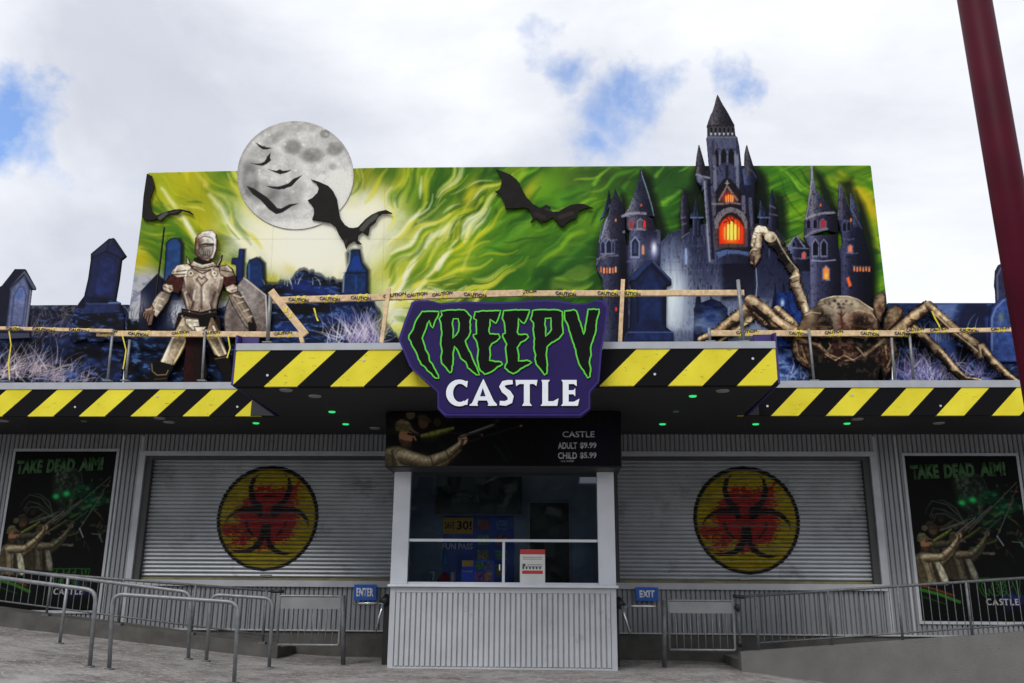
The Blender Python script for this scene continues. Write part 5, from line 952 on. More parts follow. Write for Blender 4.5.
# left pair of towers
wallp(ZE([(45,100),(60,0),(75,-90),(120,-160),(215,-120),(240,60),(250,680),(85,680),(85,260),(50,200),(38,160)]), (40, 39, 58), x1=640, dark=(14, 14, 26), hi=(84, 84, 108))
cone(ZA([(130,195),(138,240),(140,300),(100,380),(75,400),(68,420),(72,395),(100,330),(118,260)]), col=(50, 56, 84), hi=(96, 110, 150)); rim(ZA([(72,410),(70,480),(64,560)]), 1.2, (150, 160, 190), .7)
cone(ZA([(172,195),(195,250),(240,330),(240,520),(180,540),(75,548),(95,470),(125,380),(150,270)]), col=(56, 54, 72), hi=(128, 122, 140)); win(*ZA([(176,410)])[0], 1.5, 3, (224, 130, 70), (60, 50, 60)); rim(ZA([(135,310),(105,430),(76,540)]), 1.6, (150, 150, 172), .8)
rim(ZA([(64,556),(100,545),(160,548),(180,545)]), 1.4, (104, 100, 126)); win(*ZA([(130,590)])[0], 5, 13, (34, 36, 60), (128, 128, 156)); win(*ZA([(88,595)])[0], 3.5, 12, (40, 42, 66), (128, 128, 156)); win(*ZA([(158,592)])[0], 2.5, 12, (50, 52, 76), (120, 120, 146))
rim(ZE([(40,160),(60,125),(120,105),(180,100)]), 2, (104, 98, 118)); rim(ZE([(42,128),(70,108),(120,92)]), 1.3, (130, 124, 144), .8)
for i in range(6): win(*ZE([(72 + i*19, 196 + (i in (0,5))*(-6))])[0], 1.9, 6.5, (222, 150, 110) if i % 2 else (196, 108, 84), (60, 46, 60))
rim(ZE([(50,185),(62,215),(85,235)]), 1.2, (96, 90, 110), .7); win(*ZE([(170,448)])[0], 2.2, 4.5, (200, 60, 70), (40, 30, 44)); k.stroke(ZE([(215,20),(220,340)]), 7, (10, 10, 20), 4, .7, True)
# big left tower
wallp(ZA([(270,490),(435,470),(480,480),(485,560),(485,640),(470,900),(280,900),(262,640)]), (52, 50, 74), dark=(22, 21, 38), hi=(104, 102, 132)); k.stroke(ZA([(440,460),(470,490),(472,560)]), 4, (84, 84, 108), 2, .7, True)
wallp(ZA([(250,385),(390,385),(430,400),(450,480),(300,490),(252,470)]), (64, 54, 74), dark=(26, 22, 36), hi=(110, 100, 122))
cone(ZA([(345,60),(352,60),(356,95),(390,190),(425,300),(440,385),(340,385),(222,388),(265,330),(310,210),(338,110)])); rim(ZA([(351,45),(353,95),(385,190),(420,310),(438,380)]), 1.3, (128, 142, 160), .9); win(*ZA([(350,308)])[0], 1.4, 2.6, (220, 90, 50), (80, 60, 70)); k.blob(*ZA([(300,290)])[0], 4, 8, (124, 116, 130), .4, True)
rim(ZA([(222,384),(260,368),(320,362),(378,366)]), 2.8, (146, 138, 152)); rim(ZA([(230,492),(270,478),(330,472),(378,474)]), 2.6, (124, 116, 134)); win(*ZA([(280,438)])[0], 3.6, 8, (150, 60, 54)); win(*ZA([(345,435)])[0], 5, 9, (90, 84, 100), (150, 144, 160)); win(*ZA([(372,436)])[0], 2.6, 8, (206, 60, 60), (70, 40, 56))
win(*ZA([(308,595)])[0], 6.5, 18, (26, 28, 48), (134, 134, 162)); win(*ZA([(308,595)])[0], 3, 13, (50, 54, 84), (16, 16, 30)); win(*ZA([(362,610)])[0], 2.6, 10, (214, 130, 84), (70, 56, 70)); k.blob(*ZA([(438,610)])[0], 3.6, 8, (214, 196, 236), .95, True); k.blob(*ZA([(438,600)])[0], 1.6, 4, (255, 246, 255), .9, True)
rim(ZE([(240,140),(290,136),(340,132)]), 1.2, (110, 106, 136), .6)
# little turrets beside the keep
for s_, cx in ((-1, 0), (1, 0)):
    if s_ < 0: T1 = ZC([(30,115),(50,180),(62,300),(62,440),(25,470),(10,440),(14,380),(0,300),(8,215)]); wallp(T1, (46, 42, 60), hi=(96, 86, 104)); T2 = ZC([(105,195),(118,240),(125,300),(165,320),(160,335),(140,335),(138,455),(90,455),(88,335),(70,330),(72,300),(90,290)])
    else: T1 = ZC([(630,125),(655,240),(668,300),(660,400),(640,440),(600,400),(605,300),(615,215)]); wallp(T1, (36, 36, 56), hi=(72, 70, 96)); T2 = ZC([(550,200),(562,250),(610,270),(612,320),(598,330),(594,400),(600,440),(530,440),(545,330),(528,325),(540,290)])
    wallp(T2, (34, 35, 54), hi=(66, 72, 100))
rim(ZC([(70,325),(165,325)]), 1.4, (104, 118, 156)); rim(ZC([(528,325),(612,325)]), 1.4, (104, 118, 156)); 
for a in (92, 122, 150): rim(ZC([(a, 345), (a, 440)]), .8, (84, 96, 132), .6)
for a in (75, 118, 545, 575, 605): rim(ZC([(a, 285), (a, 322)]), .8, (90, 100, 134), .6)
for pts in ([(5,330),(35,322)], [(5,375),(40,365)], [(15,460),(60,430)], [(610,240),(650,260)], [(615,300),(665,310)]): rim(ZC(pts), 1.6, (116, 104, 122), .7)
# the keep
keep = ZBB([(190,310),(183,325),(190,380),(200,510),(208,600),(150,640),(150,700)]) + ZC([(165,120),(180,300),(200,520),(215,640),(470,640),(490,520),(510,330),(510,60)]) + ZBB([(510,640),(520,560),(420,520),(405,385),(392,325),(375,310)])
wallp(keep, (44, 44, 66), dark=(26, 26, 44), hi=(84, 84, 112), ts=.4)
wallp(ZBB([(108,575),(150,560),(225,540),(225,640),(205,660),(150,650),(120,620)]), (56, 54, 74)); wallp(ZBB([(420,540),(500,515),(525,560),(522,620),(500,650),(440,650)]), (50, 54, 84), hi=(90, 94, 130))
for tip, l, r_, b_ in (((130,368), 108, 172, 520), ((456,368), 443, 502, 520)):
    cone(ZBB([tip, (tip[0]+18, 430), (r_, b_), (r_+10, 590), (l+4, 590), (l, b_), (tip[0]-12, 430)]), col=(56, 52, 62), hi=(100, 94, 104))
rim(ZBB([(112,575),(150,590),(200,600)]), 2.2, (138, 134, 150)); rim(ZBB([(118,595),(160,610)]), 1.2, (110, 106, 124)); rim(ZBB([(445,520),(500,560),(522,600)]), 1.2, (96, 96, 130), .6)
wallp(ZBB([(190,320),(385,320),(400,385),(415,520),(415,640),(210,640),(205,520),(190,380)]), (74, 74, 98), x0=681, x1=760, dark=(40, 40, 60), hi=(96, 94, 118), tex=.2)
k.poly(ZBB([(205,330),(380,330),(385,400),(215,400)]), (84, 84, 108), 1.2, .9, True, tex=.12); k.poly(ZBB([(215,340),(235,345),(240,640),(215,640)]), (62, 56, 70), 1, .8, True)
for a, w_ in ((250, 26), (298, 34), (350, 40)): k.poly(ZBB([(a-w_/2, 520), (a-w_/2, 430), (a, 395), (a+w_/2, 430), (a+w_/2, 520)]), (20, 18, 26), .8, .95, True)
for a in (272, 324, 376): rim(ZBB([(a, 420), (a, 520)]), 1.4, (120, 118, 140), .8)
wallp(ZBB([(190,240),(370,240),(380,315),(190,318)]), (58, 52, 58), dark=(40, 38, 46), hi=(80, 72, 78))
for i in range(6): win(*ZBB([(215 + i*29, 272)])[0], 2.2, 6, (22, 20, 28), (104, 98, 108))
for i in range(6): k.blob(*ZBB([(212 + i*29, 300)])[0], .9, 1.4, (206, 210, 226), .9, True)
cone(ZBB([(255,28),(262,40),(290,95),(330,160),(372,240),(300,238),(185,242),(208,170),(222,145),(240,90)]), col=(60, 54, 62), hi=(104, 96, 108)); k.stroke(ZBB([(250,60),(245,180)]), 2, (90, 84, 96), 2, .5, True); rim(ZBB([(186,322),(392,322)]), 1.8, (112, 108, 124)); rim(ZBB([(188,244),(372,242)]), 1.2, (44, 40, 46), .8)
# buttresses and pillars
for a0, b0, a1, b1, w_, col in ((232,470,242,690,3.2,(116,112,132)), (388,460,395,690,3,(118,116,138)), (280,520,285,680,2.2,(76,76,104)), (350,520,355,680,2.2,(70,70,98)), (320,520,320,600,3,(30,28,42))): k.stroke(ZBB([(a0,b0),(a1,b1)]), w_, col, 1.2, .85, True)
k.stroke(ZBB([(232,455),(235,500)]), 4.4, (92, 86, 104), 1.2, .8, True); k.stroke(ZBB([(384,450),(388,500)]), 4.4, (120, 118, 140), 1.2, .8, True); k.stroke(ZBB([(290,510),(320,505),(355,515)]), 3.4, (66, 66, 92), 1.5, .8, True)
k.stroke(ZC([(168,80),(178,250),(190,430),(208,620)]), [4.5, 4.5, 5, 5], (96, 92, 112), 1.5, .9, True); k.stroke(ZC([(166,80),(175,250),(188,430),(203,620)]), 1.4, (150, 148, 168), 1, .8, True); k.stroke(ZC([(196,100),(210,300),(225,600)]), 3, (18, 18, 32), 2, .8, True)
k.stroke(ZC([(480,200),(490,330),(500,480)]), 4, (96, 92, 116), 1.4, .8, True); k.stroke(ZC([(500,200),(510,420)]), 2.4, (22, 20, 34), 1.4, .8, True)
k.poly(ZC([(238,150),(300,60),(345,60),(420,150),(455,300),(460,520),(240,520),(235,330)]), (26, 22, 32), 2, .9, True)
k.stroke(ZC([(232,170),(234,300)]), 3.6, (90, 82, 98), 1.2, .9, True); k.stroke(ZC([(432,185),(436,290)]), 4, (104, 96, 118), 1.2, .9, True); k.stroke(ZC([(240,400),(244,510)]), 4.5, (74, 68, 84), 1.2, .9, True); k.stroke(ZC([(450,400),(452,510)]), 3.4, (80, 74, 92), 1.2, .9, True)
k.stroke(ZC([(322,75),(322,100)]), 1.6, (150, 140, 140), 1, .9, True); k.stroke(ZC([(310,90),(334,90)]), 1.2, (150, 140, 140), 1, .9, True)
k.poly(ZC([(325,105),(390,205),(400,228),(250,228),(268,205)]), (66, 40, 44), 1, .95, True); k.blob(*ZC([(335,190)])[0], 6, 5, (232, 60, 34), 1, True)
for a in (315, 330, 347, 360): k.stroke(ZC([(a, 168 + abs(a-338)*.5), (a, 215)]), 1.3, (255, 170, 90), .9, .9, True)
rim(ZC([(268,205),(322,108),(392,205)]), 2.0, (140, 122, 118)); rim(ZC([(222,232),(300,232),(340,222),(410,232)]), 2, (128, 116, 124))
arch = lambda x0, x1, y0, y1, ym: ZC([(x0, y1), (x0, ym), (x0+(x1-x0)*.12, ym-(ym-y0)*.55), (x0+(x1-x0)*.3, y0+(ym-y0)*.12), ((x0+x1)/2, y0), (x1-(x1-x0)*.3, y0+(ym-y0)*.12), (x1-(x1-x0)*.12, ym-(ym-y0)*.55), (x1, ym), (x1, y1)])
k.poly(arch(234, 460, 252, 400, 340), (112, 104, 116), 1, 1, True); k.poly(arch(262, 440, 288, 512, 380), (26, 18, 24), 1, 1, True)
k.poly(ZC([(266,508),(266,390),(290,345),(340,312),(400,345),(436,390),(438,508)]), (206, 44, 22), 2, 1, True)
k.blob(*ZC([(352,425)])[0], 10, 11, (246, 110, 30), .95, True); k.blob(*ZC([(352,420)])[0], 5.5, 9, (255, 190, 50), .95, True)
for a, w_ in ((328, 1.2), (352, 1.6), (378, 1.3), (305, .9), (402, .9)): k.stroke(ZC([(a, 360 + abs(a-352)*.7), (a, 470)]), w_*1.7, (255, 236, 120), 1, .8 if abs(a-352) < 40 else .4, True); k.stroke(ZC([(a+12, 350), (a+12, 470)]), .8, (150, 30, 14), .8, .6, True)
for pts in ([(322,330),(335,345),(340,365)], [(340,320),(352,340),(368,355)], [(372,330),(360,345)], [(300,360),(320,350)]): k.stroke(ZC(pts), 1.2, (70, 16, 14), 1, .8, True)
for i in range(8): k.stroke([ZC([(234+i*28, 520)])[0], ZC([(246+i*28, 520)])[0]], 2, (90, 74, 76), 1, .6, True)
rim(ZC([(246,522),(340,508),(456,518)]), 2.4, (84, 66, 70)); k.poly(ZC([(248,560),(300,545),(400,548),(470,560),(470,590),(400,572),(330,575),(262,602)]), (84, 96, 138), 1.5, .95, True)
rim(ZC([(248,555),(320,535),(400,540),(465,552)]), 1.4, (26, 22, 30), .8); rim(ZC([(40,540),(42,640)]), 1.6, (170, 180, 220), .8); k.blob(*ZC([(45,590)])[0], 3, 6, (150, 160, 200), .6, True); rim(ZC([(610,540),(610,600)]), 1.2, (110, 110, 150), .6); k.blob(703, 307, 9, 14, (150, 152, 176), .5, True)
# gravestones standing before the castle (printed on the same board)
for pts in ([(698,284),(701,300),(703,346),(694,346),(695,305)], [(775,284),(777,295),(779,310),(779,346),(770,346),(772,305)], [(783,280),(788,300),(793,312),(794,346),(782,346)]): k.poly(pts, (16, 20, 40), 1, .95, True)
k.poly([(776,292),(800,290),(806,300),(806,346),(776,346)], (28, 52, 112), 2, .85, True, tex=.4); k.blob(782.5, 303, 2, 4, (190, 200, 226), .9, True); k.stroke([(756,268),(757,285),(756,296)], .9, (190, 196, 220), 1, .7, True)
k.poly([(693.7,346),(694,308),(699,303.5),(712,298.7),(721,302),(727.5,309),(728,346)], (19, 28, 58), 1, 1, True, tex=.4, tsc=.25, edge=((10, 12, 26), 2)); k.poly([(702,340),(702,314),(711,306),(719,314),(719,340)], (26, 44, 96), 1.4, .8, True); k.stroke([(711,286),(711,299)], 1.4, (16, 18, 36), 1, .9, True)
fn1 = fbm(k.X*1.1, k.Y*1.6, 181, 3); fn2 = fbm(k.X*.8, k.Y*.35, 183, 3); dim_ = (k.c.max(-1) < .55)
k.mix(np.clip((fn2-.6)*4, 0, .35)*dim_, (14, 15, 26)); k.mix(np.clip((fbm(k.X*.05, k.Y*.12, 185)-.35)*1.6, 0, 1)*ss(270, 325, k.Y)*.85*(k.X < 775)*(k.X > 668)*dim_, (150, 158, 188)); k.mix(ss(262, 300, k.Y)*ss(340, 318, k.Y)*np.exp(-((k.X-672)/13)**2)*.7, (222, 222, 232)); k.mix(np.exp(-(((k.X-655)/30)**2+((k.Y-252)/14)**2))*.28, (130, 140, 180))
k.c *= np.array([.95, 1.0, 1.0]); k.punch(1.3, .29); castle = sheet(k, 'castle_cutout', onto(YM - .10), vin, mural, .06)
# --- big dark gravestone left of centre of the castle
t_ = Canvas(616, 256, 680, 346, 2.2)
t_.poly(ZE([(258,245),(262,232),(375,132),(410,135),(530,255),(530,290),(498,300),(495,565),(540,602),(545,683),(205,683),(215,640),(258,560),(268,300)]), (20, 30, 70), 1, tex=.3, tsc=.18, edge=((9, 11, 28), 3))
t_.poly(ZE([(262,236),(375,134),(405,140),(380,175),(290,262),(262,262)]), (36, 58, 108), 1, .85, tex=.2); line(t_, ZE([(410,140),(525,262)]), (70, 90, 150), 1.6, .8); line(t_, ZE([(398,160),(505,275)]), (9, 11, 28), 3, .8); line(t_, ZE([(380,172),(300,262),(262,268)]), (10, 12, 30), 2, .8)
t_.poly(ZE([(335,300),(395,200),(455,300),(460,520),(330,520)]), (25, 42, 92), 2, .8, tex=.4, tsc=.25); line(t_, ZE([(480,310),(478,550)]), (9, 11, 26), 2.4, .8); line(t_, ZE([(310,320),(310,530)]), (9, 11, 26), 2, .7); line(t_, ZE([(250,600),(535,600)]), (90, 110, 170), 1.4, .7); t_.poly(ZE([(290,605),(540,605),(540,650),(280,650)]), (32, 48, 100), 1.4, .8, tex=.4); line(t_, ZE([(240,600),(225,650)]), (70, 80, 110), 1, .6)
sheet(t_, 'tombstone_cutout', onto(YM - .14), vin, mural, .035); print('castle')
# --- the knight
kn = Canvas(132, 225, 280, 383, 2.4); K4 = lambda p: zz(p, 130, 220, 4.14)
ST, SD, SL, MR, BK = (158, 140, 122), (58, 46, 40), (226, 214, 198), (84, 52, 48), (22, 18, 18)
def pl(pts, col=ST, g=None, e=(52, 42, 38), ew=1.3, tex=.3, **q):
    z = K4(pts); gg = None
    if g: (a, b), (c, d) = K4([g[0:2], g[2:4]]); gg = (a, b, c, d, g[4])
    kn.poly(z, col, .9, 1, grad=gg, tex=tex, tsc=.4, edge=(e, ew), **q)
ln = lambda pts, col=SD, w_=.9, al=.8: kn.stroke(K4(pts), w_, col, .9, al, True)
kn.stroke(K4([(140,30),(122,180),(100,360)]), .9, (74, 70, 66), .8, .95)
pl([(470,235),(485,240),(568,312),(575,380),(572,480),(500,485),(392,470),(388,400),(398,350),(420,300)], (150, 140, 136), (400,300,560,480,(112,100,94)), (70, 60, 56), 1.6, .28); ln([(472,240),(562,312),(568,470)], (206, 198, 190), 1.3); kn.blob(*K4([(500,330)])[0], 8, 14, (176, 166, 160), .5, True); kn.blob(*K4([(430,420)])[0], 6, 14, (92, 80, 74), .6, True)
pl([(200,385),(225,380),(225,440),(215,462),(180,462)], (60, 46, 42)); pl([(355,395),(372,398),(376,460),(350,460)], (54, 42, 38))
pl([(215,400),(290,400),(298,450),(292,470),(262,490),(235,485),(232,520),(205,570),(170,608),(122,588),(150,530),(180,470)], (196, 180, 158), (160,520,250,560,(110,92,76)), (60, 48, 40), 1.5); ln([(180,480),(135,585)], (240, 232, 214), 2.2); ln([(235,490),(180,600)], (228, 214, 160), 1.6); ln([(205,440),(160,560)], (150, 132, 112), 1)
pl([(300,400),(340,395),(365,440),(380,480),(405,555),(380,572),(350,560),(320,500),(300,470)], (196, 180, 158), (320,520,380,480,(120,100,84)), (60, 48, 40), 1.5); ln([(330,500),(372,568)], (236, 222, 170), 1.6); ln([(345,440),(395,552)], (238, 228, 206), 1.8)
pl([(232,482),(300,478),(312,560),(322,640),(300,690),(225,690),(218,640),(228,560)], (74, 38, 34), (220,600,320,600,(40,24,22)), (40, 22, 20), 1.4, .3)
pl([(88,590),(110,583),(168,598),(180,612),(158,650),(148,690),(92,690),(95,650),(84,620)], (36, 30, 28), None, (16, 12, 12)); ln([(90,596),(92,625),(112,642),(150,640),(158,622)], (160, 140, 110), 1.2); ln([(100,660),(150,655)], (110, 96, 80), 1)
pl([(345,570),(395,560),(412,566),(420,600),(425,690),(382,690),(384,640),(360,600)], (42, 34, 30), None, (16, 12, 12)); ln([(352,575),(405,566)], (130, 112, 92), 1.2)
pl([(160,228),(224,232),(222,272),(200,308),(165,296),(142,266)], MR, None, (28, 14, 14), 1.4); pl([(140,262),(178,268),(182,292),(160,310),(138,300),(132,275)], (176, 160, 142)); ln([(140,275),(175,290)], SD); ln([(136,290),(165,303)], SD)
pl([(128,292),(172,306),(158,338),(138,368),(110,404),(86,386),(90,346),(106,316)], (184, 172, 158), (100,340,160,350,(112,100,90))); ln([(118,320),(104,360)], SL, 1.1)
pl([(72,365),(92,350),(104,372),(98,402),(90,435),(72,440),(66,415),(52,405),(48,385)], (128, 108, 96), None, (48, 38, 34)); 
for i in range(4): ln([(52+i*10, 385+i*3), (44+i*9, 420+i*6)], (64, 46, 40), 1.2); ln([(66,372),(88,368)], (190,150,130), 1)
pl([(385,225),(440,232),(442,262),(420,275),(392,278),(380,250)], MR, None, (28, 14, 14), 1.4); pl([(392,278),(425,262),(448,275),(446,296),(424,308),(402,298)], (180, 164, 146)); ln([(400,290),(440,280)], SL, 1.1)
pl([(404,308),(452,294),(470,326),(496,368),(513,408),(526,445),(505,466),(476,442),(446,392),(422,352)], (150, 138, 126), (430,390,490,350,(96,84,76))); ln([(425,320),(470,392),(498,430)], (178, 160, 140), 1.2); ln([(455,322),(470,316)], SL, 1)
pl([(488,425),(508,405),(520,430),(524,455),(508,470),(492,462)], (44, 34, 30))
pl([(222,200),(250,186),(300,196),(345,188),(382,200),(392,235),(385,275),(368,320),(358,372),(320,380),(285,390),(232,372),(220,330),(210,290),(218,250)], (150, 132, 118), (220,260,300,250,(186,170,156)), (56, 44, 40), 2, .3)
kn.blob(*K4([(250,300)])[0], 7, 9, (84, 70, 62), .6, True); kn.blob(*K4([(345,310)])[0], 6, 10, (88, 72, 64), .6, True); kn.blob(*K4([(300,310)])[0], 6, 8, (204, 190, 176), .55, True); kn.blob(*K4([(300,365)])[0], 10, 4, (110, 92, 82), .5, True)
ln([(258,225),(270,262),(295,282),(320,262),(335,228)], (206, 190, 168), 1.3); ln([(275,245),(286,234),(297,246),(308,234),(320,248),(296,272),(275,245)], (92, 74, 62), 1.2); ln([(225,300),(240,355)], SL, 1.2, .6); ln([(255,200),(300,222),(345,202)], SD, 1.2); ln([(262,340),(250,372)], SD, .8); ln([(330,340),(340,372)], SD, .8)
pl([(165,222),(180,200),(200,185),(240,178),(256,196),(250,215),(235,236),(195,240)], (182, 166, 148), (170,230,240,190,(212,200,182))); ln([(180,215),(240,208)], SD); ln([(172,226),(236,224)], SD)
pl([(372,190),(400,184),(422,198),(436,232),(400,240),(376,232),(368,210)], (176, 158, 142), (380,190,430,230,(130,114,102))); ln([(378,208),(425,216)], SD)
pl([(232,146),(244,162),(252,186),(234,182)], (190, 176, 160)); pl([(383,140),(378,165),(366,192),(352,190)], (196, 182, 166)); 
for a in (252, 349): kn.ell(*K4([(a, 221)])[0], 4.3, 4.3, (150, 136, 118), 1, True); kn.ell(*K4([(a, 221)])[0], 2.6, 2.6, (206, 192, 172), 1, True); kn.ell(*K4([(a, 221)])[0], 1.1, 1.1, (90, 74, 64), 1, True)
pl([(248,185),(262,165),(300,180),(345,170),(362,188),(345,205),(300,212),(262,202)], (172, 156, 140)); ln([(256,190),(300,202),(352,190)], SD, 1.1); ln([(262,176),(300,190),(345,178)], SL, 1)
pl([(262,160),(285,150),(330,168),(336,178),(300,184),(268,172)], BK, None, (10, 8, 8)); 
pl([(270,75),(285,55),(310,44),(340,40),(356,56),(360,85),(357,125),(345,155),(325,172),(302,168),(280,152),(266,140),(268,105)], (196, 186, 176), (350,60,280,150,(140,116,100)), (86, 70, 62), 1.5)
pl([(282,80),(305,66),(340,72),(354,95),(335,100),(310,98),(288,108)], (206, 198, 190), None, (92, 76, 66)); ln([(285,105),(310,100),(352,102)], (50, 38, 34), 1.6); ln([(288,118),(320,108)], (60, 44, 38), 1.3); pl([(285,110),(345,104),(345,135),(322,162),(298,155),(282,135)], (112, 104, 98), (285,120,345,140,(170,160,150)), (66, 58, 54)); kn.blob(*K4([(340,60)])[0], 3, 3, (236, 234, 230), .8, True); kn.blob(*K4([(290,92)])[0], 3, 4, (104, 78, 64), .8, True)
for i in range(4): ln([(305+i*8, 130), (303+i*8, 150)], (70, 52, 44), .8)
pl([(214,365),(250,374),(300,380),(352,366),(362,385),(355,402),(300,408),(250,405),(212,388)], (50, 38, 36), None, (24, 18, 18)); pl([(285,370),(300,382),(345,372),(335,400),(320,452),(290,455),(280,420)], (40, 30, 28), None, (18, 14, 14)); ln([(220,376),(290,390),(356,380)], (112, 96, 84), 1); pl([(226,405),(285,410),(290,440),(262,462),(228,430)], (206, 194, 176)); pl([(262,440),(320,440),(300,465),(272,465)], (214, 202, 182))
for q in ([(238,196),(228,240),(232,300)], [(268,292),(262,330)], [(340,205),(352,240)], [(300,285),(306,330)], [(196,190),(186,214)], [(402,192),(418,210)], [(300,52),(326,48)], [(346,62),(350,96)]): kn.stroke(K4(q), 1.5, (244, 238, 228), 1.6, .65, True)
for q in ([(243,305),(262,340),(258,368)], [(352,300),(338,345),(340,368)], [(222,250),(232,290)], [(378,248),(368,300)], [(296,275),(296,365)]): kn.stroke(K4(q), 2.0, (52, 40, 36), 2.2, .55, True)
for q in ((215,398),(290,378),(330,380),(246,378)): kn.ell(*K4([q])[0], .9, .9, (196, 180, 150), .8, True)
for q in ([(150,268),(160,292)], [(120,322),(140,330)], [(108,348),(130,356)], [(100,372),(118,380)], [(428,310),(452,318)], [(448,345),(468,338)], [(470,378),(490,370)], [(488,404),(504,398)]): kn.stroke(K4(q), 1.6, (226, 210, 188), 1.2, .7, True)
for q in ([(128,312),(108,362)], [(440,318),(476,380),(500,420)]): kn.stroke(K4(q), 2.6, (184, 164, 142), 2.2, .6, True)
kn.stroke(K4([(276,80),(268,120),(282,150),(304,166)]), 3, (70, 54, 48), 3, .6, True); kn.stroke(K4([(352,80),(352,120),(340,156)]), 1.6, (240, 234, 224), 1.4, .7, True)
kn.c *= np.array([.96, .985, 1.02]); kn.punch(1.45, .48); sheet(kn, 'knight_cutout', onto(YM - .10), vin, mural, .035); print('knight')
# --- the spider
sp = Canvas(694, 222, 1022, 383, 2.0); SF = lambda p: zz(p, 690, 220, 5.465); SG = lambda p: zz(p, 780, 240, 4.71); SR = lambda p: zz(p, 840, 250, 4.554)
HI, DK = (186, 166, 142), (34, 26, 24); BN = (118, 98, 82)
rh = random.Random(33)
def limb(pts, w_, col=BN, hi=HI, dk=DK, tex=.3):
    w_ = [q*.9 for q in w_]
    for i in range(len(pts)-1):                      # bristles along the leg
        (ax, ay), (bx, by) = pts[i], pts[i+1]; L = math.dist(pts[i], pts[i+1]) + .01; nx_, ny_ = -(by-ay)/L, (bx-ax)/L
        for q in range(int(L/1.6)):
            t = rh.random(); sd = rh.choice((-1, 1)); hw = (w_[i]*(1-t) + w_[i+1]*t)/2; x, y = ax + (bx-ax)*t, ay + (by-ay)*t
            sp.stroke([(x, y), (x + nx_*sd*(hw+1.6) + (bx-ax)/L*1.2, y + ny_*sd*(hw+1.6) + (by-ay)/L*1.2)], .7, dk, .7, .85)
    sp.stroke(pts, w_, col, 1.1, 1, rnd=(hi, dk), tex=tex)
    for (x, y), q in list(zip(pts, w_))[1:-1]: sp.ell(x, y, q*.42, q*.38, [min(255, v*1.12) for v in hi], .45, True, 2); sp.stroke([(x - q*.4, y + q*.3), (x + q*.4, y + q*.42)], .9, dk, 1, .7, True)
sl_ = lambda pts, col, w_=1, al=.8: sp.stroke(pts, w_, col, 1., al, True)
# far legs
limb(SF([(345,515),(320,545),(240,600),(150,665)]), [9,9,8,6], (84, 70, 62)); limb(SF([(350,510),(420,560),(500,600),(560,640)]), [8,9,10,11], (96, 78, 66)); limb(SF([(480,495),(540,550),(590,610)]), [11,12,12], (108, 92, 78))
limb(SR([(300,330),(372,385),(430,440),(470,480)]), [10,10,10,10], (84, 70, 60)); limb(SR([(470,480),(520,540),(556,575)]), [9,9,8], (88, 74, 64)); limb(SR([(548,562),(575,582),(640,592)]), [6,4,3], (70, 58, 50))
limb(SR([(430,285),(470,330),(560,400),(640,480)]), [7,8,8,8], (84, 72, 62), (150, 134, 116))
# front left leg, knee up
limb(SF([(60,650),(150,610),(250,535),(330,465)]), [7,10,12,13], (134, 112, 92)); limb(SF([(335,448),(400,490),(470,560),(560,610),(640,670)]), [16,15,15,16,18], (120, 98, 80)); sp.blob(*SF([(345,445)])[0], 4.5, 4, (170, 156, 138), .7, True); sl_(SF([(345,470),(420,530),(520,610),(600,660)]), (40, 30, 28), 2); sl_(SF([(350,435),(420,480),(500,560)]), (206, 190, 168), 1.2)
sl_(SF([(365,500),(380,520),(430,545)]), (30, 24, 22), 3)
# raised leg
limb(SF([(440,95),(480,130),(520,200),(575,285)]), [13,12,12,9], (40, 36, 34), (52, 46, 42), (24, 20, 20)); sl_(SF([(470,85),(500,150),(545,220),(590,275)]), (206, 198, 180), 1.4)
limb(SF([(350,130),(362,90),(378,55),(400,55),(430,90)]), [7,9,10,9,8], (176, 160, 142), (214, 204, 186), (84, 70, 60)); limb(SF([(345,225),(352,185),(372,140),(378,90)]), [6,11,8,7], (172, 154, 138), (214, 200, 182), (84, 66, 58)); sp.poly(SF([(325,190),(340,165),(385,165),(388,200),(370,232),(350,262),(346,235),(330,222)]), (160, 142, 126), 1, 1, tex=.3, edge=((70, 56, 50), 2)); sl_(SF([(348,200),(350,255)]), (70, 50, 42), 2); sl_(SF([(335,195),(340,225)]), (90, 70, 60), 1.2)
sp.ell(*SF([(440,93)])[0], 6, 5.4, (184, 170, 152)); sp.blob(*SF([(432,85)])[0], 2.4, 2, (226, 216, 200), .8, True); sp.blob(*SF([(455,100)])[0], 2, 3, (90, 76, 66), .7, True)
limb(SF([(578,290),(575,350),(610,430),(640,520),(650,560)]), [8,11,10,8,9], (162, 142, 122), (206, 192, 172), (76, 60, 52)); sp.poly(SF([(545,318),(580,262),(605,300),(600,330),(560,345)]), (176, 158, 138), 1, 1, tex=.3, edge=((80, 64, 56), 1.6)); sl_(SF([(545,318),(590,300)]), (220, 208, 186), 1.3)
# right legs
limb(SR([(230,400),(280,355),(340,300),(405,258)]), [14,14,13,12], (124, 102, 86)); limb(SR([(405,250),(440,290),(520,360),(600,420),(655,455)]), [9,11,11,11,10], (112, 94, 80)); sl_(SR([(430,290),(520,375),(640,470)]), (190, 172, 150), 1.4); sp.poly(SR([(620,425),(655,420),(675,450),(655,480),(635,478)]), (146, 128, 110), 1, 1, tex=.3, edge=((50, 40, 36), 2)); limb(SR([(660,460),(700,510),(760,565),(810,600)]), [8,9,7,5], (100, 84, 72)); sp.blob(*SR([(400,250)])[0], 4, 3, (170, 152, 132), .7, True)
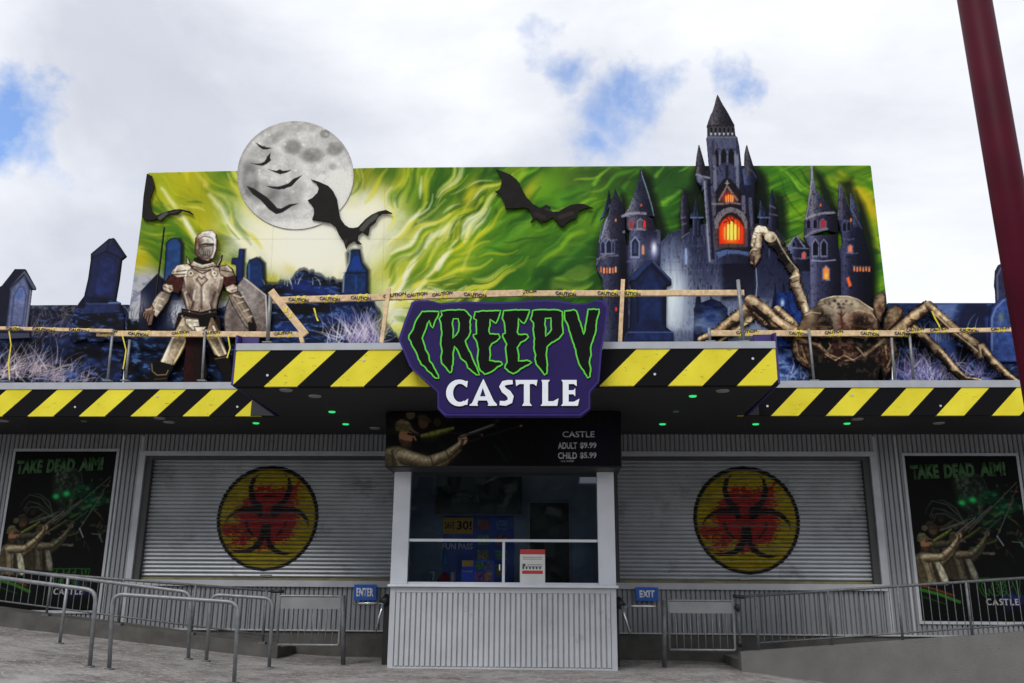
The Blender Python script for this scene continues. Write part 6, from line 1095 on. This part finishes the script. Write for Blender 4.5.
# body
body_ = SG([(60,455),(95,395),(112,350),(170,312),(185,285),(215,270),(255,262),(320,262),(365,275),(400,300),(440,325),(465,365),(472,415),(500,440),(545,470),(552,540),(530,590),(505,640),(490,665),(475,600),(455,675),(140,675),(138,610),(105,590),(70,555),(52,500)])
sp.poly(body_, (72, 58, 52), 1, tex=.5, tsc=.35, edge=((24, 20, 20), 3))
sp.clip = np.clip(.5 - sp.sdf(body_, (slice(None), slice(None))), 0, 1)
for cx, cy, rx_, ry_, col, al in ((150,370,9,12,(134,118,104),.9), (210,350,7,9,(44,36,34),.95), (225,385,9,9,(34,28,28),.9), (330,350,6,10,(134,88,66),.9), (370,380,12,9,(46,34,32),.9), (355,335,7,5,(52,40,38),.9), (410,335,9,5,(156,138,120),.9), (440,370,6,9,(110,92,80),.8), (290,300,20,8,(186,174,158),1), (290,345,10,14,(176,160,148),.95), (230,300,8,5,(164,152,138),.9), (345,298,12,6,(170,156,140),.9), (130,330,7,6,(150,132,116),.8), (290,395,5,10,(86,62,58),.8), (100,420,5,9,(140,120,104),.7), (200,300,8,5,(140,126,112),.7)):
    sp.blob(*SG([(cx, cy)])[0], rx_, ry_, col, al, True)
for a, b in ((258,287),(312,288),(234,300),(338,302),(276,302),(300,302),(282,318),(298,320)): sp.blob(*SG([(a, b)])[0], 1.6, 1.3, (40, 40, 46), .95, True)
sl_(SG([(290,320),(288,360),(294,400),(294,450)]), (96, 52, 44), 1.5); sl_(SG([(275,345),(290,360),(306,345)]), (90, 60, 54), 1.3); sl_(SG([(170,312),(215,300),(250,320)]), (90, 76, 68), 1.2); sl_(SG([(190,282),(255,264),(320,264),(370,280),(440,328)]), (206, 194, 174), 1.6); sl_(SG([(330,340),(370,330),(430,345),(455,375)]), (176, 158, 138), 1.2); sl_(SG([(120,352),(150,340),(190,345)]), (190, 174, 154), 1.2); sl_(SG([(340,400),(400,410),(450,400)]), (92, 76, 66), 1.6); sl_(SG([(100,400),(160,405),(240,410)]), (110, 92, 80), 1.4)
# jaws
sp.poly(SG([(150,560),(200,545),(300,585),(390,548),(450,560),(460,680),(140,680),(150,600)]), (14, 10, 10), 5, .95, True); sp.poly(SG([(150,465),(230,460),(250,520),(190,545),(155,520)]), (26, 18, 18), 4, .85, True); sp.poly(SG([(350,460),(450,462),(460,520),(400,545),(350,515)]), (24, 18, 18), 4, .85, True); sp.poly(SG([(262,455),(335,455),(350,530),(300,560),(250,530)]), (74, 50, 44), 4, .7, True, tex=.7, tsc=.5)
sp.poly(SG([(60,460),(130,450),(150,520),(135,580),(145,610),(105,592),(70,550)]), (84, 68, 58), 2, .9, True, tex=.6, tsc=.5); sp.poly(SG([(470,450),(545,470),(552,540),(525,600),(500,640),(482,600),(490,560),(480,510)]), (80, 64, 56), 2, .9, True, tex=.6, tsc=.5)
limb_ = lambda pts, w_, col: sp.stroke(SG(pts), w_, col, 1.8, .72, True, rnd=((176, 154, 130), (30, 22, 20)), tex=.4)
limb_([(90,470),(180,500),(230,545),(280,560)], [6,7,5,3], (104, 84, 72)); limb_([(480,470),(420,520),(370,555),(310,565)], [6,7,5,3], (104, 84, 72)); limb_([(215,540),(260,570),(300,545),(345,568),(385,545)], [3,3.5,3,3.5,3], (84, 66, 56)); limb_([(225,520),(240,500),(232,485)], [2,3,2], (150, 136, 120)); limb_([(360,505),(380,525),(395,545)], [3,3,2], (160, 144, 124))
for i in range(4): sl_(SG([(245, 585+i*13), (295, 592+i*13), (350, 585+i*13)]), (62, 52, 44), .9, .6)
for pts in ([(75,480),(85,540),(120,575)], [(100,500),(120,560),(130,580)], [(520,480),(530,540),(505,600)], [(495,500),(505,560)], [(150,440),(200,460),(250,455)], [(340,455),(400,462),(450,448)]): sl_(SG(pts), (160, 140, 118), 1.3, .75)
for cx, cy in ((290,480),(300,510),(285,500)): sp.blob(*SG([(cx, cy)])[0], 4, 4, (60, 40, 38), .6, True)
r9 = random.Random(9)
for i in range(130): a = r9.uniform(70, 530); b = r9.uniform(290, 600); sl_(SG([(a, b), (a + r9.uniform(-12, 12), b + r9.uniform(-10, 4))]), r9.choice([(150, 132, 114), (40, 32, 30), (110, 92, 80), (186, 170, 150)]), .6, .5)
sp.clip = None
sp.poly(SG([(440,300),(452,262),(468,244),(488,242),(500,262),(498,310),(488,345),(475,390),(452,370),(440,340)]), (118, 100, 86), 1, 1, tex=.5, tsc=.4, edge=((40, 32, 30), 2.4)); sp.blob(*SG([(472,275)])[0], 3, 6, (160, 142, 124), .6, True); sp.blob(*SG([(470,320)])[0], 2, 3, (80, 40, 36), .6, True)
sp.poly(SG([(484,420),(490,370),(510,330),(540,306),(566,308),(582,330),(575,365),(540,400),(505,440)]), (112, 94, 80), 1, 1, tex=.5, tsc=.4, edge=((40, 32, 30), 2.4)); sp.blob(*SG([(535,345)])[0], 4, 6, (156, 138, 118), .6, True)
for i in range(900):
    a = r9.uniform(696, 1018); b = r9.uniform(224, 381); an = r9.uniform(0, 6.28); L = r9.uniform(1, 3.2); sp.stroke([(a, b), (a + L*math.cos(an), b + L*math.sin(an))], .55, r9.choice([(50, 40, 36), (70, 58, 50), (140, 122, 104), (180, 162, 140)]), .8, .22, True)
sp.mix(np.clip((fbm(sp.X*.12, sp.Y*.12, 191)-.5)*2, 0, .3), (46, 38, 36)); sp.mix(np.clip((fbm(sp.X*.2, sp.Y*.2, 193)-.56)*2.5, 0, .3), (176, 164, 150))
sp.c *= np.array([.98, 1.0, 1.0]); sp.punch(1.55, .42); sheet(sp, 'spider_cutout', onto(YM - .13), vin, mural, .04); print('spider')
# steel braces holding the board up from behind
for x in (-4.6, -2.3, 0, 2.3, 4.6): MB().bar((x, YM + .10, zs2), (x, YM + .10, 6.6), .06, .06).bar((x, YM + .13, 6.3), (x, YM + 1.6, zs2 + .02), .05, .05, (1, 0, 0)).build('brace', galv_old, mural)
# ================================================================ guard rails along the canopy edges
tapey = mat('yellow_caution_tape', (.75, .62, .03), .45, 0, .1, 20); tapek = mat('black_tape_print', (.02, .02, .02), .5)
def lumber_bar(e, a, b_, Y, w_=.085, th=.04, name='rail'): return MB().bar(P(*a, Y), P(*b_, Y), th, w_, (0, 0, 1)).build(name, lumber, e, .004)
def wrap(e, a, b_, Y, t0, t1, turns=2, seed=0, w_=.095):            # a spiral of tape round a rail
    A_, B_ = P(*a, Y), P(*b_, Y); r_ = random.Random(seed); d = (B_ - A_); mb = MB(); n = 26; L = (t1-t0)*d.length; hw = .018
    v = []
    for i in range(n + 1):
        t = i/n; c = A_ + d*(t0 + (t1-t0)*t); an = t*turns*2*math.pi; yy = math.copysign(abs(math.sin(an))**.45, math.sin(an)); zz2 = math.copysign(abs(math.cos(an))**.45, math.cos(an)); q = Vector((0, yy*.0245, zz2*w_*.53))
        v += [c + q + Vector((-hw, 0, 0)), c + q + Vector((hw, 0, 0))]
    t = mb.add(v, [(2*i, 2*i+1, 2*i+3, 2*i+2) for i in range(n)]).build('caution_tape', tapey, e)
    c = A_ + d*(t0 + (t1-t0)*.5); hw2 = min(.19, max(.13, abs(t1-t0)*d.length*.45)); x0_, x1_ = c.x - hw2, c.x + hw2; sl = d.z/d.x if abs(d.x) > .01 else 0
    if abs(sl) < .5: text('CAUTION', 'lettering', tapek, x0_, x1_, c.z - hw2*sl - .02, c.z - hw2*sl + .026, Y - .0265, t, .002, .03, sl + r_.choice((-.10, .12)))
def tail(e, pts, Y, w_=.011):
    q = [P(a, b, Y) for a, b in pts]; v = []; 
    for i, p in enumerate(q): v += [p + Vector((-w_, .004*(i % 2), 0)), p + Vector((w_, -.004*(i % 2), 0))]
    MB().add(v, [(2*i, 2*i+1, 2*i+3, 2*i+2) for i in range(len(q)-1)]).build('tape_tail', tapey, e)
def spost(e, a, b_, Y, r=.019, wood=False, plate=True):
    A_, B_ = P(*a, Y), P(*b_, Y)
    if wood: return MB().bar(A_, B_, .05, .03).build('post', lumber, e, .003)
    m = MB().tube([A_, B_], r, 10)
    if plate: m.box(B_.x - .06, B_.x + .06, Y - .04, Y + .04, B_.z - .002, B_.z + .012)
    return m.build('post', galv, e)
YR = YS + .09; g = 'timber guard rails along the roof edge'
e = empty('guard_rail', P(60, 381, YR), 'timber guard rail on the left canopy in front of the tilted tombstones and knight', 'guard rail', g)
lumber_bar(e, (-34, 327.5), (113, 331), YR - .028, .05); lumber_bar(e, (97, 333.6), (303, 334.8), YR + .028, .085)
for a, b in (((112.8, 331), (107.5, 381)), ((129.8, 340), (125.4, 381)), ((205, 331), (202, 381))): spost(e, a, b, YR)
for k_, (t0, t1) in enumerate(((.1, .22), (.32, .36), (.45, .62), (.7, .85))): wrap(e, (-34, 327.5), (113, 331), YR - .028, t0, t1, 2, k_, .06)
for k_, (t0, t1) in enumerate(((.03, .09), (.15, .26), (.38, .44), (.52, .60), (.86, .95))): wrap(e, (97, 333.6), (303, 334.8), YR + .028, t0, t1, 2, k_ + 9)
tail(e, [(9, 331), (11, 345), (8.5, 362), (9.5, 380)], YR - .03); tail(e, [(122, 334), (126, 350), (125, 358), (123, 369)], YR - .01); tail(e, [(228, 336), (230, 348), (227, 358)], YR)
YRC = YC + .16
e = empty('guard_rail', P(500, 342, YRC), 'timber guard rail with a leaning offcut on the middle canopy behind the purple sign', 'guard rail', g)
lumber_bar(e, (273, 300.5), (523, 293.2), YRC - .002, .085); lumber_bar(e, (510, 293.8), (744, 293), YRC + .042, .075); lumber_bar(e, (271, 291), (306, 335), YRC - .05, .09, .035, 'brace'); 
spost(e, (270.6, 293), (267.5, 343), YRC + .02, .024); spost(e, (389, 288), (381.5, 343), YRC - .045, wood=True); spost(e, (623, 279.5), (620, 342), YRC - .045, wood=True); spost(e, (738, 280), (743.6, 342), YRC - .01, .024); spost(e, (708.8, 328), (710, 342), YRC + .05, .019); spost(e, (300, 333), (302.5, 343), YRC - .05, wood=True, r=.02)
for k_, (t0, t1) in enumerate(((.08, .13), (.2, .26), (.33, .38), (.44, .54), (.56, .60), (.66, .7), (.76, .86))): wrap(e, (273, 300.5), (523, 293.2), YRC - .002, t0, t1, 2, k_ + 20)
for k_, (t0, t1) in enumerate(((.04, .10), (.20, .28), (.38, .46), (.49, .54))): wrap(e, (510, 293.8), (744, 293), YRC + .042, t0, t1, 3 if t0 > .4 else 2, k_ + 30, .085)
wrap(e, (271, 291), (306, 335), YRC - .05, .35, .6, 2, 41); tail(e, [(314, 308), (316, 316), (318, 321)], YRC)
e = empty('guard_rail', P(850, 381, YR), 'timber guard rail on the right canopy across the giant spider', 'guard rail', g)
lumber_bar(e, (711, 333.4), (909, 333.6), YR + .028, .085); lumber_bar(e, (905, 331.2), (1040, 329.5), YR - .028, .06)
for a, b in (((808.7, 329), (814, 381)), ((891.5, 338), (894.6, 381)), ((909, 328), (913.6, 381))): spost(e, a, b, YR)
for k_, (t0, t1) in enumerate(((.12, .24), (.42, .46), (.58, .66), (.76, .84), (.94, 1.0))): wrap(e, (711, 333.4), (909, 333.6), YR + .028, t0, t1, 3 if k_ == 0 else 2, k_ + 50)
for k_, (t0, t1) in enumerate(((.02, .12), (.2, .3), (.42, .52), (.66, .74))): wrap(e, (905, 331.2), (1040, 329.5), YR - .028, t0, t1, 2, k_ + 60, .07)
tail(e, [(932, 311), (935, 318), (939, 325), (941, 331)], YR - .03)
# ================================================================ turnstiles, entry signs
def turnstile(side, hub, arm, leg, lab):
    YT_ = YB + .45; hp = P(*hub, YT_); sgn = -1 if side < 0 else 1
    bx = (bx0 - .004) if side < 0 else (bx1 + .004)
    e = empty('turnstile', (bx, YT_, 0), lab, 'turnstile', 'turnstiles beside the booth')
    if side < 0: MB().box(bx - .15, bx, YT_ - .02, YT_ + 1.0, -.02, hp.z + .10).build('cabinet', blackm, e, .01)
    else: MB().box(bx, bx + .06, YT_ + .05, YT_ + 1.0, -.02, hp.z + .09).build('cabinet', blackm, e, .01)
    h = Vector((hp.x, YT_ - .05, hp.z)); MB().tube([h + Vector((-sgn*.05, .08, .05)), h + Vector((sgn*.02, 0, 0))], [.085, .05], 14).build('hub', blackm, e)
    for tgt, r in ((arm, .017), (leg, .019)):
        q = P(*tgt, YT_ - .05); MB().tube([h, q], r, 10).build('arm', steelshiny, e)
    q = h + Vector((-sgn*.02 + sgn*.16, .35, -.30)); MB().tube([h, q], .018, 10).build('arm', steelshiny, e)
    return e
turnstile(-1, (384, 603), (353, 603.5), (375.5, 631), 'turnstile with steel arms left of the booth under the blue enter sign'); turnstile(1, (621, 606), (655.5, 606.3), (630.5, 634), 'turnstile with steel arms right of the booth under the blue exit sign')
bluem = mat('blue_sign_plate', (.012, .11, .50), .4, 0, .06)
for wd, x0_, y0_, x1_, y1_, tx0, tx1 in (('ENTER', 354, 584.5, 376.5, 600.5, 356.5, 374), ('EXIT', 635.5, 587.3, 658, 601, 639, 654.5)):
    Y_ = YW - .13; a, b_, c, d = X(x0_, 590, Y_), X(x1_, 590, Y_), Z((x0_+x1_)/2, y1_, Y_), Z((x0_+x1_)/2, y0_, Y_)
    e = empty(wd.lower() + '_sign', (a, Y_, c), 'small blue plate reading %s on the wall %s of the booth' % (wd, 'left' if wd == 'ENTER' else 'right'), 'sign')
    MB().box(a, b_, Y_, Y_ + .012, c, d).build('plate', bluem, e, .003); MB().box(a + .05, b_ - .05, Y_ + .013, YW - .005, c + .05, c + .09).build('bracket', galv_old, e)
    text(wd, 'lettering', white, X(tx0, 590, Y_), X(tx1, 590, Y_), c + (d-c)*.24, c + (d-c)*.78, Y_ - .0005, e, .003, .05)
# ================================================================ gates
def gate(post_x, post_y0, post_y1, fx0, fx1, fy0, fy1, sy, Y, lab, hinge):
    c = P(post_x, post_y1, Y); e = empty('queue_gate', c, lab, 'gate', 'low galvanised gates')
    MB().tube([P(post_x, post_y0, Y), P(post_x, post_y1 + 3, Y)], .032, 4 if False else 12).build('gate_post', galv_old, e)
    xa, xb, z0, z1 = X(fx0, (fy0+fy1)/2, Y), X(fx1, (fy0+fy1)/2, Y), Z((fx0+fx1)/2, fy1, Y), Z((fx0+fx1)/2, fy0, Y)
    f = MB().tube(arc_path([(xa, Y, z0), (xa, Y, z1), (xb, Y, z1), (xb, Y, z0), (xa, Y, z0)], .03, 3), .017, 8); fr = f.build('gate_frame', galv, e)
    zs_ = Z((fx0+fx1)/2, sy, Y); MB().box(xa + .015, xb - .015, Y - .006, Y + .006, zs_, z1 - .016).build('gate_sheet', mat('gate_sheet_metal', (.27, .285, .285), .5, .4, .12, 5), e)
    for i in range(1, 9): x = xa + (xb-xa)*i/9; MB().tube([(x, Y, z0), (x, Y, zs_)], .0065, 6).build('bar', galv, e)
    if hinge:
        xh = X(738.8, 620, Y); MB().tube([(xh, Y, z0 - .03), (xh, Y, z1 + .03)], .018, 8).build('gate_post', galv_old, e)
        for hy, hx in ((607.5, 737.5), (643.5, 740)): q = P(hx, hy, Y - .02); MB().tube([q + Vector((0, 0, -.045)), q + Vector((0, 0, .045))], .032, 10).box(q.x - .05, q.x, Y - .015, Y + .01, q.z - .02, q.z + .02).build('hinge', blackm, e)
gate(664.3, 600, 664, 669, 734, 600.7, 650, 613.3, 13.05, 'low galvanised gate with sheet top between exit sign and concrete ramp', True)
gate(343.2, 595.5, 662, 278.5, 340, 596, 645, 608.8, 12.95, 'low galvanised gate with sheet top left of the enter sign', False)
# ================================================================ concrete ramps with barred railings
rampY = 12.95
x0 = X(728, 655, rampY + .25); xA = X(741, 655, rampY); 
def rz(x): return np.interp(x, [xA, X(1024, 632, rampY), 14], [Z(741, 652, rampY), Z(1024, 632, rampY), Z(1024, 632, rampY) + .6])
v = []; xs = [xA] + list(np.linspace(xA + .3, 13.5, 20))
for x in xs: 
    z = float(rz(x)); v += [(x, rampY, -2.2), (x, rampY, z), (x, rampY + .18, z), (x, rampY + .182, z - .11), (x, YW - .025, z - .11)]
v += [(xA, YW - .025, -2.2)]
n = len(xs); f = [(5*i + a, 5*(i+1) + a, 5*(i+1) + a + 1, 5*i + a + 1) for i in range(n-1) for a in range(4)] + [(0, 1, 2, 3, 4, 5*n)]
tag(MB().add(v, f).build('concrete_ramp', concrete), 'grey concrete ramp wall rising to the right below the barred railing', 'ramp')
def railing(e, top, base, px_posts, Y, pitch, nbars_per=None, r=.017, bot_off=.10):
    A_, B_ = P(*top[0], Y), P(*top[1], Y); C_, D_ = P(*base[0], Y), P(*base[1], Y)
    tz = lambda x: A_.z + (x - A_.x)/(B_.x - A_.x)*(B_.z - A_.z); bz = lambda x: C_.z + (x - C_.x)/(D_.x - C_.x)*(D_.z - C_.z)
    MB().tube([A_, B_], .019, 8).build('top_rail', galv_old, e); x0_, x1_ = max(A_.x, C_.x), B_.x
    MB().tube([(x0_, Y, bz(x0_) + bot_off), (x1_, Y, bz(x1_) + bot_off)], .012, 8).build('bottom_rail', galv_old, e)
    for px, py in px_posts: x = X(px, py, Y); MB().tube([(x, Y, tz(x)), (x, Y, bz(x) - .04)], .019, 8).box(x - .05, x + .05, Y - .05, Y + .05, bz(x) - .02, bz(x) + .008).build('post', galv_old, e)
    x = x0_ + pitch; b_ = MB(); k_ = 0
    while x < x1_ - .03 and k_ < 96: MB().tube([(x, Y, bz(x) + bot_off), (x, Y, tz(x))], .0062, 5, False).build('bar', galv_old, e); x += pitch; k_ += 1
    return tz, bz
e = empty('barred_railing', P(760, 650, rampY + .09), 'barred galvanised railing climbing right along the concrete ramp wall', 'railing', 'barred railings beside the wall')
tz, bz = railing(e, ((735, 597), (1060, 575.6)), ((757, 651), (1060, 629.8)), [(757, 620), (830, 617), (900, 612), (969, 608), (1040, 604)], rampY + .09, .108)
MB().tube([P(733, 596, rampY + .09), P(744, 597.2, rampY + .09)], .024, 8).build('rail_end', blackm, e)
lY = 13.35
e = empty('barred_railing', P(100, 616, lY), 'barred galvanised railing in front of the left poster, sloping down towards the gate', 'railing', 'barred railings beside the wall')
railing(e, ((-40, 567), (282, 591.8)), ((-40, 603), (276, 644)), [(-20, 590), (49, 596), (121, 605), (193, 615), (264, 625)], lY, .112)
MB().tube([P(271, 591.2, lY), P(284, 591.5, lY)], .024, 8).build('rail_end', blackm, e)
kx0, kx1 = -11.5, X(276, 644, lY) + .05; v = []; xs = np.linspace(kx0, kx1, 14)
bzl = lambda x: P(-40, 603, lY).z + (x - P(-40, 603, lY).x)/(P(276, 644, lY).x - P(-40, 603, lY).x)*(P(276, 644, lY).z - P(-40, 603, lY).z)
for x in xs: z = bzl(x) - .02; v += [(x, lY - .08, -.5), (x, lY - .08, z), (x, lY + .08, z), (x, lY + .082, z - .02), (x, YW - .025, z - .02)]
v += [(kx1, YW - .025, -.5)]; n = len(xs)
f = [(5*i + a, 5*(i+1) + a, 5*(i+1) + a + 1, 5*i + a + 1) for i in range(n-1) for a in range(4)] + [(5*(n-1), 5*(n-1)+1, 5*(n-1)+2, 5*(n-1)+3, 5*(n-1)+4, 5*n)]
tag(MB().add(v, f).build('concrete_walkway', concdark), 'raised concrete walkway kerb under the left barred railing', 'walkway')
# ================================================================ hoop rails of the queue
def hoop(top0, top1, feet, Y, lab):
    e = empty('queue_hoop_rail', P(*feet[-1], Y), lab, 'queue rail', 'bent tube queue rails on the paving')
    A_, B_ = P(*top0, Y), P(*top1, Y); dn = (B_ - A_).normalized()
    path = []
    if len(feet) == 2 and feet[0][0] > 100:
        f0 = P(*feet[0], Y); f0.z = gh(f0.x, Y) - .03; path = [f0, A_]
    else: path = [A_]
    f1 = P(*feet[-1], Y); f1.z = gh(f1.x, Y) - .03; path += [B_, f1]; path = arc_path(path, .13)
    MB().tube(path, .0235, 12).build('bent_tube', galv, e)
    ft = [p for p in feet]
    for fx, fy in ft[:-1] if path[0] == A_ or len(feet) > 2 or feet[0][0] <= 100 else []:
        q = P(fx, fy, Y); tp = A_ + (B_-A_)*((q.x - A_.x)/(B_.x - A_.x)); MB().tube([(q.x, Y, gh(q.x, Y) - .03), (q.x, Y, tp.z)], .021, 12).build('middle_post', galv, e)
    for fx, fy in feet:
        q = P(fx, fy, Y); z = gh(q.x, Y); MB().tube([(q.x, Y, z - .01), (q.x, Y, z + .012)], .055, 14).build('foot_flange', galv_old, e)
hoop((-40, 572.5), (96.5, 590.5), [(89, 672)], 10.6, 'bent tube queue rail running out of the left edge, nearest row')
hoop((113, 594), (238.5, 602.5), [(108.6, 675), (233.6, 689)], 10.6, 'wide bent tube hoop in the nearest row, between the two rails behind it')
hoop((-40, 563.5), (191, 592.5), [(59, 648), (188, 663)], 12.2, 'long bent tube queue rail with a middle post, back row at left')
hoop((211, 594.5), (273, 598.5), [(206, 665), (269, 670)], 12.2, 'narrow bent tube hoop of the back row before the left gate')
# ================================================================ maroon pole
YP_ = 5.5; a = P(974.5, 0, YP_); bt = P(1040.5, 385, YP_); d = (a - bt).normalized(); top = a + d*2.6; bot = bt - d*((bt.z + .6)/d.z)
e = empty('maroon_pole', bot, 'tall dark maroon steel pole in the foreground at the right edge', 'pole')
MB().tube([bot, top], .106, 40).build('pole_tube', maroon, e); MB().tube([top, top + d*.05], [.11, .09], 32).build('pole_cap', maroon, e)
MB().tube([bot, bot + d*.06], .17, 24).build('pole_base', maroon, e)
# far dark wood across the square (seen mirrored in the booth glass)
rr = random.Random(5); mb = MB(); v = []; f = []
for i in range(9000):
    x = rr.uniform(-70, 70); top_ = 10.4 + 1.6*math.sin(x*.21 + 2) + .9*math.sin(x*.63 + 1) - 5.5*math.exp(-((x-4.2)/2.2)**2); y = -42 + rr.uniform(-5, 5); z = rr.uniform(-1.5, max(2, top_)); s_ = rr.uniform(.5, 1.0); n_ = Vector((rr.gauss(0, 1), rr.gauss(0, 1), rr.gauss(0, 1))).normalized(); u_ = n_.orthogonal().normalized(); w_ = n_.cross(u_); c_ = Vector((x, y, z)); k_ = len(v); v += [c_ + u_*s_, c_ + w_*s_, c_ - u_*s_, c_ - w_*s_*.8]; f.append((k_, k_+1, k_+2, k_+3))
for i in range(70):
    x = -70 + 2*i; top_ = 9.2 + 1.6*math.sin(x*.21 + 2) + .9*math.sin(x*.63 + 1) - 5.5*math.exp(-((x-4.2)/2.2)**2); k_ = len(v); v += [(x + a_, y_, z_) for a_ in (0, 2.01) for y_ in (-43, -47) for z_ in (-3, top_)]; f += [tuple(k_ + q for q in t) for t in ((0,1,3,2), (4,6,7,5), (0,4,5,1), (2,3,7,6), (1,5,7,3))]
tag(MB().add(v, f).build('far_wood', mat('dark_foliage', (.035, .045, .03), .8, 0, .4, 2)), kind='stuff')
